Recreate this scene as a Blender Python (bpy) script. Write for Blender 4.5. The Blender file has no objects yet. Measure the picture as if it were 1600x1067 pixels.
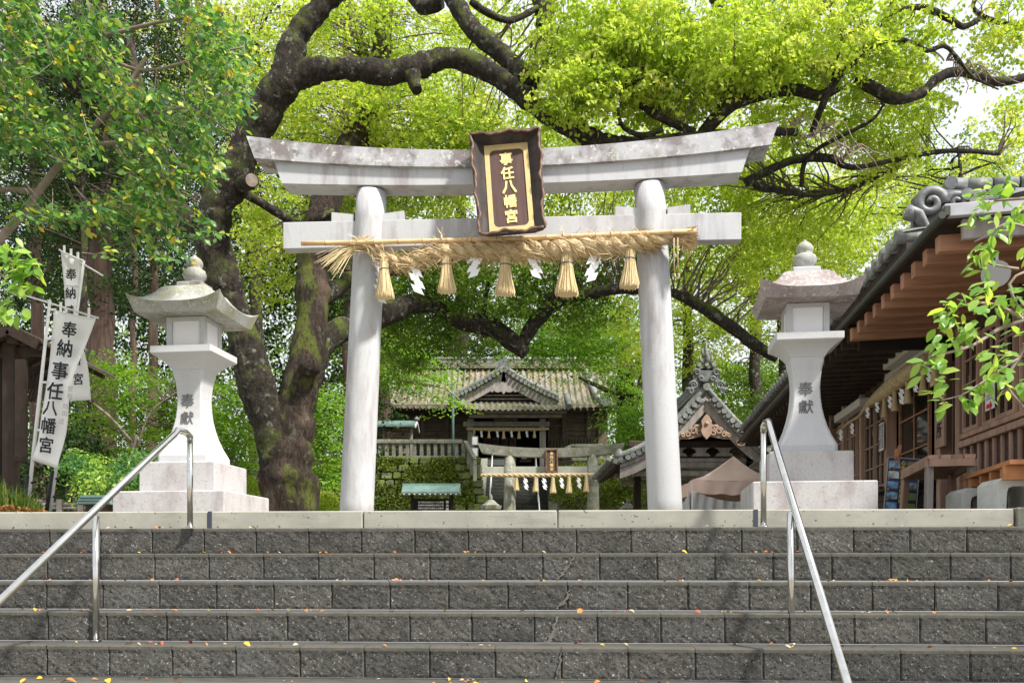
import bpy, bmesh, math, random
import numpy as np
from mathutils import Vector, Matrix, noise as mnoise

# ------------------------------------------------------------------ camera, world, sun, exposure
scene = bpy.context.scene
C = scene.collection
F = 1500.0          # focal length in photo pixels
YH = 884.0          # row of the horizon in the photo
ROLL = 0.0
camd = bpy.data.cameras.new('camera')
camd.sensor_width = 36.0
camd.lens = F / 1600 * 36
camd.shift_y = (YH - 533.5) / 1600
camd.clip_start = 0.1
camd.clip_end = 2000
cam = bpy.data.objects.new('camera', camd)
C.objects.link(cam)
cam.matrix_world = Matrix.Rotation(math.radians(90), 4, 'X') @ Matrix.Rotation(-ROLL, 4, 'Z')
scene.camera = cam

SUN_EL, SUN_AZ = math.radians(52), math.radians(128)   # azimuth clockwise from +Y (the view direction)
world = bpy.data.worlds.new('World')
scene.world = world
world.use_nodes = True
wn = world.node_tree
sky = wn.nodes.new('ShaderNodeTexSky')
sky.sky_type = 'NISHITA'
sky.sun_disc = False
sky.sun_elevation = SUN_EL
sky.sun_rotation = SUN_AZ
sky.air_density = 1.0
sky.dust_density = 6.0
sky.ozone_density = 0.6
bg = wn.nodes['Background']
bg.inputs['Strength'].default_value = 0.088
# thin bright cloud over the whole sky: the clear sky shows through only faintly
cloud = wn.nodes.new('ShaderNodeMix'); cloud.data_type = 'RGBA'
cloud.inputs['Factor'].default_value = 0.85
cloud.inputs['B'].default_value = (8.6, 8.9, 9.4, 1)
wn.links.new(sky.outputs[0], cloud.inputs['A'])
wn.links.new(cloud.outputs['Result'], bg.inputs['Color'])
sund = bpy.data.lights.new('sun', 'SUN')
sund.energy = 4.9
sund.angle = math.radians(5)
sund.color = (1.0, 0.95, 0.87)
sun = bpy.data.objects.new('sun', sund)
C.objects.link(sun)
sdir = Vector((math.sin(SUN_AZ) * math.cos(SUN_EL), math.cos(SUN_AZ) * math.cos(SUN_EL), math.sin(SUN_EL)))
sun.rotation_euler = sdir.to_track_quat('Z', 'Y').to_euler()
vs = scene.view_settings
vs.view_transform = 'Standard'
vs.look = 'None'
vs.exposure = 0.62
vs.gamma = 1.0
vs.use_curve_mapping = False

GZ = 0.43           # level of the upper ground, above the camera
R = random.Random(7)

def P(px, py, D):
    """world point seen at photo pixel px,py at depth D"""
    dx, dy = px - 800, py - YH
    x = dx + dy * ROLL
    y = dy - dx * ROLL * -1
    return Vector((x / F * D, D, -y / F * D))

# ------------------------------------------------------------------ mesh builder
class MB:
    def __init__(s):
        s.v = []; s.f = []; s.sm = []
    def add(s, vs_, fs, smooth=False):
        n = len(s.v)
        s.v += [tuple(p) for p in vs_]
        s.f += [tuple(i + n for i in f) for f in fs]
        s.sm += [smooth] * len(fs)
        return s
    def box(s, c, d, rot=None, bev=0.0):
        hx, hy, hz = d[0] / 2, d[1] / 2, d[2] / 2
        if bev <= 0:
            vv = [(x, y, z) for x in (-hx, hx) for y in (-hy, hy) for z in (-hz, hz)]
            ff = [(0, 1, 3, 2), (4, 6, 7, 5), (0, 4, 5, 1), (2, 3, 7, 6), (0, 2, 6, 4), (1, 5, 7, 3)]
        else:
            b = min(bev, hx * .9, hy * .9, hz * .9)
            vv = []; ff = []
            idx = {}
            for sx in (-1, 1):
                for sy in (-1, 1):
                    for sz in (-1, 1):
                        for k in range(3):
                            q = [sx * (hx - b), sy * (hy - b), sz * (hz - b)]
                            q[k] += (sx, sy, sz)[k] * b
                            idx[(sx, sy, sz, k)] = len(vv); vv.append(tuple(q))
            for k in range(3):
                a, c2 = [i for i in range(3) if i != k]
                for sg in (-1, 1):
                    loop = []
                    for (p, q) in ((-1, -1), (1, -1), (1, 1), (-1, 1)):
                        t = [0, 0, 0]; t[k] = sg; t[a] = p; t[c2] = q
                        loop.append(idx[(t[0], t[1], t[2], k)])
                    ff.append(tuple(loop))
                for p in (-1, 1):
                    for q in (-1, 1):
                        t0 = [0, 0, 0]; t0[k] = -1; t0[a] = p; t0[c2] = q
                        t1 = list(t0); t1[k] = 1
                        ff.append((idx[(*t0, a)], idx[(*t1, a)], idx[(*t1, c2)], idx[(*t0, c2)]))
            for sx in (-1, 1):
                for sy in (-1, 1):
                    for sz in (-1, 1):
                        ff.append(tuple(idx[(sx, sy, sz, k)] for k in range(3)))
        c = Vector(c)
        if rot is None:
            vv = [(x + c.x, y + c.y, z + c.z) for x, y, z in vv]
        else:
            vv = [rot @ Vector(p) + c for p in vv]
        return s.add(vv, ff)
    def bar(s, a, b, w, h, up=(0, 0, 1), bev=0.0):
        a, b = Vector(a), Vector(b)
        d = b - a; L = d.length; d.normalize()
        sd = d.cross(Vector(up))
        if sd.length < 1e-4: sd = Vector((1, 0, 0))
        sd.normalize(); u = sd.cross(d)
        m = Matrix((d, sd, u)).transposed()
        return s.box((a + b) / 2, (L, w, h), m, bev)
    def tube(s, pts, rad, n=8, caps=True, smooth=True, jit=0.0, seed=0):
        pts = [Vector(p) for p in pts]
        if not isinstance(rad, (list, tuple)): rad = [rad] * len(pts)
        vv = []; ff = []
        ref = Vector((0.31, 0.17, 0.93))
        prev = None
        for i, p in enumerate(pts):
            t = (pts[min(i + 1, len(pts) - 1)] - pts[max(i - 1, 0)])
            if t.length < 1e-9: t = Vector((0, 0, 1))
            t.normalize()
            if prev is None:
                a = t.cross(ref)
                if a.length < 1e-3: a = t.cross(Vector((1, 0, 0)))
            else:
                a = prev - t * prev.dot(t)
            a.normalize(); prev = a; b = t.cross(a)
            for k in range(n):
                an = 2 * math.pi * k / n
                r = rad[i]
                dv = a * math.cos(an) + b * math.sin(an)
                if jit:
                    q = (p + dv * r) * (0.55 / max(r, .04)) * .5
                    r *= 1 + jit * mnoise.noise(q + Vector((seed, 0, 0))) + jit * .5 * mnoise.noise(q * 2.7) + jit * .28 * mnoise.noise(q * 7)
                vv.append(p + dv * r)
        for i in range(len(pts) - 1):
            for k in range(n):
                k2 = (k + 1) % n
                ff.append((i * n + k, i * n + k2, (i + 1) * n + k2, (i + 1) * n + k))
        s.add(vv, ff, smooth)
        if caps:
            base = len(s.v) - len(vv)
            s.f.append(tuple(base + k for k in range(n))[::-1]); s.sm.append(False)
            s.f.append(tuple(base + (len(pts) - 1) * n + k for k in range(n))); s.sm.append(False)
        return s
    def lathe(s, prof, n=20, c=(0, 0, 0), smooth=True, phase=0.0, sx=1.0, sy=1.0):
        vv = []; ff = []
        for r, z in prof:
            for k in range(n):
                an = 2 * math.pi * k / n + phase
                vv.append((c[0] + r * math.cos(an) * sx, c[1] + r * math.sin(an) * sy, c[2] + z))
        for i in range(len(prof) - 1):
            for k in range(n):
                k2 = (k + 1) % n
                ff.append((i * n + k, i * n + k2, (i + 1) * n + k2, (i + 1) * n + k))
        ff2 = [tuple(range(n))[::-1], tuple((len(prof) - 1) * n + k for k in range(n))]
        s.add(vv, ff, smooth)
        base = len(s.v) - len(vv)
        for f in ff2:
            s.f.append(tuple(i + base for i in f)); s.sm.append(False)
        return s
    def prism(s, poly, o, ax, ay, depth):
        """poly of 2-D points placed with axes ax, ay at o, extruded by vector depth"""
        o, ax, ay, depth = Vector(o), Vector(ax), Vector(ay), Vector(depth)
        a = [o + ax * x + ay * y for x, y in poly]
        b = [p + depth for p in a]
        n = len(poly)
        ff = [tuple(range(n))[::-1], tuple(range(n, 2 * n))]
        ff += [(i, (i + 1) % n, n + (i + 1) % n, n + i) for i in range(n)]
        return s.add(a + b, ff)
    def strip(s, left, right, thick):
        """board between two poly-lines with thickness vector"""
        th = Vector(thick); n = len(left)
        L = [Vector(p) for p in left]; Q = [Vector(p) for p in right]
        vv = L + Q + [p + th for p in L] + [p + th for p in Q]
        ff = []
        for i in range(n - 1):
            ff += [(i, i + 1, n + i + 1, n + i), (2 * n + i, 3 * n + i, 3 * n + i + 1, 2 * n + i + 1),
                   (i, 2 * n + i, 2 * n + i + 1, i + 1), (n + i, n + i + 1, 3 * n + i + 1, 3 * n + i)]
        ff += [(0, n, 3 * n, 2 * n), (n - 1, 3 * n - 1, 4 * n - 1, 2 * n - 1)]
        return s.add(vv, ff)
    def mesh(s, name, mat, recalc=True):
        me = bpy.data.meshes.new(name)
        me.from_pydata([tuple(p) for p in s.v], [], s.f)
        me.polygons.foreach_set('use_smooth', s.sm)
        me.materials.append(mat)
        if recalc and len(s.f) < 60000:
            bm = bmesh.new(); bm.from_mesh(me)
            bmesh.ops.recalc_face_normals(bm, faces=bm.faces)
            bm.to_mesh(me); bm.free()
        me.update()
        return me
    def build(s, name, mat, parent=None, world=False, **kw):
        """world=True: the points are world points, moved into the parent's frame"""
        if world and parent is not None:
            inv = full(parent).inverted()
            s.v = [tuple(inv @ Vector(p)) for p in s.v]
        return link(name, s.mesh(name, mat), parent, **kw)

def full(o):
    m = Matrix.LocRotScale(o.location, o.rotation_euler, o.scale)
    return full(o.parent) @ m if o.parent else m

def link(name, me, parent=None, loc=None, rot=None, label=None, kind=None, scale=None):
    o = bpy.data.objects.new(name, me)
    C.objects.link(o)
    if parent is not None: o.parent = parent
    if loc is not None: o.location = loc
    if rot is not None: o.rotation_euler = rot
    if scale is not None: o.scale = scale
    if label: o['label'] = label
    if kind: o['kind'] = kind
    return o

def thing(name, label, cat, loc=(0, 0, 0), rotz=0.0, group=None, kind=None):
    o = bpy.data.objects.new(name, None)
    o.empty_display_size = .2
    C.objects.link(o)
    o.location = loc
    o.rotation_euler = (0, 0, rotz)
    if label: o['label'] = label
    if cat: o['category'] = cat
    if group: o['group'] = group
    if kind: o['kind'] = kind
    return o

def copy_tree(o, parent=None):
    c = o.copy(); C.objects.link(c); c.parent = parent
    for ch in list(o.children): copy_tree(ch, c)
    return c

def catmull(pts, step):
    """pts: list of (Vector, radius)"""
    out = []
    n = len(pts)
    for i in range(n - 1):
        p0, p1, p2, p3 = pts[max(i - 1, 0)], pts[i], pts[i + 1], pts[min(i + 2, n - 1)]
        L = (p2[0] - p1[0]).length
        m = max(2, int(L / step))
        for k in range(m):
            t = k / m
            t2, t3 = t * t, t * t * t
            q = .5 * ((2 * p1[0]) + (p2[0] - p0[0]) * t + (2 * p0[0] - 5 * p1[0] + 4 * p2[0] - p3[0]) * t2 + (3 * p1[0] - p0[0] - 3 * p2[0] + p3[0]) * t3)
            out.append((q, p1[1] + (p2[1] - p1[1]) * t))
    out.append(pts[-1])
    return out

# ------------------------------------------------------------------ text as mesh
_glyph = {}
def glyph(ch, mat, bold=0.012, ext=0.02, res=2):
    k = (ch, mat.name, bold, ext)
    if k not in _glyph:
        c = bpy.data.curves.new('character', 'FONT')
        c.body = ch; c.size = 1; c.extrude = ext; c.resolution_u = res
        o = bpy.data.objects.new('character', c)
        me = bpy.data.meshes.new_from_object(o)
        me.name = 'character'
        n = len(me.vertices)
        a = np.empty(n * 3); me.vertices.foreach_get('co', a); a = a.reshape(-1, 3)
        mn, mx = a.min(0), a.max(0)
        a[:, 0] -= .5 * (mn[0] + mx[0]); a[:, 1] -= .5 * (mn[1] + mx[1])
        # x right, glyph height along z, facing -y
        b = np.stack([a[:, 0], -a[:, 2], a[:, 1]], 1)
        if bold > 0:
            tris = [tuple(q.vertices) for q in me.polygons]; nv = len(b); V = []; Fc = []
            for j, (sx_, sz_) in enumerate(((-1, -1), (1, -1), (-1, 1), (1, 1))):
                V.append(b + np.array([sx_ * bold, -j * .004, sz_ * bold])); Fc += [tuple(i + j * nv for i in q) for q in tris]
            me = bpy.data.meshes.new('character'); me.from_pydata(np.concatenate(V).tolist(), [], Fc)
        else: me.vertices.foreach_set('co', b.ravel())
        me.update()
        me.materials.clear(); me.materials.append(mat)
        bpy.data.objects.remove(o); bpy.data.curves.remove(c)
        _glyph[k] = me
    return _glyph[k]
def char(ch, mat, size, parent, loc, rot=(0, 0, 0), bold=0.012, ext=0.02, sx=1.0, name='character'):
    return link(name, glyph(ch, mat, bold, ext), parent, loc, rot, scale=(size * sx, size, size))

# ------------------------------------------------------------------ materials
def nd(nt, t, **kw):
    n = nt.nodes.new(t)
    for k, v in kw.items(): setattr(n, k, v)
    return n
def c4(c): return (c[0], c[1], c[2], 1)
def noise_fac(nt, vec, scale, lo, hi, detail=5, rough=.6):
    n = nd(nt, 'ShaderNodeTexNoise'); n.inputs['Scale'].default_value = scale
    n.inputs['Detail'].default_value = detail; n.inputs['Roughness'].default_value = rough
    nt.links.new(vec, n.inputs['Vector'])
    m = nd(nt, 'ShaderNodeMapRange'); m.inputs['From Min'].default_value = lo; m.inputs['From Max'].default_value = hi
    nt.links.new(n.outputs['Fac'], m.inputs['Value'])
    return m.outputs['Result']
def mixc(nt, fac, a, b):
    m = nd(nt, 'ShaderNodeMix', data_type='RGBA')
    if isinstance(fac, float): m.inputs['Factor'].default_value = fac
    else: nt.links.new(fac, m.inputs['Factor'])
    for s, v in ((m.inputs['A'], a), (m.inputs['B'], b)):
        if isinstance(v, tuple): s.default_value = c4(v)
        else: nt.links.new(v, s)
    return m.outputs['Result']
def mth(nt, op, a, b=None):
    m = nd(nt, 'ShaderNodeMath', operation=op)
    for s, v in ((m.inputs[0], a), (m.inputs[1], b)):
        if v is None: continue
        if isinstance(v, (int, float)): s.default_value = v
        else: nt.links.new(v, s)
    return m.outputs[0]

def mat(name, c1, c2=None, scale=6.0, rough=.8, bump=0.0, bscale=40.0, layers=(), metal=0.0, spec=.3, var=0.0, squash=(1, 1, 1)):
    """layers: dicts col, scale, lo, hi, sq=(x,y,z) noise stretch, up=+1/-1 (grows on upward faces)"""
    m = bpy.data.materials.new(name); m.use_nodes = True
    nt = m.node_tree; bs = nt.nodes['Principled BSDF']
    tc = nd(nt, 'ShaderNodeTexCoord')
    oi = nd(nt, 'ShaderNodeObjectInfo')
    off = nd(nt, 'ShaderNodeVectorMath', operation='SCALE'); off.inputs[3].default_value = 37.0
    comb = nd(nt, 'ShaderNodeCombineXYZ'); nt.links.new(oi.outputs['Random'], comb.inputs[0]); nt.links.new(oi.outputs['Random'], comb.inputs[1])
    nt.links.new(comb.outputs[0], off.inputs[0])
    addv = nd(nt, 'ShaderNodeVectorMath', operation='ADD')
    nt.links.new(tc.outputs['Object'], addv.inputs[0]); nt.links.new(off.outputs[0], addv.inputs[1])
    vec = addv.outputs[0]
    def sq(q):
        if q == (1, 1, 1): return vec
        mm = nd(nt, 'ShaderNodeVectorMath', operation='MULTIPLY'); mm.inputs[1].default_value = q
        nt.links.new(vec, mm.inputs[0]); return mm.outputs[0]
    col = c1
    if c2 is not None:
        col = mixc(nt, noise_fac(nt, sq(squash), scale, .35, .65), c1, c2)
    for L in layers:
        f = noise_fac(nt, sq(L.get('sq', (1, 1, 1))), L['scale'], L['lo'], L['hi'], L.get('detail', 6), L.get('rough', .65))
        if 'up' in L:
            g = nd(nt, 'ShaderNodeNewGeometry'); sp = nd(nt, 'ShaderNodeSeparateXYZ'); nt.links.new(g.outputs['Normal'], sp.inputs[0])
            mr = nd(nt, 'ShaderNodeMapRange'); mr.inputs['From Min'].default_value = L.get('u0', -.2); mr.inputs['From Max'].default_value = L.get('u1', .6)
            nt.links.new(mth(nt, 'MULTIPLY', sp.outputs[2], float(L['up'])), mr.inputs['Value'])
            f = mth(nt, 'MULTIPLY', f, mr.outputs['Result'])
        if 'amt' in L: f = mth(nt, 'MULTIPLY', f, L['amt'])
        col = mixc(nt, f, col, L['col'])
    if var > 0:
        hv = nd(nt, 'ShaderNodeHueSaturation'); 
        mr = nd(nt, 'ShaderNodeMapRange'); mr.inputs['To Min'].default_value = 1 - var; mr.inputs['To Max'].default_value = 1 + var
        nt.links.new(oi.outputs['Random'], mr.inputs['Value']); nt.links.new(mr.outputs['Result'], hv.inputs['Value'])
        if isinstance(col, tuple): hv.inputs['Color'].default_value = c4(col)
        else: nt.links.new(col, hv.inputs['Color'])
        col = hv.outputs['Color']
    if isinstance(col, tuple): bs.inputs['Base Color'].default_value = c4(col)
    else: nt.links.new(col, bs.inputs['Base Color'])
    bs.inputs['Roughness'].default_value = rough
    bs.inputs['Metallic'].default_value = metal
    bs.inputs['Specular IOR Level'].default_value = spec
    if bump > 0:
        n = nd(nt, 'ShaderNodeTexNoise'); n.inputs['Scale'].default_value = bscale; n.inputs['Detail'].default_value = 6; n.inputs['Roughness'].default_value = .7
        nt.links.new(sq(squash), n.inputs['Vector'])
        b = nd(nt, 'ShaderNodeBump'); b.inputs['Strength'].default_value = 1.0; b.inputs['Distance'].default_value = bump
        nt.links.new(n.outputs['Fac'], b.inputs['Height']); nt.links.new(b.outputs[0], bs.inputs['Normal'])
    return m

def leafmat(name, cols, trans=.45, rough=.45, spec=.35, tcol=None):
    """cols: ramp colours picked by each leaf's own 'tint'"""
    m = bpy.data.materials.new(name); m.use_nodes = True
    nt = m.node_tree; bs = nt.nodes['Principled BSDF']; out = nt.nodes['Material Output']
    at = nd(nt, 'ShaderNodeAttribute'); at.attribute_name = 'tint'
    oi = nd(nt, 'ShaderNodeObjectInfo')
    s = mth(nt, 'FRACT', mth(nt, 'ADD', at.outputs['Fac'], mth(nt, 'MULTIPLY', oi.outputs['Random'], .999 if name.startswith('single') else 0.0)))
    rp = nd(nt, 'ShaderNodeValToRGB'); nt.links.new(s, rp.inputs[0])
    el = rp.color_ramp.elements
    for i, (p, c) in enumerate(cols):
        e = el[i] if i < 2 else el.new(p)
        e.position = p; e.color = c4(c)
    nt.links.new(rp.outputs[0], bs.inputs['Base Color'])
    bs.inputs['Roughness'].default_value = rough
    bs.inputs['Specular IOR Level'].default_value = spec
    tr = nd(nt, 'ShaderNodeBsdfTranslucent')
    k = nd(nt, 'ShaderNodeMix', data_type='RGBA', blend_type='MULTIPLY'); k.inputs['Factor'].default_value = 1.0
    nt.links.new(rp.outputs[0], k.inputs['A']); k.inputs['B'].default_value = c4(tcol or (1.35, 1.25, .5))
    nt.links.new(k.outputs['Result'], tr.inputs['Color'])
    mx = nd(nt, 'ShaderNodeMixShader'); mx.inputs[0].default_value = trans
    nt.links.new(bs.outputs[0], mx.inputs[1]); nt.links.new(tr.outputs[0], mx.inputs[2])
    nt.links.new(mx.outputs[0], out.inputs['Surface'])
    return m

STAIN = (.25, .20, .21)
MOSSY = (.16, .17, .07)
granite = mat('granite', (.55, .56, .58), (.45, .46, .48), 180, .75, .0012, 150, layers=[
    dict(col=(.40, .40, .42), scale=260, lo=.58, hi=.68, amt=.7),
    dict(col=STAIN, scale=2.2, lo=.50, hi=.66, sq=(1.6, 1.6, .35), amt=.6),
    dict(col=(.22, .22, .24), scale=1.5, lo=.56, hi=.72, sq=(3, 3, .3), amt=.5),
    dict(col=(.34, .34, .36), scale=42, lo=.60, hi=.70, amt=.5)])
granite_old = mat('granite_weathered', (.52, .52, .55), (.40, .40, .42), 150, .85, .002, 120, layers=[
    dict(col=(.17, .135, .135), scale=2.6, lo=.46, hi=.60, amt=.8),
    dict(col=(.10, .10, .09), scale=5, lo=.56, hi=.66, amt=.6),
    dict(col=(.58, .59, .54), scale=15, lo=.58, hi=.61, amt=.9),
    dict(col=(.15, .16, .09), scale=3, lo=.54, hi=.7, amt=.55, up=1, u0=-.6, u1=.4)])
granite_bright = mat('granite_bright', (.56, .57, .585), (.46, .47, .485), 200, .75, .001, 150, layers=[
    dict(col=(.40, .40, .42), scale=70, lo=.58, hi=.66, amt=.5),
    dict(col=(.42, .40, .41), scale=3, lo=.54, hi=.75, sq=(1.4, 1.4, .3), amt=.55)])
granite_stained = mat('granite_stained', (.53, .52, .525), (.43, .42, .425), 140, .85, .002, 120, layers=[
    dict(col=(.27, .22, .23), scale=3.2, lo=.48, hi=.72, sq=(1.5, 1.5, .6), amt=.75),
    dict(col=(.22, .17, .18), scale=40, lo=.56, hi=.66, amt=.5)])
granite_moss = mat('granite_moss', (.46, .46, .46), (.33, .34, .32), 60, .9, .004, 70, layers=[
    dict(col=(.27, .27, .17), scale=4, lo=.44, hi=.6, amt=.7),
    dict(col=(.13, .13, .08), scale=7, lo=.54, hi=.7, amt=.6),
    dict(col=(.52, .53, .48), scale=18, lo=.58, hi=.63, amt=.9)])
granite_rust = mat('granite_rust_lichen', (.42, .40, .40), (.30, .25, .25), 50, .9, .004, 70, layers=[
    dict(col=(.22, .17, .16), scale=3, lo=.42, hi=.60, amt=.75),
    dict(col=(.50, .48, .44), scale=22, lo=.57, hi=.62, amt=.95)])
char_dark = mat('carved_dark', (.14, .14, .15), None, rough=.9)
ink = mat('ink', (.035, .035, .04), None, rough=.8)
ink_grey = mat('ink_grey', (.35, .35, .36), None, rough=.8)
block_m = mat('split_faced_block', (.106, .103, .092), (.056, .055, .049), 16, .95, .011, 58, var=.18, layers=[
    dict(col=(.15, .15, .148), scale=2.0, lo=.5, hi=.75, amt=.5),
    dict(col=(.020, .020, .019), scale=48, lo=.53, hi=.62, amt=.85),
    dict(col=(.34, .33, .31), scale=62, lo=.62, hi=.67, amt=.9, detail=3),
    dict(col=(.05, .065, .03), scale=1.7, lo=.60, hi=.8, amt=.45)])
arris_m = mat('block_arris', (.105, .10, .087), (.072, .069, .060), 30, .9, .003, 120, layers=[dict(col=(.05, .055, .04), scale=2.5, lo=.5, hi=.7, amt=.5)])
tread_m = mat('tread_concrete', (.085, .081, .070), (.055, .053, .046), 9, .9, .003, 150)
mortar_m = mat('mortar_dark', (.065, .062, .050), (.09, .087, .065), 12, .95, .003, 80)
kerb_m = mat('kerb_concrete', (.37, .36, .31), (.30, .295, .255), 3, .85, .0015, 90, layers=[
    dict(col=(.10, .09, .08), scale=30, lo=.66, hi=.70, amt=.9, detail=2),
    dict(col=(.17, .17, .13), scale=5, lo=.52, hi=.72, amt=.55, sq=(.3, 1, 2.5)),
    dict(col=(.20, .21, .19), scale=1.6, lo=.55, hi=.75, amt=.6),
    dict(col=(.45, .43, .37), scale=2.3, lo=.55, hi=.7, amt=.5)])
seal_m = mat('joint_sealant', (.05, .06, .08), None, rough=.6)
ground_m = mat('packed_earth', (.30, .27, .22), (.22, .20, .16), 4, .95, .01, 40, layers=[dict(col=(.10, .13, .05), scale=.6, lo=.5, hi=.7, amt=.5)])
hill_m = mat('forest_floor', (.05, .055, .03), (.03, .04, .02), 2, .95, .02, 10)
steel = mat('stainless_steel', (.72, .72, .70), (.60, .60, .56), 14, .16, 0, metal=1.0)
oldwood = mat('old_timber', (.075, .052, .040), (.045, .033, .027), 5, .8, .002, 60, squash=(1, 1, 1), layers=[dict(col=(.13, .11, .10), scale=20, lo=.55, hi=.75, sq=(1, 1, .2), amt=.5)])
darkwood = mat('dark_timber', (.028, .021, .017), (.018, .014, .012), 6, .85, .002, 60)
shrinewood = mat('shrine_timber', (.17, .13, .10), (.10, .075, .058), 3, .85, 0, layers=[dict(col=(.16, .14, .12), scale=9, lo=.55, hi=.7, amt=.5)])
greywood = mat('weathered_grey_timber', (.36, .33, .31), (.23, .205, .19), 8, .85, .002, 50, squash=(1, 1, .15))
rafterwood = mat('rafter_timber', (.46, .25, .155), (.34, .17, .10), 9, .7, .001, 60, squash=(.12, 1, 1), var=.12, layers=[dict(col=(.12, .06, .04), scale=25, lo=.55, hi=.7, sq=(.08, 1, 1), amt=.6)])
framewood = mat('frame_timber', (.48, .31, .23), (.32, .205, .155), 8, .75, .001, 60, squash=(1, 1, .15), var=.12, layers=[dict(col=(.30, .21, .17), scale=14, lo=.55, hi=.7, sq=(1, 1, .1), amt=.5)])
boardwood = mat('siding_timber', (.11, .075, .06), (.07, .05, .042), 8, .85, .001, 50, squash=(1, .15, 1))
benchwood = mat('bench_timber', (.50, .23, .10), (.38, .16, .07), 6, .6, .001, 50, squash=(1, .2, 1), var=.1)
plaquewood = mat('plaque_timber', (.10, .055, .045), (.065, .036, .03), 8, .6, .001, 50, squash=(1, 1, .15), layers=[dict(col=(.045, .028, .025), scale=5, lo=.5, hi=.7, sq=(2, 1, .2), amt=.7)])
framegrey = mat('plaque_frame_timber', (.085, .072, .066), (.035, .028, .026), 7, .8, .003, 40, squash=(1, 1, .2), layers=[dict(col=(.025, .02, .02), scale=5, lo=.5, hi=.68, amt=.8)])
copper_edge = mat('lacquer_edge', (.20, .11, .065), (.09, .05, .035), 14, .45, .002, 40, layers=[dict(col=(.06, .04, .035), scale=8, lo=.5, hi=.65, amt=.8)])
gold = mat('gold_paint', (.60, .45, .21), (.52, .39, .18), 20, .5, 0, metal=.25)
goldletter = mat('gold_leaf', (.80, .62, .27), None, rough=.45, metal=.25)
straw = mat('straw', (.60, .475, .29), (.42, .31, .175), 30, .8, .004, 120, squash=(.3, 1, 1), layers=[dict(col=(.28, .18, .08), scale=60, lo=.55, hi=.7, amt=.7)])
straw_dark = mat('straw_brown', (.40, .27, .13), (.28, .18, .08), 30, .85)  # darker straw tone, for colour variety among the loose straws
straw_pale = mat('straw_pale', (.80, .66, .40), (.66, .51, .28), 50, .8, .003, 160, squash=(1, 1, .08))
bamboo_m = mat('bamboo', (.72, .50, .27), (.62, .42, .22), 9, .45, 0)
paper = mat('white_paper', (.80, .80, .82), None, rough=.8)
cloth_m = mat('banner_cloth', (.88, .88, .88), (.83, .83, .84), 3, .8)
white_metal = mat('white_pole', (.74, .74, .74), None, rough=.4)
black_m = mat('black_sleeve', (.02, .02, .022), None, rough=.5)
tile_m = mat('roof_tile_grey', (.24, .25, .24), (.13, .14, .135), 7, .6, .002, 50, var=.2, layers=[dict(col=(.34, .35, .30), scale=9, lo=.55, hi=.66, amt=.8), dict(col=(.08, .10, .04), scale=5, lo=.55, hi=.7, amt=.6)])
tile_old = mat('roof_tile_mossy', (.30, .285, .235), (.15, .145, .12), 2.2, .85, .004, 30, layers=[
    dict(col=(.42, .20, .08), scale=3.2, lo=.56, hi=.62, amt=.8), dict(col=(.11, .13, .05), scale=1.3, lo=.48, hi=.60, amt=.8), dict(col=(.42, .41, .36), scale=5, lo=.58, hi=.7, amt=.6)])
ornament_m = mat('ornament_tile', (.19, .20, .205), (.10, .105, .11), 9, .45, .003, 40, spec=.5, layers=[dict(col=(.33, .34, .32), scale=12, lo=.58, hi=.68, amt=.6)])
copper_green = mat('verdigris_copper', (.16, .25, .225), (.10, .17, .16), 4, .6)
stone_old = mat('old_stone', (.28, .28, .24), (.19, .19, .16), 6, .9, .004, 40, layers=[dict(col=(.12, .14, .06), scale=4, lo=.48, hi=.66, amt=.8), dict(col=(.42, .43, .38), scale=11, lo=.58, hi=.64, amt=.7)])
wall_stone = mat('mossy_wall_stone', (.20, .20, .16), (.12, .125, .09), 2.5, .95, .02, 14, var=.2, layers=[dict(col=(.15, .20, .035), scale=1.3, lo=.42, hi=.56, amt=.9), dict(col=(.20, .26, .05), scale=6, lo=.5, hi=.6, amt=.7)])
stair_m = mat('stair_stone', (.055, .058, .05), (.035, .037, .033), 5, .9, .004, 30)
tent_m = mat('tent_fabric', (.92, .69, .60), (.85, .61, .53), 3, .8)
whiteboard = mat('cream_board', (.62, .60, .56), None, rough=.6)
concrete_m = mat('concrete_block', (.64, .65, .62), (.54, .55, .52), 6, .85, .002, 80, layers=[dict(col=(.12, .12, .12), scale=60, lo=.66, hi=.70, amt=.9, detail=2)])
metal_dark = mat('gutter_metal', (.05, .055, .045), (.035, .04, .03), 6, .45, spec=.5)
metal_grey = mat('flashing_metal', (.42, .42, .45), (.34, .34, .37), 5, .5)
poster_blue = mat('poster_navy', (.03, .04, .09), (.025, .03, .06), 6, .35)
red_m = mat('red_print', (.60, .05, .04), None, rough=.6)
yellow_print = mat('yellow_print', (.75, .55, .06), None, rough=.6)
near_black_m = mat('black_and_painted_shade', (.012, .012, .013), None, rough=.9)  # near-black puts interior shade into the colour; also plain notice-board black
speaker_m = mat('grey_plastic', (.24, .24, .23), None, rough=.5)
bark_camphor = mat('camphor_bark', (.056, .045, .034), (.014, .011, .009), 16, .95, .07, 20, squash=(1, 1, .6), layers=[
    dict(col=(.26, .28, .23), scale=8, lo=.57, hi=.65, amt=.65),
    dict(col=(.015, .013, .011), scale=26, lo=.54, hi=.64, amt=.7),
    dict(col=(.10, .13, .02), scale=2.2, lo=.50, hi=.62, amt=.85, up=1, u0=-.5, u1=.3)])
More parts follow.
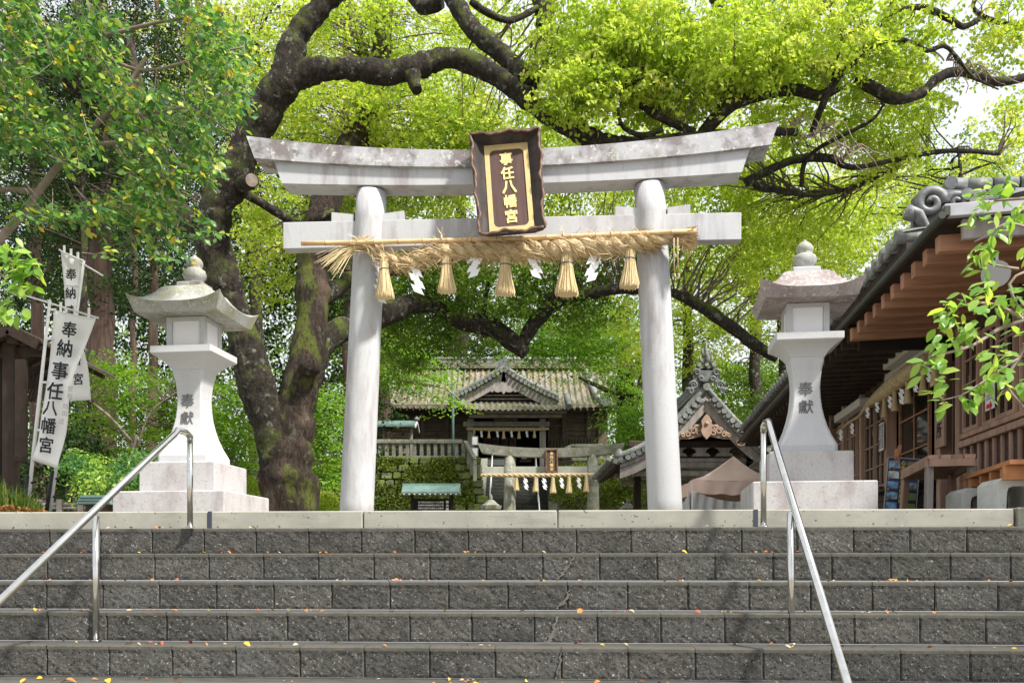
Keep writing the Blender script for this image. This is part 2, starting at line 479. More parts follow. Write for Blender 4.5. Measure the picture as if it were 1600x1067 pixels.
bark_trunk = mat('camphor_trunk_bark', (.070, .049, .036), (.018, .014, .011), 16, .95, .08, 20, squash=(1.3, 1.3, .35), layers=[
    dict(col=(.20, .14, .11), scale=1.6, lo=.56, hi=.68, sq=(1, 1, .5), amt=.6),
    dict(col=(.12, .15, .02), scale=2.0, lo=.53, hi=.61, amt=.8, sq=(1, 1, .5)),
    dict(col=(.018, .015, .012), scale=24, lo=.55, hi=.65, amt=.7, sq=(1, 1, .4)),
    dict(col=(.18, .20, .14), scale=6, lo=.59, hi=.67, amt=.5)])
bark_cedar = mat('cedar_bark', (.15, .10, .08), (.075, .052, .042), 6, .95, .03, 12, squash=(2.4, 2.4, .12))
twig_m = mat('twig', (.16, .12, .09), (.09, .07, .05), 8, .9)
twig_pale = mat('twig_pale', (.32, .27, .23), (.20, .15, .12), 8, .85)
def glassmat():
    m = bpy.data.materials.new('window_glass'); m.use_nodes = True
    b = m.node_tree.nodes['Principled BSDF']
    b.inputs['Base Color'].default_value = (.01, .012, .012, 1); b.inputs['Roughness'].default_value = .04
    b.inputs['Specular IOR Level'].default_value = .6
    return m
glass = glassmat()
def plasticmat():
    m = bpy.data.materials.new('clear_plastic_sheet'); m.use_nodes = True
    nt = m.node_tree; b = nt.nodes['Principled BSDF']
    b.inputs['Base Color'].default_value = (.88, .89, .90, 1); b.inputs['Roughness'].default_value = .35
    t = nd(nt, 'ShaderNodeBsdfTransparent'); mx = nd(nt, 'ShaderNodeMixShader'); mx.inputs[0].default_value = .58
    nt.links.new(t.outputs[0], mx.inputs[1]); nt.links.new(b.outputs[0], mx.inputs[2])
    nt.links.new(mx.outputs[0], nt.nodes['Material Output'].inputs['Surface'])
    return m
plastic = plasticmat()

young = leafmat('camphor_leaf', [(0, (.20, .30, .03)), (.25, (.32, .45, .045)), (.6, (.45, .57, .065)), (.93, (.66, .70, .20)), (.975, (.6, .17, .06))], .56, tcol=(1.2, 1.2, .75))
midleaf = leafmat('green_leaf', [(0, (.05, .11, .02)), (.4, (.11, .21, .03)), (.85, (.20, .33, .04)), (1, (.32, .42, .07))], .5)
mapleleaf = leafmat('maple_leaf', [(0, (.09, .21, .03)), (.5, (.17, .34, .035)), (1, (.30, .48, .05))], .55)
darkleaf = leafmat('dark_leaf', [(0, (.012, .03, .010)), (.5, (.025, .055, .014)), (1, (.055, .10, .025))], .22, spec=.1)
evergreen = leafmat('glossy_leaf', [(0, (.045, .13, .045)), (.5, (.11, .25, .07)), (.8, (.28, .42, .08)), (.955, (.50, .58, .12)), (.98, (.75, .50, .06))], .42, rough=.36, spec=.35, tcol=(1.2, 1.4, .5))
single_evergreen = leafmat('single_glossy_leaf', [(0, (.045, .13, .045)), (.5, (.11, .25, .07)), (.8, (.28, .42, .08)), (.93, (.50, .58, .12)), (.97, (.75, .50, .06))], .42, rough=.36, spec=.35, tcol=(1.2, 1.4, .5))
single_cherry = leafmat('single_cherry_leaf', [(0, (.17, .36, .08)), (.5, (.28, .48, .11)), (1, (.46, .60, .16))], .55, rough=.35)
grass_m = leafmat('grass_blade', [(0, (.07, .14, .02)), (.7, (.15, .26, .04)), (1, (.40, .36, .12))], .3)
mossleaf = leafmat('moss_tuft', [(0, (.07, .11, .015)), (.6, (.15, .21, .02)), (1, (.26, .33, .04))], .3)

# ------------------------------------------------------------------ foliage
def leafmesh(name, cen, up, length, width, mat_, rng, tint=None, fold=.18, flat=.6, droop=.0):
    """cen (n,3) leaf centres; leaves face roughly along up with spread; one mesh"""
    n = len(cen)
    nrm = rng.normal(size=(n, 3)) * (1 - flat) + np.asarray(up) * flat
    nrm /= np.linalg.norm(nrm, axis=1, keepdims=True)
    t = rng.normal(size=(n, 3)); t[:, 2] -= droop
    t -= nrm * (t * nrm).sum(1, keepdims=True)
    t /= np.linalg.norm(t, axis=1, keepdims=True) + 1e-9
    b = np.cross(nrm, t)
    L = length * rng.uniform(.65, 1.25, (n, 1)); W = width * rng.uniform(.7, 1.2, (n, 1))
    v = np.empty((n, 4, 3))
    v[:, 0] = cen - t * L * .5
    v[:, 1] = cen + b * W * .5 + nrm * W * fold - t * L * .06
    v[:, 2] = cen + t * L * .5
    v[:, 3] = cen - b * W * .5 + nrm * W * fold - t * L * .06
    idx = np.arange(n)[:, None] * 4
    tri = np.concatenate([idx + [0, 1, 2], idx + [0, 2, 3]], 1).reshape(-1, 3)
    me = bpy.data.meshes.new(name)
    me.vertices.add(n * 4); me.vertices.foreach_set('co', v.astype(np.float32).ravel())
    m = len(tri)
    me.loops.add(m * 3); me.loops.foreach_set('vertex_index', tri.astype(np.int32).ravel())
    me.polygons.add(m); me.polygons.foreach_set('loop_start', np.arange(0, m * 3, 3, dtype=np.int32))
    me.polygons.foreach_set('loop_total', np.full(m, 3, dtype=np.int32))
    me.update(calc_edges=True)
    a = me.attributes.new('tint', 'FLOAT', 'FACE')
    if tint is None: tint = rng.random(n)
    a.data.foreach_set('value', np.repeat(tint, 2).astype(np.float32))
    me.materials.append(mat_)
    return me

def blob_clusters(blobs, rng, shell=.55):
    """blobs: (center Vector, rx, ry, rz, n) -> cluster centres"""
    out = []
    for c, rx, ry, rz, n in blobs:
        d = rng.normal(size=(n, 3)); d /= np.linalg.norm(d, axis=1, keepdims=True)
        r = np.where(rng.random(n) < shell, rng.uniform(.75, 1.0, n), rng.random(n) ** (1 / 3))
        out.append(np.array(c) + d * r[:, None] * np.array([rx, ry, rz]))
    return np.concatenate(out)

def sprays(cl, per, rad, thick, rng, tintspread=.25):
    """dome shaped sprays of leaves about each cluster centre"""
    n = len(cl)
    a = rng.uniform(0, 2 * np.pi, (n, per)); r = np.sqrt(rng.random((n, per)))
    R_ = rad * rng.uniform(.6, 1.35, (n, 1))
    x = np.cos(a) * r * R_; y = np.sin(a) * r * R_
    z = thick * R_ * (.5 - r ** 2) * 1.6 + rng.normal(size=(n, per)) * thick * .22 * R_
    tl = rng.normal(size=(n, 1, 2)) * .35
    z = z + x * tl[:, :, 0] + y * tl[:, :, 1]
    p = np.stack([x, y, z], 2) + cl[:, None, :]
    up = np.stack([x * .9, y * .9, R_ * np.ones_like(x)], 2)
    up /= np.linalg.norm(up, axis=2, keepdims=True)
    tint = np.clip(rng.random((n, 1)) * (1 - tintspread) + rng.random((n, per)) * tintspread, 0, .94)
    return p.reshape(-1, 3), up.reshape(-1, 3), tint.ravel()

def crown(parent, blobs, per, rad, thick, leaf, width, mat_, seed, shell=.55, orange=0.0, flat=.55, droop=.3, name='crown', label=None, cut=None):
    rng = np.random.default_rng(seed)
    cl = blob_clusters(blobs, rng, shell)
    cl = cl[cl[:, 2] > GZ + .3]
    if cut is not None: cl = cut(cl)
    p, up, tint = sprays(cl, per, rad, thick, rng)
    if orange:
        k = rng.random(len(tint)) < orange
        tint[k] = 1.0
    loc = np.array(full(parent).translation)
    me = leafmesh(name, p - loc, up, leaf, width, mat_, rng, tint, flat=flat, droop=droop)
    link(name, me, parent, label=label, kind='stuff')
    return cl

def limb(parent, pts, name='limb', m=None, n=12, step=.12, jit=.16, seed=1, wig=.0, label=None, world=True):
    q = catmull(pts, step)
    pp = []; rr = []
    for i, (p, r) in enumerate(q):
        if wig:
            p = p + Vector((mnoise.noise(p * 1.1 + Vector((seed, 3, 0))), mnoise.noise(p * 1.1 + Vector((0, seed, 5))), mnoise.noise(p * 1.1 + Vector((9, 0, seed))))) * wig
        pp.append(p); rr.append(r * (1 + .10 * mnoise.noise(p * 2.3 + Vector((seed, seed, 0)))))
    mb = MB().tube(pp, rr, n, True, True, jit, seed)
    mb.build(name, m or bark_camphor, parent, world=world, label=label)
    return [(p, r) for p, r in zip(pp, rr)]

def PX(lst, d=None):
    """(px,py,D,width_px) list -> points with radii"""
    return [(P(a, b, c), w * .5 * c / F) for a, b, c, w in lst]

def twigs(parent, skeleton, cl, frac, seed, r0=.018, m=None, sag=.12, maxd=2.6, name='twigs'):
    """thin crooked twigs from the nearest limb point out to leaf clusters"""
    rng = random.Random(seed)
    sk = np.array([tuple(p) for p, r in skeleton])
    mb = MB()
    for c in cl:
        if rng.random() > frac: continue
        d = np.linalg.norm(sk - c, axis=1); i = int(d.argmin())
        if d[i] > maxd: continue
        a = Vector(sk[i]); b = Vector(c)
        L = (b - a).length
        pts = []
        k = max(4, int(L / .3))
        off = Vector((rng.uniform(-1, 1), rng.uniform(-1, 1), rng.uniform(-.2, 1))) * L * .22
        for j in range(k + 1):
            t = j / k
            q = a.lerp(b, t) + off * math.sin(math.pi * t) + Vector((rng.uniform(-1, 1), rng.uniform(-1, 1), rng.uniform(-1, 1))) * .04
            pts.append(q)
        r = r0 * min(1.6, .5 + L * .5)
        mb.tube(pts, [r * (1 - .8 * j / k) for j in range(k + 1)], 4, False)
    if mb.v: mb.build(name, m or twig_m, parent, world=True, kind='stuff')

# ================================================================== setting: ground, steps, kerb
TH = 0.06                                   # the steps and the gate are turned this much
e1 = Vector((math.cos(TH), -math.sin(TH), 0)); e2 = Vector((math.sin(TH), math.cos(TH), 0))
S0 = Vector((0, 7.09, 0))
TRD, RIS, BL = .322, .194, .40
def S(a, b, z): return S0 + e1 * a + e2 * b + Vector((0, 0, z))
def a_of(px, b=0.0, D0=7.09, th=TH):
    m = (px - 800) / F; c, s_ = math.cos(th), math.sin(th)
    return (m * (D0 + b * c) - b * s_) / (c + m * s_)

def ground():
    mb = MB()
    f = .36
    A = [S(-90, f, GZ - .004), S(90, f, GZ - .004), S(90, 500, GZ - .004), S(-90, 500, GZ - .004)]
    mb.add(A, [(0, 1, 2, 3)])
    mb.build('ground', ground_m, kind='structure')
    mb = MB()
    lo = -1.462
    mb.add([S(-90, -80, lo), S(90, -80, lo), S(90, .4, lo), S(-90, .4, lo)], [(0, 1, 2, 3)])
    mb.build('lower_ground', ground_m, kind='structure')
    # retaining banks at both sides of the flight
    for sgn, a0, a1 in ((-1, -90, -6.2), (1, 5.15, 90)):
        mb = MB()
        ca = (a0 + a1) / 2
        mb.add([S(a0, .2, lo), S(a1, .2, lo), S(a1, .34, GZ - .01), S(a0, .34, GZ - .01)], [(0, 1, 2, 3)])
        mb.build('bank', hill_m, kind='structure')
ground()

steps = thing('stone_steps', None, None, S0, -TH, kind='structure')
def block_mesh(seed, w=BL - .004, h=RIS - .004):
    """split-faced block: rough front, worn smooth top edge; origin at the middle of the front top edge"""
    rg = random.Random(seed)
    nx, nz = 17, 8
    zt = -.024
    vv = []; ff = []
    for j in range(nz + 1):
        for i in range(nx + 1):
            x = [-w / 2, -w / 2 + .009][i] if i < 2 else ([w / 2 - .009, w / 2][i - nx + 1] if i > nx - 2 else -w / 2 + .009 + (w - .018) * (i - 1) / (nx - 2)); z = zt - (h + zt) * j / nz
            edge = (i in (0, nx)) or j == nz
            y = 0.004 + (0 if edge else mnoise.noise(Vector((x * 13, z * 13, seed * 3.7))) * .004 + mnoise.noise(Vector((x * 40, z * 40, seed))) * .002 - .002 + rg.uniform(-.0016, .0016))
            if j == 0: y = -.002
            if edge: y = .011 if j < nz else .006
            vv.append((x, y, z))
    for j in range(nz):
        for i in range(nx):
            a = j * (nx + 1) + i
            ff.append((a, a + 1, a + nx + 2, a + nx + 1))
    mb = MB().add(vv, ff, False)
    n = len(mb.v)
    # sides, bottom
    mb.add([(-w / 2, .020, zt), (-w / 2, .12, zt), (-w / 2, .12, -h), (-w / 2, .020, -h), (w / 2, .020, zt), (w / 2, .12, zt), (w / 2, .12, -h), (w / 2, .020, -h)],
           [(0, 1, 2, 3), (4, 7, 6, 5)])
    me = mb.mesh('block', block_m, False)
    top = MB()
    top.add([(-w / 2, -.001, zt), (w / 2, -.001, zt), (w / 2, .0, -.007), (-w / 2, .0, -.007), (w / 2, .007, 0), (-w / 2, .007, 0), (w / 2, .12, 0), (-w / 2, .12, 0)],
            [(0, 1, 2, 3), (3, 2, 4, 5), (5, 4, 6, 7)], False)
    return me, top.mesh('block_edge', arris_m, False)
bvar = [block_mesh(i) for i in range(7)]
jpx = [564.4, 584.0, 609.0, 543.8, 568.9, 590.0]
for i in range(9):
    b = -TRD * i; z = .284 - RIS * i
    a0 = a_of(jpx[i], b) if i < 6 else .07 * i
    k0, k1 = -14, 11
    if i > 5: k0, k1 = -9, 8
    for k in range(k0, k1 + 1):
        ax = a0 + BL * (k + .5)
        if ax - BL / 2 < -6.0 or ax + BL / 2 > 5.1: continue
        v = R.randrange(7)
        o = link('block', bvar[v][0], steps, (ax, b + R.uniform(-.002, .002), z), (R.uniform(-.006, .006), 0, R.uniform(-.006, .006)))
        link('block_edge', bvar[v][1], o)
    mb = MB()
    mb.box((-.5, b + .030 + .19, z - RIS / 2 - .003), (11.2, .38, RIS - .010))
    mb.build('joint_mortar', mortar_m, steps)
    mb = MB(); mb.box((-.5, b + .12 + .12, z - .012), (11.2, .25, .022)); mb.build('tread', tread_m, steps)
# repair patches where the flight has cracked
patch_m = mat('repair_mortar', (.17, .165, .145), (.12, .115, .10), 20, .95, .004, 70)
def crack(row, pts, w):
    rc_ = random.Random(row)
    pp = []; ww_ = []
    for i in range(len(pts) - 1):
        for j in range(4):
            f = j / 4; pp.append((pts[i][0] + (pts[i + 1][0] - pts[i][0]) * f + rc_.uniform(-2.2, 2.2), pts[i][1] + (pts[i + 1][1] - pts[i][1]) * f)); ww_.append((w[i] + (w[i + 1] - w[i]) * f) * rc_.uniform(.35, 1.2))
    pts, w = pp + [pts[-1]], ww_ + [w[-1]]
    b = -TRD * row; z = .284 - RIS * row
    mb = MB(); L = []; Q = []
    for (px, py), ww in zip(pts, w):
        a = a_of(px, b - .004); 
        y = S(a, b, 0).y
        zz = -(py - YH) / F * y
        L.append((a - ww, b - .0095, zz)); Q.append((a + ww, b - .0095, zz))
    mb.strip(L, Q, (0, .02, 0))
    mb.build('crack_filler', patch_m, steps)
crack(1, [(897, 869), (893, 876), (884, 889), (876, 900), (870, 907)], [.006, .012, .014, .018, .006])
crack(2, [(889, 922), (885, 935), (876, 944), (870, 951)], [.006, .014, .022, .008])
crack(3, [(872, 962), (866, 980), (862, 992), (856, 1003)], [.008, .014, .018, .02])
crack(4, [(878, 1018), (874, 1035), (871, 1054)], [.006, .008, .004])

# kerb at the head of the flight
kerb = thing('kerb', None, None, S(0, TRD, 0), -TH, kind='structure')
ks = [-6.4, a_of(104, TRD) - 1.6, a_of(325, TRD), a_of(567, TRD), a_of(871, TRD), a_of(1181, TRD), a_of(1585, TRD)]
for u, v in zip(ks[:-1], ks[1:]):
    MB().box(((u + v) / 2, .11, (GZ + .27) / 2), (v - u - .008, .22, GZ - .27), bev=.008).build('kerb_stone', kerb_m, kerb)
for px in (328, 1181):
    MB().box((a_of(px, TRD), .108, (GZ + .27) / 2 + .001), (.032, .226, GZ - .272)).build('joint_sealant', seal_m, kerb)
# rough end of the flight, right
MB().box((a_of(1592, TRD) + .05, .10, .34), (.13, .2, .20), bev=.01).build('kerb_end_stone', stone_old, kerb)
MB().box((a_of(1592, TRD) + .10, -.17, .17), (.22, .4, .20), bev=.01).build('kerb_end_stone', concrete_m, kerb)

# ================================================================== handrails
def handrail(label, b1, b2, t1, t2, end, stub):
    t = thing('handrail', label, 'handrail', b1, 0, 'steel handrails on the steps')
    r = .0215
    up = [Vector(b1), Vector(t1)]
    MB().tube([b1, t1 - Vector((0, 0, .03))], r, 14).build('post', steel, t, world=True)
    MB().tube([b2, t2], r, 14).build('post', steel, t, world=True)
    rail = [t1 - Vector((0, 0, .05)), t1 + Vector((0, 0, -.012)), t1 + stub * .35 + Vector((0, 0, .012)), t1 + stub + Vector((0, 0, .008))]
    d = (end - (t1 + stub)); rail += [t1 + stub + d * .02 + Vector((0, 0, 0)), end]
    MB().tube(rail, [r + .002] * len(rail), 14).build('rail', steel, t, world=True)
    for q in (b1, b2):
        MB().lathe([(.036, 0), (.036, .004), (.024, .008)], 16, q).build('base_plate', steel, t, world=True)
    return t
b1 = P(297, 822, 7.2); b1.z = .288
b2 = P(150, 1003, 6.27); b2.z = -.488
handrail('left stainless steel handrail, running down in front of the left stone lantern', b1, b2, P(297, 680, 7.2), P(150, 806, 6.27), P(-60, 996, 5.1), Vector((-.045, -.14, .01)))
b1 = P(1193, 822, 7.05); b1.z = .288
b2 = P(1237, 1007, 6.05); b2.z = -.488
handrail('right stainless steel handrail, running down in front of the right stone lantern', b1, b2, P(1193, 664, 7.05), P(1235, 800, 6.05), P(1340, 1120, 4.6), Vector((.02, -.06, .012)))

# ================================================================== the great torii
def torii():
    t = thing('torii_gate', 'large pale granite torii gate at the head of the steps', 'torii gate', (-.03, 11, 0), -TH)
    for s_ in (-1, 1):
        mb = MB()
        ptop, pbot = 1.595, 1.78
        pts = []; rr = []
        for k in range(13):
            z = GZ - .02 + (4.33 - GZ) * k / 12
            f = (z - GZ) / (4.31 - GZ)
            pts.append(Vector((s_ * (pbot + (ptop - pbot) * f), 0, z))); rr.append(.196 - .022 * f)
        mb.tube(pts, rr, 40)
        mb.build('pillar', granite, t)
        mb = MB(); mb.lathe([(.212, 0), (.212, .02), (.2, .035)], 40, (s_ * pbot, 0, GZ - .012)); mb.build('pillar_foot', granite_old, t)
        # wedges over the tie beam
        for q in (-1, 1):
            x0 = s_ * 1.625 + q * .165; x1 = s_ * 1.625 + q * .42
            za, zb = (.075, .105)
            mb = MB().prism([(x0, 3.962), (x1, 3.962), (x1, 3.962 + zb), (x0, 3.962 + za)], (0, -.078, 0), (1, 0, 0), (0, 0, 1), (0, .156, 0))
            mb.build('wedge', granite, t)
    MB().box((0, 0, 3.808), (5.22, .17, .305), bev=.006).build('tie_beam', granite, t)
    # shimaki and kasagi, swept up to the ends
    N = 28
    def lin(fa, fb, xt, xb, y0, y1, name, m, crownz=0.0):
        vv = []; ff = []
        for i in range(N + 1):
            u = -1 + 2 * i / N
            xt_, xb_ = u * xt, u * xb
            ring = [(xb_, y0, fb(xb_)), (xb_, y1, fb(xb_)), (xt_, y1, fa(xt_)), (xt_, (y0 + y1) / 2, fa(xt_) + crownz), (xt_, y0, fa(xt_))]
            vv += ring
        for i in range(N):
            for k in range(5):
                k2 = (k + 1) % 5
                ff.append((i * 5 + k, i * 5 + k2, i * 5 + 5 + k2, i * 5 + 5 + k))
        ff += [tuple(range(5)), tuple(N * 5 + k for k in range(5))[::-1]]
        MB().add(vv, ff).build(name, m, t)
    lin(lambda x: 4.492 + .0195 * x * x, lambda x: 4.311 + .0098 * x * x, 2.69, 2.60, -.165, .165, 'lower_lintel', granite)
    lin(lambda x: 4.678 + .0257 * x * x, lambda x: 4.490 + .0195 * x * x, 3.0, 2.905, -.215, .215, 'top_lintel', granite_old, .04)
    return t
torii()

# plaque ------------------------------------------------------------
def plaque(loc, rot, s=1.0, label='', chars='事任八幡宮', big=True):
    t = thing('shrine_plaque', label, 'plaque', loc)
    t.rotation_euler = rot
    t.scale = (s * .98, s * .9, s * 1.13)
    iw, ih = .25, .505
    gold_w = .055
    if big:
        y0 = 0.0
        # inner board
        MB().box((0, .03, 0), (iw * 2 + .02, .03, ih * 2 + .02)).build('back_board', plaquewood, t)
        # cusped gold border: outer rect, inner rect with notched corners
        def inner(w, h, c):
            return [(-w + c, -h), (w - c, -h), (w - c * .35, -h + c * .35), (w, -h + c), (w, h - c), (w - c * .35, h - c * .35), (w - c, h), (-w + c, h), (-w + c * .35, h - c * .35), (-w, h - c), (-w, -h + c), (-w + c * .35, -h + c * .35)]
        q = inner(iw - gold_w, ih - gold_w * 1.15, .045)
        o_ = [(-iw + gold_w + .045, -ih), (iw - gold_w - .045, -ih), (iw, -ih), (iw, -ih + .11), (iw, ih - .11), (iw, ih), (iw - gold_w - .045, ih), (-iw + gold_w + .045, ih), (-iw, ih), (-iw, ih - .11), (-iw, -ih + .11), (-iw, -ih)]
        vv = [(x, 0, z) for x, z in o_] + [(x, 0, z) for x, z in q] + [(x, .014, z) for x, z in o_] + [(x, .014, z) for x, z in q]
        ff = []
        for k in range(12):
            k2 = (k + 1) % 12
            ff += [(k, k2, 12 + k2, 12 + k), (12 + k, 12 + k2, 36 + k2, 36 + k), (k2, k, 24 + k, 24 + k2)]
        MB().add(vv, ff).build('gold_border', gold, t)
        for ch, x, z, sz in zip(chars, (-.008, -.005, .004, .006, .006), (.335, .168, .008, -.155, -.325), (.150, .150, .165, .150, .155)):
            char(ch, goldletter, sz, t, (x, .013, z), bold=.026, ext=.05, rot=(0, -.03, 0))
        # funnel boards
        od = -.15
        O = [(-.350, -.530), (.350, -.530), (.392, .55), (-.392, .55)]
        I = [(-iw, -ih), (iw, -ih), (iw, ih), (-iw, ih)]
        for k in range(4):
            k2 = (k + 1) % 4
            a, b_, c, d = Vector((I[k][0], .016, I[k][1])), Vector((I[k2][0], .016, I[k2][1])), Vector((O[k2][0], od if O[k2][1] > 0 else -.07, O[k2][1])), Vector((O[k][0], od if O[k][1] > 0 else -.07, O[k][1]))
            nrm = (b_ - a).cross(d - a).normalized()
            ctr = Vector((0, .2, 0))
            if nrm.dot(a - ctr) < 0: nrm = -nrm
            nx = Vector((nrm.x, abs(nrm.y), nrm.z)) * .022
            MB().add([a, b_, c, d, a + nx, b_ + nx, c + nx, d + nx], [(0, 1, 2, 3), (7, 6, 5, 4), (0, 4, 5, 1), (1, 5, 6, 2), (2, 6, 7, 3), (3, 7, 4, 0)]).build('frame_board', framegrey, t)
            # scalloped, lacquered outer edge
            L = (c - d).length; n = max(10, int(L / .018)); pts = []; rr = []
            out = Vector((O[k][0] + O[k2][0], 0, O[k][1] + O[k2][1])).normalized()
            for j in range(n + 1):
                u = j / n; q_ = d.lerp(c, u)
                pts.append(q_ + out * (.013 * math.sin(u * L * 17 + k) + .006 * math.sin(u * L * 41)))
                rr.append(.011 + .007 * abs(math.sin(u * L * 30)))
            MB().tube(pts, rr, 8).build('scalloped_edge', copper_edge, t)
    return t
plaque((-.035, 10.60, 4.178), (math.radians(-16), math.radians(-4.3), -TH * .5), label='tall dark wooden name plaque with gold border at the centre of the large gate')

# sacred rope --------------------------------------------------------
def pt(px, py, b, D0=11.0):
    a = a_of(px, b, D0); q = Vector((0, D0, 0)) + e1 * a + e2 * b
    return Vector((q.x, q.y, -(py - YH) / F * q.y))

def tassel_mesh(name, H, w0, w1, seed):
    rg = random.Random(seed)
    mb = MB()
    zt = .28 * H
    prof = [(w0 * .8, 0), (w0, -.03), (w0 * .95, -zt), (w1 * .62, -H * .62), (w1 * .9, -H * .93), (w1 * .86, -H)]
    mb.lathe([(r * .9, z) for r, z in prof], 18)
    for k in range(70):
        an = rg.uniform(0, 2 * math.pi); sc = rg.uniform(.9, 1.06); L = rg.uniform(.93, 1.04)
        pts = [Vector((math.cos(an) * r * sc, math.sin(an) * r * sc, z * (L if z < -zt else 1))) for r, z in prof]
        mb.tube(pts, .0055 if k % 3 else .004, 3, False, True)
    return mb.mesh(name, straw_pale)
def shide_mesh(name, s=1.0, var=0):
    """four folded zigzag paper lozenges"""
    mb = MB(); z = 0; x = 0; y = 0
    w = .10 * s; h = .105 * s
    for k in range(4):
        q = -1 if var else 1
        x = (-.055, -.075, -.035, -.05)[k] * s; z = -k * .060 * s; y = -.004 * k
        a = Vector((q * x, y, z)); b = Vector((q * (x + .10 * s), y - .012, z - .035 * s))
        c = Vector((q * (x + .135 * s), y - .02, z - .115 * s)); d = Vector((q * (x + .035 * s), y - .006, z - .08 * s))
        th = Vector((0, .0012, 0))
        mb.add([a, b, c, d, a + th, b + th, c + th, d + th], [(0, 1, 2, 3), (7, 6, 5, 4), (0, 4, 5, 1), (2, 6, 7, 3), (1, 5, 6, 2), (3, 7, 4, 0)])
    return mb.mesh(name, paper)

def rope():
    t = thing('sacred_rope', 'thick twisted straw rope tied across the pillars of the large gate', 'straw rope', pt(780, 380, -.27))
    ctl = [(552, 389, 7), (566, 382, 8), (582, 388, 8), (598, 401, 8.5), (614, 408, 10), (631, 411, 11), (648, 408, 12), (665, 401, 12.5), (682, 396, 13), (699, 392, 13.5), (732, 391, 14), (765, 391, 14.5), (800, 391, 15),
           (834, 391, 15), (868, 390, 15.5), (902, 388, 16), (935, 385, 15.5), (968, 383, 14.5), (1002, 379, 13.5), (1030, 374, 11), (1050, 369, 9)]
    pts = [(pt(x, y, -.27 - .0), r * 10.7 / F) for x, y, r in ctl]
    cv = catmull(pts, .03)
    n = len(cv)
    # arc length
    s_ = [0]
    for i in range(1, n): s_.append(s_[-1] + (cv[i][0] - cv[i - 1][0]).length)
    rg = random.Random(3)
    tw = 2 * math.pi / .44
    strands = []
    for k in range(3):
        P_ = []; Rr = []
        for i, (p, r) in enumerate(cv):
            tng = (cv[min(i + 1, n - 1)][0] - cv[max(i - 1, 0)][0]).normalized()
            u = Vector((0, 0, 1)); u = (u - tng * u.dot(tng)).normalized(); w = tng.cross(u)
            ph = s_[i] * tw + k * 2 * math.pi / 3
            P_.append(p + (u * math.cos(ph) + w * math.sin(ph)) * r * .5)
            Rr.append(r * .62 * (1 + .06 * mnoise.noise(p * 9 + Vector((k, 0, 0)))))
        strands.append((P_, Rr))
        MB().tube(P_, Rr, 10, True, True, .06, k).build('strand', straw, t, world=True)
    # loose straws lying along the strands and sticking out
    mb = MB(); mb2 = MB(); mb3 = MB()
    for j in range(2900):
        P_, Rr = strands[j % 3]
        i = rg.randrange(1, n - 6)
        an = rg.uniform(0, 2 * math.pi)
        tng = (P_[i + 1] - P_[i]).normalized()
        u = Vector((0, 0, 1)); u = (u - tng * u.dot(tng)).normalized(); w = tng.cross(u)
        o = (u * math.cos(an) + w * math.sin(an))
        L = rg.uniform(.07, .20); a = P_[i] + o * Rr[i] * .97
        lift = rg.random() ** 3 * .9
        d = (tng * rg.choice((1, 1, -1)) + o * lift + Vector((rg.uniform(-.25, .25), rg.uniform(-.2, .2), rg.uniform(-.35, .15)))).normalized()
        m_ = a + d * L * .5 + o * .004
        e_ = a + d * L - Vector((0, 0, .02 * lift))
        (mb if j % 5 < 2 else (mb2 if j % 5 < 4 else mb3)).tube([a, m_, e_], [.0042, .0036, .0016], 3, False, False)
    mb.build('loose_straw', straw, t, world=True, kind='stuff')
    mb2.build('loose_straw', straw_pale, t, world=True, kind='stuff'); mb3.build('loose_straw', straw_dark, t, world=True, kind='stuff')
    # frayed ends
    mb = MB()
    for j in range(44):
        a = pt(560, 385, -.30) + Vector((rg.uniform(-.03, .03), rg.uniform(-.03, .03), rg.uniform(-.03, .03)))
        f = rg.random()
        e_ = pt(495 + f * 32 + rg.uniform(-6, 6), 403 + f * 28 + rg.uniform(-8, 8), -.33 + rg.uniform(-.06, .06))
        m_ = a.lerp(e_, .45) + Vector((0, 0, .05))
        mb.tube([a, m_, e_], [.005, .0045, .002], 3, False, False)
    mb.build('frayed_end', straw_pale, t, world=True)
    mb = MB()
    for j in range(150):
        a = pt(1052, 370, -.28) + Vector((rg.uniform(-.02, .02), rg.uniform(-.03, .03), rg.uniform(-.05, .05)))
        f = rg.uniform(-1, 1)
        e_ = pt(1090 + rg.uniform(-6, 4) - abs(f) * 4, 373 + f * 20, -.28 + rg.uniform(-.12, .12))
        mb.tube([a, a.lerp(e_, .5), e_], [.006, .006, .003], 3, False, False)
    for j in range(14):
        a = pt(1068, 372, -.33); e_ = pt(1064 + j * 1.6, 398 + rg.uniform(-8, 8), -.36)
        mb.tube([a, a.lerp(e_, .6) + Vector((.01, 0, .01)), e_], [.005, .004, .002], 3, False, False)
    mb.build('frayed_brush', straw, t, world=True)
    # binding cords
    mb = MB()
    for x in (1053, 1059):
        pts = [pt(x, 372, -.38), pt(x, 400, -.38), pt(x + 1, 432, -.38)]
        mb.tube(pts, [.007, .007, .006], 5); mb.tube([pt(x + 1, 428, -.38), pt(x + 4, 437, -.38)], [.012, .003], 5)
    mb.build('hanging_cord', straw, t, world=True)
    # bamboo carrying pole
    mb = MB()
    a, b_ = pt(471, 380.5, -.345), pt(1088, 361, -.345)
    nn = 16; pts = []; rr = []
    for k in range(nn + 1):
        q = a.lerp(b_, k / nn) + Vector((0, 0, -.02 * math.sin(math.pi * k / nn)))
        if 0 < k < nn:
            dd = (b_ - a).normalized()
            for o_, r_ in ((-.012, .026), (-.003, .030), (.003, .030), (.012, .027)):
                pts.append(q + dd * o_); rr.append(r_)
        else: pts.append(q); rr.append(.027)
    mb.tube(pts, rr, 14)
    mb.build('bamboo_pole', bamboo_m, t, world=True)
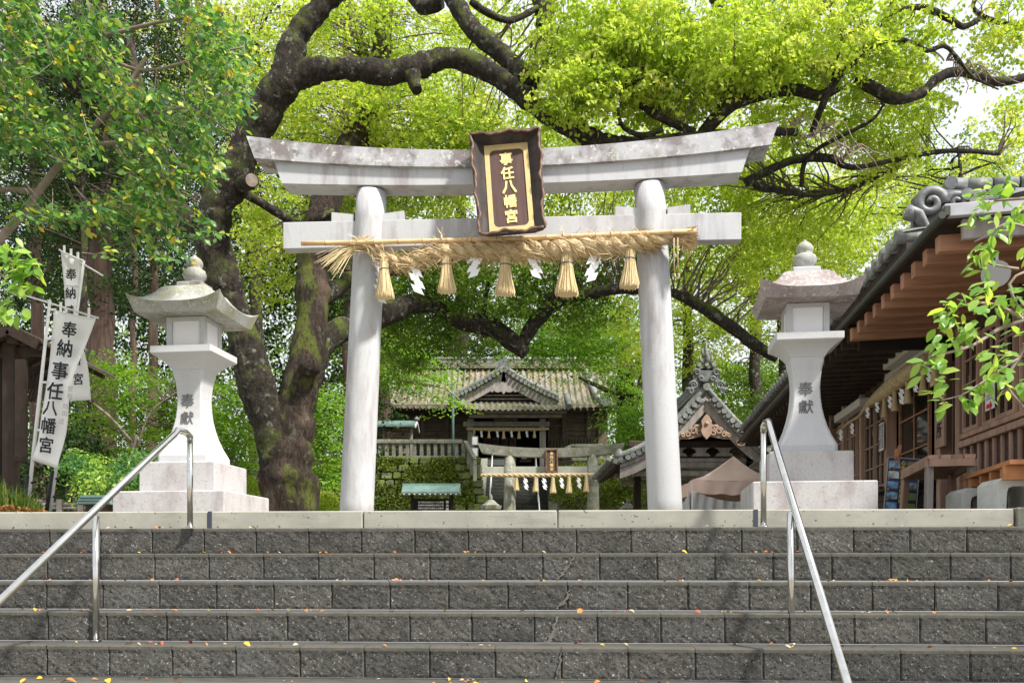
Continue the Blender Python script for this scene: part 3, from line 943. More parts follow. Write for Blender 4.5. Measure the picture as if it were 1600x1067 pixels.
    for k in range(1, nn):
        q = a.lerp(b_, k / nn) + Vector((0, 0, -.02 * math.sin(math.pi * k / nn)))
        MB().tube([q - (b_ - a).normalized() * .002, q + (b_ - a).normalized() * .002], .0312, 14).build('bamboo_node', twig_m, t, world=True)
    # ties
    for x, y in ((690, 372), (783, 372), (880, 368), (955, 366)):
        c = pt(x, y, -.345)
        mb = MB(); mb.lathe([(.036, -.008), (.042, 0), (.036, .008)], 12)
        mb.v = [(p[2] * 1.0, p[0], p[1]) for p in mb.v]
        for j in range(4):
            e_ = Vector((rg.uniform(-.06, .06), -.04, rg.uniform(.03, .12)))
            mb.tube([Vector((0, -.03, .03)), e_], [.004, .002], 3, False)
        mb.v = [(p[0] + c.x, p[1] + c.y, p[2] + c.z) for p in mb.v]
        mb.build('tie', straw_pale, t, world=True)
    T = [(600, 409, 466, 14), (697, 402, 456, 14.5), (789, 401, 460, 15.5), (886, 399, 461, 18), (985, 392, 449, 14.5)]
    tm = tassel_mesh('straw_tassel', .40, .052, .115, 5)
    bm_ = MB().lathe([(.056, -.006), (.060, 0), (.056, .006)], 18).mesh('binding', char_dark)
    for x, y0, y1, hw in T:
        c = pt(x, y0 - 4, -.27 - .03)
        H = (y1 - y0 + 4) / F * c.y
        sc = H / .40
        inv = full(t).inverted()
        o = link('straw_tassel', tm, t, inv @ c, (rg.uniform(-.04, .04), rg.uniform(-.05, .05), rg.uniform(0, 6)), scale=(hw / F * c.y / .105, hw / F * c.y / .105, sc))
        link('binding', bm_, o, (0, 0, -.105))
    for j, (x, y0, y1) in enumerate(((651, 420, 465), (746, 396, 440), (836, 398, 441), (929, 400, 447), (596, 438, 480))):
        c = pt(x - 2, y0 - 3, -.30 if j < 4 else -.24)
        s2 = (y1 - y0) / F * c.y / .30
        inv = full(t).inverted()
        link('paper_streamer', shide_mesh('paper_streamer', s2, j % 2), t, inv @ c, (0, 0, rg.uniform(-.3, .3)))
rope()

# ================================================================== stone lanterns
def lantern(cx, cy, rz, label, roofm, tierm, side):
    t = thing('stone_lantern', label, 'stone lantern', (cx, cy, 0), rz, 'pair of granite lanterns flanking the gate')
    dz = .0 if side < 0 else .068
    t.location.z = dz
    W = .523
    MB().box((0, 0, (.666 + .33) / 2), (W * 2, W * 2, .336), bev=.01).build('lower_tier', tierm, t)
    MB().box((0, 0, (.941 + .667) / 2), (.721, .721, .274), bev=.01).build('upper_tier', tierm, t)
    # flared shaft, square with slightly chamfered corners
    prof = [(.248, .942), (.248, 1.01), (.232, 1.045), (.205, 1.10), (.175, 1.18), (.150, 1.27), (.132, 1.36), (.122, 1.45), (.118, 1.54), (.121, 1.62), (.130, 1.70), (.146, 1.765), (.150, 1.808)]
    def sq(prof, name, m, ch=.18, smooth=False):
        vv = []; ff = []
        for r, z in prof:
            c = r * (1 - ch)
            vv += [(c, -r, z), (r, -c, z), (r, c, z), (c, r, z), (-c, r, z), (-r, c, z), (-r, -c, z), (-c, -r, z)]
        n = len(prof)
        for i in range(n - 1):
            for k in range(8):
                k2 = (k + 1) % 8
                ff.append((i * 8 + k, i * 8 + k2, i * 8 + 8 + k2, i * 8 + 8 + k))
        ff += [tuple(range(8))[::-1], tuple((n - 1) * 8 + k for k in range(8))]
        return MB().add(vv, ff).build(name, m, t)
    sq(prof, 'shaft', granite_bright, .10)
    def rad(z):
        for (r0, z0), (r1, z1) in zip(prof, prof[1:]):
            if z0 <= z <= z1: return r0 + (r1 - r0) * (z - z0) / (z1 - z0), (r1 - r0) / (z1 - z0)
    for ch, z in (('奉', 1.53), ('獻', 1.365)):
        r, sl = rad(z)
        char(ch, char_dark, .135, t, (-.012, -r - .0035, z), (math.atan(sl), 0, 0), bold=.004, ext=.02)
    # bracket table
    sq([(.146, 1.806), (.155, 1.815), (.170, 1.84), (.200, 1.875), (.243, 1.91), (.285, 1.935), (.2935, 1.945), (.2935, 2.004)], 'bracket_table', granite_bright, .03)
    # fire box: corner frame and recessed papered windows
    fb = thing('fire_box', None, None, (0, 0, 2.004)); fb.parent = t
    h = .285; w = .185
    # joined stone body
    body = MB()
    for sx in (-1, 1):
        for sy in (-1, 1):
            body.box((sx * (w - .026), sy * (w - .026), h / 2), (.052, .052, h - .002))
    for ax in (0, 1):
        for sg in (-1, 1):
            for z in (.014, h - .02):
                d = (2 * w - .106, .044, .026 if z < .1 else .038); c = (0, sg * (w - .025), z)
                if ax: d = (d[1], d[0], d[2]); c = (c[1], c[0], c[2])
                body.box(c, d)
    body.build('frame', granite_bright, fb)
    for ax in (0, 1):
        for sg in (-1, 1):
            d = (2 * w - .108, .01, h - .064); c = (0, sg * (w - .022), h / 2 - .006)
            if ax: d = (d[1], d[0], d[2]); c = (c[1], c[0], c[2])
            MB().box(c, d).build('window_paper', paper, fb)
    # roof as one carved stone
    N = 24
    def rz_(x, y):
        r = max(abs(x), abs(y)); m_ = min(abs(x), abs(y))
        if r < .47: z = 2.575 + (.47 - r) * .04
        else:
            u = (r - .47) / .53
            z = 2.575 - .205 * (1 - (1 - u) ** 2.1)
        z += .085 * max(0, r - .35) / .65 * (m_ / max(r, 1e-3)) ** 3.2 * r ** 2
        return z
    vv = []; ff = []
    Wt = .435
    g = [-1 + 2 * i / N for i in range(N + 1)]
    for j in range(N + 1):
        for i in range(N + 1):
            x, y = g[i], g[j]
            r = max(abs(x), abs(y)); m_ = min(abs(x), abs(y))
            sc = 1 + .03 * (m_ / max(r, 1e-3)) ** 4 * r
            vv.append((x * Wt * sc, y * Wt * sc, rz_(x, y)))
    for j in range(N):
        for i in range(N):
            a = j * (N + 1) + i; ff.append((a, a + 1, a + N + 2, a + N + 1))
    mb = MB().add(vv, ff, True)
    # rim
    loop = [(i, 0) for i in range(N)] + [(N, j) for j in range(N)] + [(N - i, N) for i in range(N)] + [(0, N - j) for j in range(N)]
    top = []; bot = []
    for i, j in loop:
        p = vv[j * (N + 1) + i]; top.append(p)
        x, y = g[i], g[j]; m_ = min(abs(x), abs(y))
        bot.append((x * .392, y * .392, 2.285 + .012 * m_ ** 6))
    n = len(loop)
    mb.add(top + bot, [(k, (k + 1) % n, n + (k + 1) % n, n + k) for k in range(n)])
    mb.add(bot + [(0, 0, 2.300)], [(k, (k + 1) % n, n) for k in range(n)])
    mb.build('roof', roofm, t)
    MB().box((0, 0, 2.60), (.245, .245, .07), bev=.008).build('finial_base', granite_old if side < 0 else granite, t)
    mb = MB().lathe([(.07, 2.63), (.078, 2.645), (.085, 2.67), (.098, 2.685), (.106, 2.71), (.106, 2.735), (.098, 2.76), (.075, 2.775), (.062, 2.785), (.072, 2.80), (.078, 2.82), (.074, 2.845), (.058, 2.87), (.035, 2.888), (.016, 2.895), (.018, 2.905), (.006, 2.915)], 28)
    mb.build('finial', granite_moss, t)
    return t
lantern(-2.975, 9.0, -.125, 'stone lantern with mossy roof, left of the gate, beside the camphor tree', granite_moss, granite_stained, -1)
lantern(2.678, 8.784, -.135, 'stone lantern with red-brown stained roof, right of the gate, beside the wooden office', granite_rust, granite_stained, 1)

# ================================================================== banners
def banner(label, pole0, pole1, bar0, bar1, left, right, chars, D, csize, side=(), group='white dedication banners', tiltz=0.0, sleeve=True):
    t = thing('nobori_banner', label, 'banner', P(pole0[0], pole0[1], D))
    a, b = P(*pole0, D), P(*pole1, D)
    a.z = GZ - .02
    MB().tube([a, a.lerp(b, .45), b], [.017, .016, .013], 10).build('pole', white_metal, t, world=True)
    if sleeve:
        MB().tube([a - Vector((.03, 0, .0)), (a - Vector((.03, 0, 0))).lerp(b, .20)], .026, 8).build('stand_sleeve', black_m, t, world=True)
        mb = MB()
        for f in (.04, .10, .17):
            q = a.lerp(b, f); mb.tube([q - Vector((.05, .01, 0)), q + Vector((.028, .0, 0))], .012, 6)
        mb.build('clamp', black_m, t, world=True)
    MB().tube([P(*bar0, D), P(*bar1, D)], .008, 8).build('crossbar', white_metal, t, world=True)
    # cloth from two edge curves
    n = len(left); m_ = 6
    vv = []; ff = []
    LL = catmull([(P(x, y, D), 0) for x, y in left], .08); RR = catmull([(P(x, y, D), 0) for x, y in right], .08)
    n = 22
    def at(c, f):
        k = f * (len(c) - 1); i = min(int(k), len(c) - 2); return c[i][0].lerp(c[i + 1][0], k - i)
    for i in range(n + 1):
        l, r = at(LL, i / n), at(RR, i / n)
        for j in range(m_ + 1):
            u = j / m_
            q = l.lerp(r, u)
            q.y += .035 * math.sin(u * 3.1 + i * .22) + .03 * math.sin(i * .5) * u
            vv.append(q)
    for i in range(n):
        for j in range(m_):
            k = i * (m_ + 1) + j; ff.append((k, k + 1, k + m_ + 2, k + m_ + 1))
    o = MB().add(vv, ff, True).build('cloth', cloth_m, t, world=True)
    md = o.modifiers.new('thickness', 'SOLIDIFY'); md.thickness = .002
    inv = full(t).inverted()
    for ch, x, y, s_ in chars:
        p = P(x, y, D - .075)
        c_ = char(ch, ink, s_ / F * D, t, inv @ p, (0, tiltz, 0), bold=.02, ext=.002, sx=.92)
    for ch, x, y, s_ in side:
        char(ch, ink_grey, s_ / F * D, t, inv @ P(x, y, D - .075), (0, tiltz, 0), bold=.0, ext=.002)
    for k in range(4):
        f = (.0, .22, .5, .8)[k]
        q = at(LL, f); w_ = a.lerp(b, max(0, min(1, (q.z - a.z) / (b.z - a.z))))
        MB().tube([w_, q + Vector((.02, 0, 0))], .011, 5).build('loop', cloth_m, t, world=True)
    for k in range(3):
        q = at(LL, 0).lerp(at(RR, 0), (k + .5) / 3)
        MB().box(q + Vector((0, 0, .035)), (.02, .01, .09)).build('top_loop', cloth_m, t, world=True)
    return t
ck = [('奉', 108.5, 515, 26), ('納', 101, 544, 28), ('事', 93.6, 579, 29), ('任', 86, 611, 28), ('八', 79, 637.5, 25), ('幡', 76, 665, 26), ('宮', 72, 695, 26)]
banner('nearer white banner on a leaning pole beside the dark wooden hut', (41, 801), (78, 469), (8, 452), (154, 497),
       [(84, 484), (77, 540), (72, 590), (66, 650), (62, 690), (52.7, 719)], [(150, 497), (137, 530), (126, 565), (117, 600), (107, 644), (97, 690), (88.5, 732)],
       ck, 8.6, 26, [('宮', 110, 607, 9), ('村', 109, 618, 9), ('岡', 102, 635, 9), ('田', 101, 646, 9), ('造', 96, 658, 9)], tiltz=.12)
banner('farther white banner, half hidden behind the nearer one', (76, 801), (131, 408), (92, 390), (161, 431),
       [(95, 394), (97, 430), (99, 470), (101, 530), (105, 590), (112, 628)], [(127, 410), (124, 450), (123, 480), (128, 530), (134, 570), (142, 624)],
       [('奉', 111, 429, 19), ('納', 110, 458, 19), ('事', 112, 486, 19), ('任', 113, 512, 19), ('八', 116, 538, 19), ('幡', 118, 562, 19), ('宮', 122, 592, 19)], 9.2, 20, tiltz=-.05)

# ================================================================== dark hut at the left edge
def hut():
    t = thing('wooden_hut', 'dark timber hut with small gabled roof at the left edge', 'hut', P(0, 800, 10.2))
    D = 10.0
    def pole(x0, x1, y0, y1, D_, m=oldwood, dep=.12, name='post'):
        a = P(x0, y0, D_); b = P(x1, y1, D_)
        MB().box(((a.x + b.x) / 2, D_, (a.z + b.z) / 2), (abs(b.x - a.x), dep, abs(a.z - b.z)), bev=.006).build(name, m, t, world=True)
    pole(8, 27, 536, 808, 9.9)
    pole(25, 42, 562, 716, 9.75, dep=.06, name='plank')
    pole(-60, 12, 535, 808, 10.8, darkwood, .04, name='wall_board')
    pole(-2, 8, 560, 808, 9.95, darkwood, .05, name='plank')
    pole(24, 42, 712, 722, 9.72, oldwood, .05, 'bracket')
    pole(-40, 64, 543, 556, 9.95, oldwood, .1, 'beam')
    pole(13, 30, 515, 537, 9.8, oldwood, .1, 'beam_end')
    # roof slopes with rafters and shingles
    ap = P(22, 517, 9.8)
    for sx, ex, ey in ((1, 68, 541), (-1, -60, 560)):
        e_ = P(ex, ey, 9.8)
        d = Vector((0, 1.8, 0))
        for k in range(9):
            f = k / 8.5
            a = ap.lerp(e_, f) + Vector((0, -.1, .035)); b_ = ap.lerp(e_, f + .16) + Vector((0, -.1, .015))
            MB().add([a, b_, b_ + d, a + d, a + Vector((0, 0, .02)), b_ + Vector((0, 0, .02)), b_ + d + Vector((0, 0, .02)), a + d + Vector((0, 0, .02))],
                     [(0, 1, 2, 3), (4, 7, 6, 5), (0, 4, 5, 1), (1, 5, 6, 2), (2, 6, 7, 3), (3, 7, 4, 0)]).build('shingle', oldwood, t, world=True)
        for k in range(6):
            y = 9.75 + k * .3
            MB().bar((ap.x, y, ap.z - .03), (e_.x, y, e_.z - .03), .04, .05).build('rafter', oldwood, t, world=True)
        MB().bar(ap + Vector((0, -.12, -.015)), e_ + Vector((0, -.12, -.015)), .03, .09).build('barge_board', oldwood, t, world=True)
    # lattice under the right slope
    for k in range(6):
        x = 36 + k * 5
        a, b_ = P(x + 8, 570 + k * 2, 10.3), P(x - 8, 628, 10.3)
        MB().bar(a, b_, .02, .02).build('lattice_slat', oldwood, t, world=True)
    return t
hut()

# ================================================================== second torii
def torii2():
    D0 = 30.0
    t = thing('torii_gate', 'small old mossy torii gate before the stairs, seen through the large gate', 'torii gate', (P(861, 797, D0).x, D0, 0), -.03)
    s_ = D0 / F
    xl, xr = (796 - 861) * s_, (927 - 861) * s_
    for x in (xl, xr):
        z1 = (YH - 706) * s_
        MB().tube([(x * 1.02, 0, GZ - .02), (x, 0, 1.6), (x * .98, 0, z1)], [.20, .19, .175], 20, jit=.03).build('pillar', stone_old, t)
    MB().box((0, 0, (YH - 735) * s_), (209 * s_, .16, 12 * s_), bev=.01).build('tie_beam', mat('pale_stone', (.42, .43, .38), (.33, .34, .29), 4, .9, .002, 30), t)
    N = 20; vv = []; ff = []
    for i in range(N + 1):
        u = -1 + 2 * i / N; x = u * 115 * s_
        zt = (YH - 701) * s_ + .0 + .17 * abs(u) ** 2.2; zb = zt - 15 * s_ + .03 * (1 - abs(u))
        xb = u * 108 * s_
        vv += [(xb, -.17, zb), (xb, .17, zb), (x, .20, zt), (x, -.20, zt)]
    for i in range(N):
        for k in range(4):
            k2 = (k + 1) % 4; ff.append((i * 4 + k, i * 4 + k2, i * 4 + 4 + k2, i * 4 + 4 + k))
    ff += [(0, 1, 2, 3), (N * 4 + 3, N * 4 + 2, N * 4 + 1, N * 4)]
    MB().add(vv, ff).build('top_lintel', stone_old, t)
    p = thing('shrine_plaque', 'small brown name plaque on the small mossy gate', 'plaque', (P(862, 720, 29.7).x, 29.72, P(862, 720, 29.7).z))
    p.rotation_euler = (math.radians(-8), 0, 0)
    w, h = 17 * s_, 35 * s_
    MB().box((0, .03, 0), (w, .05, h), bev=.01).build('panel', plaquewood, p)
    fr = MB()
    for sx in (-1, 1): fr.box((sx * (w / 2), 0, 0), (.05, .09, h + .05), bev=.01)
    for sz in (-1, 1): fr.box((0, 0, sz * h / 2), (w - .06, .088, .05), bev=.01)
    fr.build('frame', copper_edge, p)
    for k, ch in enumerate('事任八幡宮'):
        char(ch, goldletter, .115, p, (0, 0.002, h * .36 - k * h * .18), bold=.008)
    small_rope((751, 742), (943, 741), D0 - .35, [(807, 766), (837, 768), (864, 770), (889, 770), (916, 768)], [(821, 764), (850, 764), (877, 762), (904, 762)], 7,
               'straw rope with tassels on the small mossy gate', (750, 738))

_tsm = None
def small_rope(a, b, D, tass, shid, w, label, fray=None, z1=None):
    global _tsm
    A, B = (P(*a, D), P(*b, D)) if not isinstance(a, Vector) else (a, b)
    t = thing('sacred_rope', label, 'straw rope', A)
    n = 70; rr = w * .5 / F * D
    L = (B - A).length; dd = (B - A).normalized()
    up = Vector((0, 0, 1)); si = dd.cross(up).normalized()
    for k in range(3):
        pts = []; rad = []
        for i in range(n + 1):
            f = i / n
            taper = .45 + .55 * math.sin(math.pi * min(1, max(0, f * .9 + .05))) ** .5
            ph = f * L / (rr * 7) * 2 * math.pi + k * 2.094
            c = A.lerp(B, f) - Vector((0, 0, .25 * rr * math.sin(math.pi * f)))
            pts.append(c + (up * math.cos(ph) + si * math.sin(ph)) * rr * .5 * taper); rad.append(rr * .6 * taper)
        MB().tube(pts, rad, 6).build('strand', straw, t, world=True)
    if _tsm is None:
        _tsm = tassel_mesh('straw_tassel', 1.0, .10, .20, 8)
        me = _tsm
    inv = full(t).inverted()
    for q in tass:
        if isinstance(q, tuple):
            x, y1 = q; f = (x - a[0]) / (b[0] - a[0]); c = A.lerp(B, f); H = c.z - P(x, y1, D).z
        else: c, H = q.to_3d(), z1
        link('straw_tassel', _tsm, t, inv @ c, scale=(H, H, H))
    for q in shid:
        if isinstance(q, tuple):
            x, y1 = q; f = (x - a[0]) / (b[0] - a[0]); c = A.lerp(B, f); H = c.z - P(x, y1, D).z
        else: c, H = q.to_3d(), z1
        link('paper_streamer', shide_mesh('paper_streamer', H / .30, 0), t, inv @ (c - Vector((0, .05, .2 * H))), scale=(.7, 1, .9))
    return t
torii2()

# ================================================================== terrace, retaining wall, stair, balustrade
TD = 38.0
def terrace():
    z1 = P(0, 716, TD).z
    s_ = TD / F
    xs0, xs1 = P(748, 0, TD).x, P(866, 0, TD).x
    MB().box(((-40 + xs0) / 2, TD + 30.5, (z1 + GZ) / 2 - .2), (xs0 + 40, 60, z1 - GZ + .3)).build('terrace', hill_m, kind='structure')
    MB().box(((40 + xs1) / 2, TD + 30.5, (z1 + GZ) / 2 - .2), (40 - xs1, 60, z1 - GZ + .3)).build('terrace', hill_m, kind='structure')
    MB().box(((xs0 + xs1) / 2, TD + 34, (z1 + GZ) / 2 - .25), (xs1 - xs0, 53, z1 - GZ + .3)).build('terrace', stair_m, kind='structure')
    # stair
    st = thing('far_stairs', None, None, ((xs0 + xs1) / 2, TD - 2, GZ), 0, kind='structure')
    n = 20; h = (z1 - GZ - .12) / n
    for k in range(n):
        MB().box((0, k * .42 + .3 - 1.0, h * k + h / 2), (xs1 - xs0 - .1, .6 + .0, h), bev=.015).build('step', stair_m, st)
    slope = math.atan2(z1 - GZ, n * .42)
    for sx in (-1, 1):
        a = Vector((sx * (xs1 - xs0) / 2 * .97, -1.2, .25)); b = a + Vector((0, n * .42 + .5, z1 - GZ + .25))
        MB().bar(a, b, .34, .30).build('cheek_stone', stone_old if sx < 0 else stair_m, st)
    # thin white hand rails
    for sx, nm in ((-.72, 'left'), (.60, 'right')):
        x = sx * (xs1 - xs0) / 2
        x = x + (xs0 + xs1) / 2
        r = thing('handrail', 'thin white handrail at the %s of the far stairs' % nm, 'handrail', (x, TD - 2.5, GZ), 0, 'thin handrails on the far stairs')
        MB().tube([(0, 0, .85), (0, n * .42, .85 + z1 - GZ)], .03, 6).build('rail', white_metal, r)
        for k in range(5):
            MB().tube([(0, k * 2.05 + .05, k * 2.05 * (z1 - GZ) / (n * .42)), (0, k * 2.05 + .05, .85 + k * 2.05 * (z1 - GZ) / (n * .42))], .025, 6).build('post', white_metal, r)
    # mossy stone retaining wall, stones as real relief
    w = thing('retaining_wall', 'old dry stone retaining wall overgrown with moss, left of the far stairs', 'stone wall', (P(600, 0, TD).x, TD, GZ))
    rg = random.Random(12)
    x_l = P(470, 0, TD).x; cell = []
    zz = GZ - .1; row = 0
    while zz < z1 - .12:
        hh = rg.uniform(.24, .36); x = x_l + rg.uniform(0, .3)
        while x < xs0 - .05:
            ww = rg.uniform(.28, .55)
            cell.append((x, zz, ww, hh)); x += ww
        zz += hh
    vis = [c for c in cell if 582 < c[0] / TD * F + 800 < 760]
    rg.shuffle(vis); vis_set = set(id(c) for c in vis[:290])
    stuff = MB()
    protos = []
    for k in range(8):
        mb = MB(); mb.box((0, 0, 0), (1, .3, 1), bev=.16)
        mb.v = [(p[0] * (1 + rg.uniform(-.1, .1)), p[1] + rg.uniform(-.03, .03), p[2] * (1 + rg.uniform(-.1, .1))) for p in mb.v]
        protos.append(mb)
    pm = [m_.mesh('stone', wall_stone) for m_ in protos]
    for c in cell:
        x, z, ww, hh = c
        lean = (z - GZ) * .13
        yy = TD - .02 + lean - .45 + rg.uniform(-.06, .06)
        if id(c) in vis_set:
            k = rg.randrange(8)
            o = link('stone', pm[k], w, (x + ww / 2 - w.location.x, yy - w.location.y, z + hh / 2 - w.location.z), (rg.uniform(-.1, .1), rg.uniform(-.1, .1), rg.uniform(-.1, .1)), scale=(ww * .96, 1, hh * .96))
        else:
            m_ = protos[rg.randrange(8)]
            stuff.add([(p[0] * ww * .96 + x + ww / 2, p[1] + yy, p[2] * hh * .96 + z + hh / 2) for p in m_.v], m_.f)
    if stuff.v: stuff.build('rubble', wall_stone, w, world=True, kind='stuff')
    # end return of the wall
    MB().prism([(-.5, GZ - .1), (4.5, GZ - .1), (4.5, z1), (0, z1)], (xs0 - .02, TD, 0), (0, 1, 0), (0, 0, 1), (.05, 0, 0)).build('return_face', stone_old, w, world=True)
    # moss and fern tufts on it
    rng = np.random.default_rng(4)
    n = 26000
    px = rng.uniform(480, 742, n); zc = rng.uniform(GZ, z1 + .05, n)
    dens = np.array([mnoise.noise(Vector((a * .02, b * 1.3, 0))) for a, b in zip(px[:n], zc)])
    k = dens > -.18 + rng.normal(size=n) * .12
    px, zc = px[k], zc[k]
    cen = np.stack([(px - 800) / F * TD, TD - .66 + (zc - GZ) * .13 + rng.uniform(-.08, .06, len(px)), zc], 1)
    me = leafmesh('moss', cen - np.array(w.location), np.array([0, -.8, .6]), .11, .07, mossleaf, rng, flat=.5, droop=.3)
    link('moss', me, w, kind='stuff')
    # balustrade on top
    bz = P(0, 686, TD + .2).z
    bl = thing('stone_balustrade', 'grey green stone balustrade on the retaining wall left of the far stairs', 'balustrade', (P(660, 0, TD).x, TD + .3, z1))
    x0, x1 = P(480, 0, TD).x, P(722, 0, TD).x
    top = P(0, 690, TD + .3).z
    MB().box(((x0 + x1) / 2 - bl.location.x, 0, top - z1), (x1 - x0, .26, .16), bev=.02).build('top_rail', stone_old, bl)
    MB().box(((x0 + x1) / 2 - bl.location.x, 0, .05), (x1 - x0, .34, .14), bev=.02).build('bottom_rail', stone_old, bl)
    k = 0; px = 724
    pm_ = MB().box((0, 0, 0), (.145, .14, top - z1 - .14), bev=.015).mesh('baluster', stone_old)
    while px > 480:
        link('baluster', pm_, bl, (P(px, 0, TD + .3).x - bl.location.x, 0, (top - z1) / 2 + .0)); px -= 10.9
    # raking end with rail beside the stair
    a = Vector((x1 + .1 - bl.location.x, .1, top - z1)); b = Vector((xs0 - .1 - bl.location.x, -1.6, -.2))
    MB().bar(a, b, .16, .14, bev=.01).build('raking_rail', stone_old, bl)
    for f in (.35, .7, 1.0):
        q = a.lerp(b, f); MB().box((q.x, q.y, q.z - .42), (.13, .13, .8), bev=.01).build('baluster', stone_old, bl)
    br = thing('stone_balustrade', 'stone balustrade right of the far stairs, above the hedge', 'balustrade', (P(920, 0, TD).x, TD + 1.0, z1))
    x0, x1 = P(893, 0, TD + 1).x, P(985, 0, TD + 1).x
    MB().box(((x0 + x1) / 2 - br.location.x, 0, .62), (x1 - x0, .24, .12), bev=.02).build('top_rail', stone_old, br)
    MB().box(((x0 + x1) / 2 - br.location.x, 0, .05), (x1 - x0, .3, .12), bev=.02).build('bottom_rail', stone_old, br)
    px = 895
    while px < 985:
        MB().box((P(px, 0, TD + 1).x - br.location.x, 0, .33), (.13, .13, .48), bev=.012).build('baluster', stone_old, br); px += 11
    a = Vector((x0 - br.location.x, 0, .62)); b = a + Vector((-.9, -.5, -.55))
    MB().bar(a, b, .16, .13, bev=.01).build('raking_rail', stone_old, br)
    return z1
Z1 = terrace()

# ================================================================== main hall
def tiled(name, o, ax, ay, n_c, n_r, W, curve, m, parent, tw=None, lift=.045, thick=.05, clipf=None):
    """tiled roof slope.  o: eave start, ax: unit along the eave, ay(r) -> point offset for 0..1 up the slope, n_c columns, n_r courses"""
    seg = 6; vv = []; ff = []
    up = Vector((0, 0, 1))
    rows = []
    for r in range(n_r):
        for e in (0, 1):
            f = (r + e) / n_r
            rows.append((f, (1 - e) * thick))
    nc = n_c * seg
    idx = {}
    for ri, (f, h) in enumerate(rows):
        for c in range(nc + 1):
            u = c / nc
            ph = (c % seg) / seg
            bump = lift * (math.sin(ph * 2 * math.pi) ** 1) if True else 0
            q = o + ax * (u * W) + curve(u, f) + up * (bump + h)
            vv.append(q)
    for ri in range(len(rows) - 1):
        for c in range(nc):
            if clipf and not clipf((c + .5) / nc, rows[ri][0]): continue
            a = ri * (nc + 1) + c
            ff.append((a, a + 1, a + nc + 2, a + nc + 1))
    return MB().add(vv, ff).build(name, m, parent, world=True, kind='stuff')

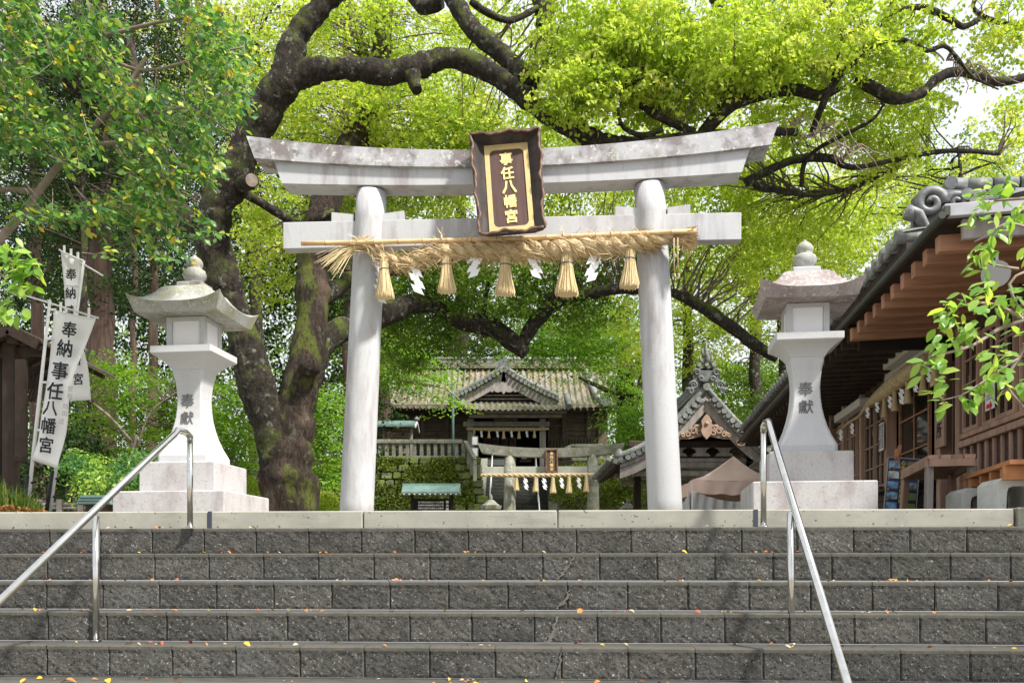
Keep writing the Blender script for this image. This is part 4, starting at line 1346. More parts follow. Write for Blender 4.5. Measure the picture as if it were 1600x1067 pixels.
def hall():
    D = 46.0; s_ = D / F
    t = thing('shrine_hall', 'old timber shrine hall with mossy tiled roof at the top of the far stairs', 'shrine hall', (P(787, 0, D).x, D, Z1))
    X = lambda px, d=D: P(px, 0, d).x
    Z = lambda py, d=D: P(0, py, d).z
    xl, xr = X(585), X(957)
    # walls
    zf = Z1 - .1
    def bx(x0, x1, y0, y1, z0, z1, m, name, bev=0.0, par=None):
        return MB().box(((x0 + x1) / 2, (y0 + y1) / 2, (z0 + z1) / 2), (abs(x1 - x0), abs(y1 - y0), abs(z1 - z0)), bev=bev).build(name, m, par or t, world=True)
    ze = Z(640)
    bx(xl + .3, X(735), D + .3, D + .5, zf, ze, shrinewood, 'wall')
    bx(X(857), xr - .2, D + .3, D + .5, zf, ze, shrinewood, 'wall')
    bx(X(735), X(857), D + 2.2, D + 2.3, zf, ze, near_black_m, 'back_wall')
    bx(X(735), X(735) + .1, D + .5, D + 2.2, zf, ze, darkwood, 'wall')
    bx(X(857) - .1, X(857), D + .5, D + 2.2, zf, ze, darkwood, 'wall')
    bx(xl + .3, xr - .2, D + 2.3, D + 8, zf, ze, shrinewood, 'rear_body')
    for px in (598, 622, 660, 698, 882, 920, 938):
        bx(X(px) - .1, X(px) + .1, D + .12, D + .36, zf, ze, shrinewood, 'post')
    for py in (664, 690, 650):
        bx(xl + .3, X(733), D + .18, D + .30, Z(py) - .07, Z(py) + .07, shrinewood, 'wall_beam')
        bx(X(859), xr - .2, D + .18, D + .30, Z(py) - .07, Z(py) + .07, shrinewood, 'wall_beam')
    # boarded panels: horizontal planks between posts
    pl = MB().box((0, 0, 0), (1, .04, .17)).mesh('wall_plank', shrinewood)
    for a, b in ((600, 622), (624, 658), (662, 696), (700, 732), (884, 918), (922, 936)):
        for k in range(9):
            z = Z(716) + .12 + k * .22
            if z > ze - .3: continue
            o = link('wall_plank', pl, t, (((X(a) + X(b)) / 2 - t.location.x), .26, z - t.location.z), scale=(X(b) - X(a), 1, 1))
    # lattice right of the opening
    for k in range(14):
        x = X(862) + k * .145
        bx(x, x + .06, D + .05, D + .11, Z(706), Z(684), shrinewood, 'lattice_slat')
    # porch posts and beam
    for px in (738, 846):
        bx(X(px) - .14, X(px) + .14, D - 1.9, D - 1.62, zf, Z(655, D - 1.7), greywood, 'porch_post', .02)
    bx(X(724, D - 1.7), X(858, D - 1.7), D - 1.9, D - 1.6, Z(667, D - 1.7), Z(659, D - 1.7), greywood, 'porch_beam', .03)
    bx(X(772), X(808), D - 1.88, D - 1.66, Z(659, D - 1.7), Z(653, D - 1.7), shrinewood, 'carved_strut', .05)
    # lanterned chests with round crests
    crest = MB().lathe([(.11, 0), (.11, .02)], 16)
    crest.v = [(p[0], p[2], p[1]) for p in crest.v]
    cm = crest.mesh('crest', ink)
    redw = mat('red_brown_timber', (.13, .06, .045), (.09, .04, .03), 5, .7)
    for px in (761, 774, 788, 801):
        b = bx(X(px) - .17, X(px) + .17, D + .2, D + .55, Z(697), Z(682), redw, 'hanging_lantern', .03)
        link('crest', cm, t, (X(px) - t.location.x, .17, Z(689) - t.location.z))
    # offering table with white cloth and marks, framed notices
    bx(X(760), X(800), D - .4, D + .1, zf, Z(716), shrinewood, 'offering_box', .02)
    bx(X(760), X(800), D - .43, D - .41, Z(728), Z(719), paper, 'white_cloth')
    bx(X(815), X(823), D + .1, D + .12, Z(716), Z(709), paper, 'notice')
    bx(X(812), X(830), D - .1, D + .05, Z(722), Z(718), redw, 'shelf')
    # coffered rafters (white tipped ends) under the eave
    tip = MB().box((0, 0, 0), (.09, .5, .10)).mesh('rafter_end', shrinewood)
    tp2 = MB().box((0, -.256, 0), (.075, .012, .08)).mesh('rafter_tip', whiteboard)
    k = 0; x = xl + .2
    while x < xr:
        o = link('rafter_end', tip, t, (x - t.location.x, -1.05, Z(641) - .16 - t.location.z)); link('rafter_tip', tp2, o); x += .30
    # eave boards
    bx(xl - .4, xr + .2, D - 1.25, D + .6, Z(640) - .08, Z(640) + .04, shrinewood, 'eave_board')
    # main roof front slope
    y0, y1 = D - 1.4, D + 3.2
    ze0, zr = Z(637, y0), P(0, 577, y1).z
    def cur(u, f):
        return Vector((0, (y1 - y0) * f, (zr - ze0) * (f - .16 * math.sin(math.pi * f)) + .25 * (abs(2 * u - 1)) ** 6 * (1 - f)))
    W = xr - xl + .9
    x0 = xl - .55
    tiled('roof_tiles', Vector((x0, y0, ze0)), Vector((1, 0, 0)), None, 42, 17, W, cur, tile_old, t, lift=.075, thick=.03)
    # rear slope
    MB().add([(x0, y1, zr), (x0 + W, y1, zr), (x0 + W, y1 + 4.6, ze0), (x0, y1 + 4.6, ze0)], [(0, 1, 2, 3)]).build('rear_roof', tile_old, t, world=True)
    # eave round tiles
    rt = MB().tube([(0, -.06, 0), (0, .25, 0)], .085, 10).mesh('eave_tile', tile_old)
    tw = W / 42
    for k in range(42):
        u = (k + .25) / 42
        link('eave_tile', rt, t, (x0 + tw * (k + .25) - t.location.x, y0 - t.location.y, ze0 + .02 + .25 * abs(2 * u - 1) ** 6 - t.location.z))
    # ridge
    rd = thing('ridge', None, None, (0, y1 - t.location.y, zr - t.location.z)); rd.parent = t
    for k in range(4):
        MB().box((0, 0, .06 + k * .10), (W - .3 - k * .02, .46 - k * .05, .085), bev=.015).build('ridge_course', tile_old if k < 3 else tile_m, rd)
    MB().tube([(-W / 2 + .1, 0, .50), (W / 2 - .1, 0, .50)], .13, 10).build('ridge_cap', tile_m, rd)
    for sx in (-1, 1):
        MB().prism([(-.3, 0), (.3, 0), (.34, .3), (.2, .62), (.28, .85), (0, .75), (-.28, .85), (-.2, .62), (-.34, .3)], (sx * (W / 2 - .1), 0, .0), (0, 1, 0), (0, 0, 1), (.12 * sx, 0, 0)).build('ridge_end_tile', ornament_m, rd)
    # descending ridges near both ends
    for fx in (.085, .915):
        pts = []
        for k in range(9):
            f = k / 8 * .93
            q = Vector((x0 + W * fx, y0, ze0)) + cur(fx, f) + Vector(((fx - .5) * -.9 * f + (.55 if fx > .5 else -.55) * (1 - f) * .4, 0, .16)); pts.append(q)
        MB().tube(pts, .15, 8).build('descending_ridge', tile_m, t, world=True)
        q = pts[0]; MB().tube([q + Vector((0, -.16, .02)), q + Vector((0, .1, .02))], .22, 12).build('ridge_end_tile', ornament_m, t, world=True)
    # front gable (chidori hafu) with porch roof
    yg = D - 2.3
    Dg = yg
    gx = X(787, Dg)
    hl, hr = gx - X(722, Dg), X(893, Dg) - gx
    zg0, zga = Z(625, Dg), Z(577, Dg)
    hw = (hl + hr) / 2 - .12
    for sg in (-1, 1):
        def cg(u, f, sg=sg):
            # u along depth, f from foot to apex
            x = -sg * (hw * f) * -1
            return Vector((0, 0, 0))
        prof = []
        n = 14
        for k in range(n + 1):
            f = k / n
            prof.append((gx + sg * hw * (1 - f) * 1.06, zg0 + (zga - zg0) * (f ** 1.0 - .045 * math.sin(math.pi * f)) + .05 * (1 - f) ** 4))
        # tile rolls going down the gable slope
        nr = 12; depth = 5.0
        for j in range(nr):
            ya = yg + .15 + depth * j / nr
            # stop where it meets the main slope
            f_lim = max(0, min(1, (ya - y0) / (y1 - y0)))
            zmain = ze0 + (zr - ze0) * f_lim - .15
            pts = [Vector((x, ya, z + .03)) for x, z in prof if z + .05 > zmain or ya < y0]
            if len(pts) > 1: MB().tube(pts, .10, 6).build('gable_tile_row', tile_old, t, world=True)
        a = [Vector((x, yg, z)) for x, z in prof]
        b = [Vector((x, yg + 5.0, z)) for x, z in prof]
        MB().strip(a, b, (0, 0, -.08)).build('gable_slope', tile_old, t, world=True)
        # verge tiles: short round tiles stepping up the verge
        vt = MB().tube([(0, -.12, 0), (0, .2, 0)], .085, 8).mesh('verge_tile', tile_m)
        for k in range(14):
            f = (k + .5) / 14; i = f * n; i0 = min(int(i), n - 1); q = Vector((prof[i0][0], 0, prof[i0][1])).lerp(Vector((prof[i0 + 1][0], 0, prof[i0 + 1][1])), i - i0)
            link('verge_tile', vt, t, (q.x - t.location.x, yg - .05 - t.location.y, q.z - .03 - t.location.z))
        MB().tube([Vector((x, yg + .05, z + .13)) for x, z in prof], .11, 8).build('verge_ridge', tile_m, t, world=True)
        # barge board
        A = [Vector((x - sg * .04, yg + .05, z - .10)) for x, z in prof]; B = [Vector((x - sg * .30 * (0 if k == len(prof) - 1 else 1), yg + .05, z - .42)) for k, (x, z) in enumerate(prof)]
        MB().strip(A, B, (0, .08, 0)).build('barge_board', greywood, t, world=True)
    # gable wall, pendant carving
    MB().prism([(-hw * .75, 0), (hw * .75, 0), (0, (zga - zg0) * .8)], (gx, yg + .45, zg0), (1, 0, 0), (0, 0, 1), (0, .1, 0)).build('gable_wall', darkwood, t, world=True)
    for k in range(5):
        z = zg0 + .12 + k * .17; w_ = hw * .75 * (1 - (z - zg0) / ((zga - zg0) * .8)) * 2
        bx(gx - w_ / 2, gx + w_ / 2, yg + .38, yg + .44, z - .03, z + .03, greywood, 'gable_slat')
    gz = zga - .75
    mb = MB()
    mb.prism([(0, -.38), (.1, -.25), (.28, -.30), (.45, -.22), (.52, -.30), (.62, -.22), (.5, -.08), (.3, -.02), (.15, .12), (0, .2), (-.15, .12), (-.3, -.02), (-.5, -.08), (-.62, -.22), (-.52, -.30), (-.45, -.22), (-.28, -.30), (-.1, -.25)], (gx, yg + .0, gz), (1, 0, 0), (0, 0, 1), (0, .05, 0))
    mb.build('gable_pendant', greywood, t, world=True)
    MB().prism([(-.3, 0), (.3, 0), (.25, .25), (.12, .5), (0, .62), (-.12, .5), (-.25, .25)], (gx, yg - .05, zga + .05), (1, 0, 0), (0, 0, 1), (0, .15, 0)).build('ridge_end_tile', ornament_m, t, world=True)
    MB().tube([(gx, yg + .1, zga + .16), (gx, yg + 4.6, zga + .16)], .14, 8).build('gable_ridge', tile_m, t, world=True)
    # porch eave strip below the gable
    yp = D - 2.9
    zp0, zp1 = Z(640, yp), Z(622, yp + 1.6)
    xa, xb = X(722, yp), X(889, yp)
    def cp(u, f): return Vector((0, 1.6 * f, (zp1 - zp0) * f + .10 * abs(2 * u - 1) ** 5))
    tiled('porch_tiles', Vector((xa, yp, zp0)), Vector((1, 0, 0)), None, 19, 6, xb - xa, cp, tile_old, t)
    for k in range(19):
        u = (k + .25) / 19
        link('eave_tile', rt, t, (xa + (xb - xa) * u - t.location.x, yp - t.location.y, zp0 + .02 + .10 * abs(2 * u - 1) ** 5 - t.location.z))
    bx(xa + .1, xb - .1, yp + .08, yp + 1.4, zp0 - .14, zp0 - .03, shrinewood, 'eave_board')
    bx(xa + .3, xb - .3, yp + .2, yp + .4, zp0 - .32, zp0 - .15, shrinewood, 'eave_beam')
    for sx, xx in ((-1, xa), (1, xb)):
        MB().tube([(xx, yp - .1, zp0 + .12), (xx, yp + 1.6, zp1 + .15)], .13, 8).build('descending_ridge', tile_m, t, world=True)
    small_rope((729, 670), (857, 670), D - 2.0, [(741, 684), (764, 684), (787, 685), (811, 685), (835, 684)], [(752, 683), (777, 683), (799, 683), (823, 683)], 6, 'straw rope with tassels across the porch of the shrine hall')
hall()

# small tablet rack with green roof, flag pole
def rack():
    D = 40.5; X = lambda px: P(px, 0, D).x; Z = lambda py: P(0, py, D).z
    t = thing('tablet_rack', 'rack of small wooden prayer tablets under a green copper roof', 'rack', (X(620), D, Z1))
    a, b = X(575), X(651)
    MB().prism([(-.75, -.28), (0, 0), (.75, -.28), (.75, -.36), (0, -.08), (-.75, -.36)], (a, D, Z(657)), (0, 1, 0), (0, 0, 1), (b - a, 0, 0)).build('roof', copper_green, t, world=True)
    MB().prism([(-.8, -.33), (0, -.02), (.8, -.33), (.8, -.42), (0, -.12), (-.8, -.42)], (b, D, Z(657)), (0, 1, 0), (0, 0, 1), (.05, 0, 0)).build('barge_board', whiteboard, t, world=True)
    MB().lathe([(.12, 0), (.14, .06), (.06, .14), (.02, .18)], 10, (b, D, Z(657))).build('ridge_end_tile', ornament_m, t, world=True)
    for px in (600, 643): MB().box((X(px), D, (Z(660) + Z1) / 2), (.1, .1, Z(660) - Z1)).build('post', greywood, t, world=True)
    tab = MB().prism([(-.13, 0), (.13, 0), (.13, .14), (0, .2), (-.13, .14)], (0, 0, 0), (1, 0, 0), (0, 0, 1), (0, .015, 0)).mesh('tablet', mat('tablet_wood', (.34, .19, .12), (.22, .12, .08), 6, .7, var=.25))
    rg = random.Random(2)
    for r in range(5):
        MB().box(((X(600) + X(643)) / 2, D + .03, Z(672) - r * .33 + .22), (X(643) - X(600), .03, .03)).build('rail', greywood, t, world=True)
        for k in range(7):
            link('tablet', tab, t, (X(602) + k * .165 - t.location.x + rg.uniform(-.02, .02), -.02 - .01 * (k % 2), Z(672) - r * .33 - t.location.z), (0, rg.uniform(-.08, .08), 0))
    p = thing('pole', 'slim green metal pole standing on the terrace before the hall', 'pole', (X(710), D - 1, Z1))
    MB().tube([(0, 0, 0), (0, 0, P(0, 600, D - 1).z - Z1)], .055, 10).build('shaft', copper_green, p)
    MB().lathe([(.06, 0), (.07, .03), (.02, .08)], 10, (0, 0, P(0, 600, D - 1).z - Z1)).build('cap', copper_green, p)
    n = thing('notice_stand', 'pair of framed notices on a post at the head of the far stairs', 'notice', (P(742, 0, TD + 1.5).x, TD + 1.5, Z1))
    MB().box((0, 0, .6), (.07, .07, 1.2)).build('post', darkwood, n)
    for z in (.42, .88):
        MB().box((0, -.05, z), (.28, .03, .38)).build('frame', greywood, n); MB().box((0, -.07, z), (.2, .015, .30)).build('sheet', paper, n)
rack()

# notice board with green roof before the wall
def notice():
    D = 33.0; X = lambda px: P(px, 0, D).x; Z = lambda py: P(0, py, D).z
    t = thing('notice_board', 'black notice board with white writing under a green copper roof', 'notice board', (X(674), D, GZ))
    MB().prism([(-.55, -.26), (-.1, 0), (.1, 0), (.55, -.26), (.55, -.32), (-.55, -.32)], (X(630), D, Z(758)), (0, 1, 0), (0, 0, 1), (X(719) - X(630), 0, 0)).build('roof', copper_green, t, world=True)
    MB().box((X(674), D, Z(757)), (X(720) - X(628), .14, .07), bev=.02).build('ridge', copper_green, t, world=True)
    for k in range(3):
        MB().box((X(674), D - .2 - k * .13, Z(758) - .11 - .075 * k), (X(719) - X(630), .02, .02)).build('roof_seam', copper_green, t, world=True)
    for k in range(11): MB().box((X(634 + k * 8), D - .45, Z(773)), (.05, .2, .05)).build('rafter', whiteboard, t, world=True)
    for px in (644, 706): MB().box((X(px), D, (Z(770) + GZ) / 2), (.10, .10, Z(770) - GZ)).build('post', darkwood, t, world=True)
    MB().box((X(675), D, Z(795)), (X(704) - X(646), .05, Z(780) - Z(812))).build('board', poster_blue if False else near_black_m, t, world=True)
    txt = '御祭神己等乃麻知比売命例大祭九月十五日遠江国総社由緒当社創建年月未詳延喜式内社'
    k = 0
    for c in range(13):
        for r in range(4):
            char(txt[k % len(txt)], paper, .062, t, (X(692 - c * 3.1) - t.location.x, -.032, Z(784.5 + r * 4.6) - t.location.z), bold=.03, ext=.01); k += 1
    for r, ch in enumerate('御由緒'): char(ch, paper, .10, t, (X(699) - t.location.x, -.032, Z(784 + r * 5.5) - t.location.z), bold=.03, ext=.01)
notice()

def small_lantern(px, py, D, label):
    q = P(px, 0, D)
    t = thing('stone_lantern', label, 'stone lantern', (q.x, D, GZ))
    ztop = P(0, py, D).z - GZ
    k = ztop / 1.0
    def L(pr, nm, n=6, m=stone_old): MB().lathe([(r * k * (1 if z < .13 else .42), z * k) for r, z in pr], n, smooth=n > 8).build(nm, m, t)
    L([(.26, -.02), (.26, .08), (.18, .12)], 'base')
    L([(.09, .12), (.085, .3), (.1, .32), (.085, .34), (.09, .48)], 'shaft', 14)
    L([(.12, .48), (.24, .54), (.24, .58)], 'platform')
    L([(.15, .58), (.15, .72)], 'fire_box')
    L([(.2, .72), (.42, .74), (.46, .80), (.40, .80), (.26, .84), (.12, .90)], 'roof')
    L([(.05, .88), (.08, .91), (.06, .94), (.075, .96), (.03, .99), (.005, 1.01)], 'finial', 12)
small_lantern(767, 772, 27, 'small old stone lantern at the foot of the far stairs, only its roof showing')
small_lantern(981, 778, 27, 'small old stone lantern by the hedge right of the small gate, only its top showing')

# ================================================================== water pavilion
def pavilion():
    D = 22.0; s_ = D / F
    X = lambda px, d=D: P(px, 0, d).x
    Z = lambda py, d=D: P(0, py, d).z
    cx = X(1103)
    t = thing('water_pavilion', 'open timber water pavilion with curved tiled gable roof and carved pendant', 'pavilion', (cx, D, GZ))
    rz = Z(612); dep = 4.2
    # slope profile (dx from ridge, z)
    pr = [(0, rz), (.18, Z(625)), (.40, Z(643)), (.70, Z(665)), (1.05, Z(686)), (1.42, Z(703)), (1.80, Z(715)), (2.08, Z(721))]
    pr = catmull([(Vector((a, 0, b)), 0) for a, b in pr], .12); pr = [(p.x, p.z) for p, _ in pr]
    rtile = MB().tube([(0, -.05, 0), (0, .16, 0)], .062, 10).mesh('verge_tile', tile_m)
    n = len(pr)
    for sg in (-1, 1):
        prof = [(cx + sg * a, b) for a, b in pr]
        a = [Vector((x, D, z)) for x, z in prof]; b = [Vector((x, D + dep, z)) for x, z in prof]
        MB().strip(a, b, (0, 0, -.07)).build('roof_slope', tile_m, t, world=True)
        for j in range(17):
            y = D + .14 + j * .25
            MB().tube([Vector((x, y, z + .035)) for x, z in prof], .055, 6).build('tile_row', tile_m, t, world=True)
        # verge: two smooth rolls over a scalloped run of tile ends
        MB().tube([Vector((x, D - .02, z + .10)) for x, z in prof], .065, 8).build('verge_roll', tile_m, t, world=True)
        MB().tube([Vector((x, D + .10, z + .13)) for x, z in prof], .065, 8).build('verge_roll', tile_m, t, world=True)
        k = 2
        while k < n:
            x, z = prof[k]
            link('verge_tile', rtile, t, (x - cx, -.06, z + .0 - GZ))
            mb = MB().box((x - sg * .07, D - .05, z - .03), (.12, .03, .075), Matrix.Rotation(sg * .5, 3, 'Y'), .012); mb.build('verge_flap', tile_m, t, world=True)
            k += 1
        # barge boards, two layers
        for off, hh, yy, th_ in ((.09, .10, -.02, .10), (.19, .26, .03, .08)):
            A = [Vector((x, D + yy, z - off)) for x, z in prof[:-1]]
            B = [Vector((cx + (x - cx) * (1 - .0), D + yy, z - off - hh * (1 - .15 * k2 / n))) for k2, (x, z) in enumerate(prof[:-1])]
            MB().strip(A, B, (0, th_, 0)).build('barge_board', greywood, t, world=True)
        # rafters under the eave, seen from below
        for j in range(18):
            y = D + .25 + j * .23
            k0 = int(n * .45)
            MB().bar(Vector((prof[k0][0], y, prof[k0][1] - .16)), Vector((prof[-1][0], y, prof[-1][1] - .12)), .06, .08).build('rafter', oldwood, t, world=True)
        MB().bar((prof[-1][0], D, prof[-1][1] - .05), (prof[-1][0], D + dep, prof[-1][1] - .05), .06, .12).build('eave_board', oldwood, t, world=True)
        # eave corner roll
        x, z = prof[-1]
        for j in range(17):
            link('eave_tile', rtile, t, (x - cx + sg * .03, .14 + j * .25, z + .02 - GZ), (0, 0, math.pi / 2))
        MB().lathe([(.10, 0), (.14, .05), (.10, .12), (.05, .2), (.02, .22)], 10, (x - sg * .1, D + .05, z + .08)).build('corner_ornament', ornament_m, t, world=True)
    # ridge and end ornament
    for k in range(3): MB().box((cx, D + dep / 2 + .1, rz + .10 + k * .085), (.30 - k * .04, dep, .07), bev=.01).build('ridge_course', tile_m, t, world=True)
    MB().tube([(cx, D + .1, rz + .38), (cx, D + dep, rz + .38)], .09, 10).build('ridge_cap', tile_m, t, world=True)
    o = thing('ridge_ornament', None, None, (0, 0, rz - GZ)); o.parent = t
    MB().tube([(0, -.12, .10), (0, .05, .10)], .085, 16).build('round_end', tile_m, o)
    MB().prism([(-.42, -.16), (-.32, -.02), (-.20, .06), (.20, .06), (.32, -.02), (.42, -.16), (.34, .04), (.26, .16), (.30, .27), (.20, .36), (-.20, .36), (-.30, .27), (-.26, .16), (-.34, .04)], (0, -.08, .16), (1, 0, 0), (0, 0, 1), (0, .12, 0)).build('plate', ornament_m, o)
    def curl(x, z, r, y=-.1):
        pts = []
        for i in range(20):
            a = i * .55; rr = r * (1 - i / 24)
            pts.append((x + math.cos(a) * rr * (1 if x >= 0 else -1), y, z + math.sin(a) * rr))
        return pts
    for x, z, r in ((.30, .13, .10), (-.30, .13, .10), (.36, -.0, .07), (-.36, -.0, .07), (.22, .42, .08), (-.22, .42, .08), (.13, .28, .06), (-.13, .28, .06), (.42, .02, .05), (-.42, .02, .05)):
        MB().tube(curl(x, z, r), [.03 * (1 - i / 30) for i in range(20)], 6).build('scroll', ornament_m, o)
    MB().box((0, 0, .50), (.34, .16, .10), bev=.03).build('saddle', tile_m, o)
    for x in (-.17, 0, .17): MB().tube([(x, -.12, .60), (x, .08, .60)], .05, 10).build('tile_end', tile_m, o)
    MB().tube([(0, -.02, .62), (.03, -.02, .80), (-.01, -.02, .98), (.02, -.02, 1.18)], [.085, .06, .04, .008], 8).build('finial', ornament_m, o)
    for sg in (-1, 1):
        MB().tube([(sg * .06, -.02, .62), (sg * .14, -.02, .74), (sg * .13, -.02, .86)], [.05, .035, .005], 6).build('flame', ornament_m, o)
        MB().tube([(sg * .04, -.02, .78), (sg * .09, -.02, .90), (sg * .07, -.02, 1.0)], [.035, .025, .004], 6).build('flame', ornament_m, o)
    # carved pendant
    carv = mat('carved_pale_timber', (.42, .30, .23), (.33, .23, .17), 9, .8)
    p = thing('carved_pendant', None, None, (0, .0, Z(672) - GZ)); p.parent = t
    MB().prism([(0, -.22), (.09, -.12), (.13, -.02), (.10, .08), (.12, .2), (.06, .3), (0, .36), (-.06, .3), (-.12, .2), (-.10, .08), (-.13, -.02), (-.09, -.12)], (0, -.10, .0), (1, 0, 0), (0, 0, 1), (0, .09, 0)).build('leaf_plate', carv, p)
    MB().lathe([(.05, 0), (.05, .02), (.02, .04)], 6, (0, 0, 0)).mesh('boss', carv)
    link('boss', bpy.data.meshes['boss'], p, (0, -.10, .14), (math.pi / 2, 0, 0))
    for sg in (-1, 1):
        for x, z, r in ((.17, -.06, .08), (.30, -.02, .085), (.42, -.10, .07), (.53, -.12, .05), (.22, .06, .06)):
            pts = [(sg * (x + math.cos(a) * r * (1 - a / 13)), -.01, z + math.sin(a) * r * (1 - a / 13)) for a in [i * .5 for i in range(18)]]
            MB().tube(pts, .022, 6).build('scroll', carv, p)
        MB().prism([(.10, -.14), (.25, -.17), (.40, -.20), (.62, -.20), (.55, -.06), (.40, .0), (.25, .10), (.12, .16)] if sg > 0 else [(-.10, -.14), (-.25, -.17), (-.40, -.20), (-.62, -.20), (-.55, -.06), (-.40, .0), (-.25, .10), (-.12, .16)], (0, .015, 0), (1, 0, 0), (0, 0, 1), (0, .02, 0)).build('backing', carv, p)
    for sg in (-1, 1):
        MB().tube([(cx + sg * (.80 + .10 * math.cos(a)), D - .0, Z(690) - .02 + .07 * math.sin(a)) for a in [i * .5 for i in range(13)]], .025, 6).build('side_carving', carv, t, world=True)
    # posts, beams, brackets
    for sg in (-1, 1):
        for y in (D + .7, D + 3.3):
            MB().box((cx + sg * 1.15, y, (Z(700) + GZ) / 2), (.2, .2, Z(700) - GZ), bev=.02).build('post', oldwood, t, world=True)
    for y in (D + .7, D + 3.3):
        for z, hh, w_ in ((Z(688), .15, 1.7), (Z(714), .10, 1.6), (Z(722), .13, 1.75), (Z(735), .12, 1.6)):
            MB().box((cx, y - .02, z), (w_ * 2, .16, hh), bev=.02).build('beam', greywood if z < Z(700) else oldwood, t, world=True)
    for x in (-.55, 0, .55):
        MB().prism([(-.22, 0), (.22, 0), (.17, .06), (.10, .08), (.14, .16), (.22, .20), (-.22, .20), (-.14, .16), (-.10, .08), (-.17, .06)], (cx + x, D + .55, Z(708)), (1, 0, 0), (0, 0, 1), (0, .1, 0)).build('frog_leg_strut', greywood, t, world=True)
    MB().box((cx, D + .85, Z(680)), (1.5, .05, .7)).build('gable_wall', darkwood, t, world=True)
    MB().box((cx, D + 2, Z(770)), (1.7, 1.0, .8), bev=.05).build('water_basin', stone_old, t, world=True)
pavilion()

def canopy():
    D = 19.0
    X = lambda px, d=D: P(px, 0, d).x
    Z = lambda py, d=D: P(0, py, d).z
    t = thing('canopy_tent', 'dusty pink canopy tent with clear plastic sheeting round its legs', 'canopy tent', (X(1145), D + 1, GZ))
    x0, x1 = X(1082), X(1216); y0, y1 = D, D + 2.0
    ze = Z(749); zt = Z(716, D + 1)
    ax = Vector((X(1146, D + 1), D + 1, zt + .05))
    cs = [Vector((x0, y0, ze)), Vector((x1, y0, ze)), Vector((x1, y1, ze)), Vector((x0, y1, ze))]
    for k in range(4):
        a, b = cs[k], cs[(k + 1) % 4]
        vv = []; ff = []; n = 8
        for j in range(n + 1):
            f = j / n
            for i in range(n + 1):
                u = i / n
                q = a.lerp(b, u).lerp(ax, f); q.z -= .14 * math.sin(math.pi * f) * (.6 + .4 * math.sin(math.pi * u)) + .03 * math.sin(math.pi * u) * (1 - f)
                vv.append(q)
        for j in range(n):
            for i in range(n):
                c_ = j * (n + 1) + i; ff.append((c_, c_ + 1, c_ + n + 2, c_ + n + 1))
        MB().add(vv, ff, True).build('roof_panel', tent_m, t, world=True)
        # valance with loose folds
        vv = []; ff = []; n = 26
        dn = (b - a).normalized().cross(Vector((0, 0, 1)))
        for j in range(4):
            for i in range(n + 1):
                u = i / n; q = a.lerp(b, u)
                q = q + dn * (.02 + .025 * math.sin(i * 1.3 + j)) * (j / 3) + Vector((0, 0, -.09 * j - .03 * math.sin(math.pi * u) + .012 * math.sin(i * .9)))
                vv.append(q)
        for j in range(3):
            for i in range(n): c_ = j * (n + 1) + i; ff.append((c_, c_ + 1, c_ + n + 2, c_ + n + 1))
        MB().add(vv, ff, True).build('valance', tent_m, t, world=True)
        MB().tube([Vector((a.x, a.y, GZ)), a - Vector((0, 0, .02))], .022, 8).build('leg', white_metal, t, world=True)
        # wrapped plastic
        vv = []; ff = []; n = 34
        for j in range(9):
            for i in range(n + 1):
                u = i / n; q = a.lerp(b, u); z = (ze - .22) * (1 - j / 8) + GZ * j / 8
                z -= .22 * math.sin(math.pi * u) * (1 - j / 8)
                q.z = z
                q += dn * (.05 + .05 * mnoise.noise(Vector((i * .45, j * .35 + i * .3, k))) + .03 * math.sin(i * 1.7 + j * .8))
                vv.append(q)
        for j in range(8):
            for i in range(n): c_ = j * (n + 1) + i; ff.append((c_, c_ + 1, c_ + n + 2, c_ + n + 1))
        MB().add(vv, ff, True).build('plastic_sheet', plastic, t, world=True)
    MB().box((X(1130), D + .1, Z(757)), (.12, .02, .12)).build('label', whiteboard, t, world=True)
canopy()

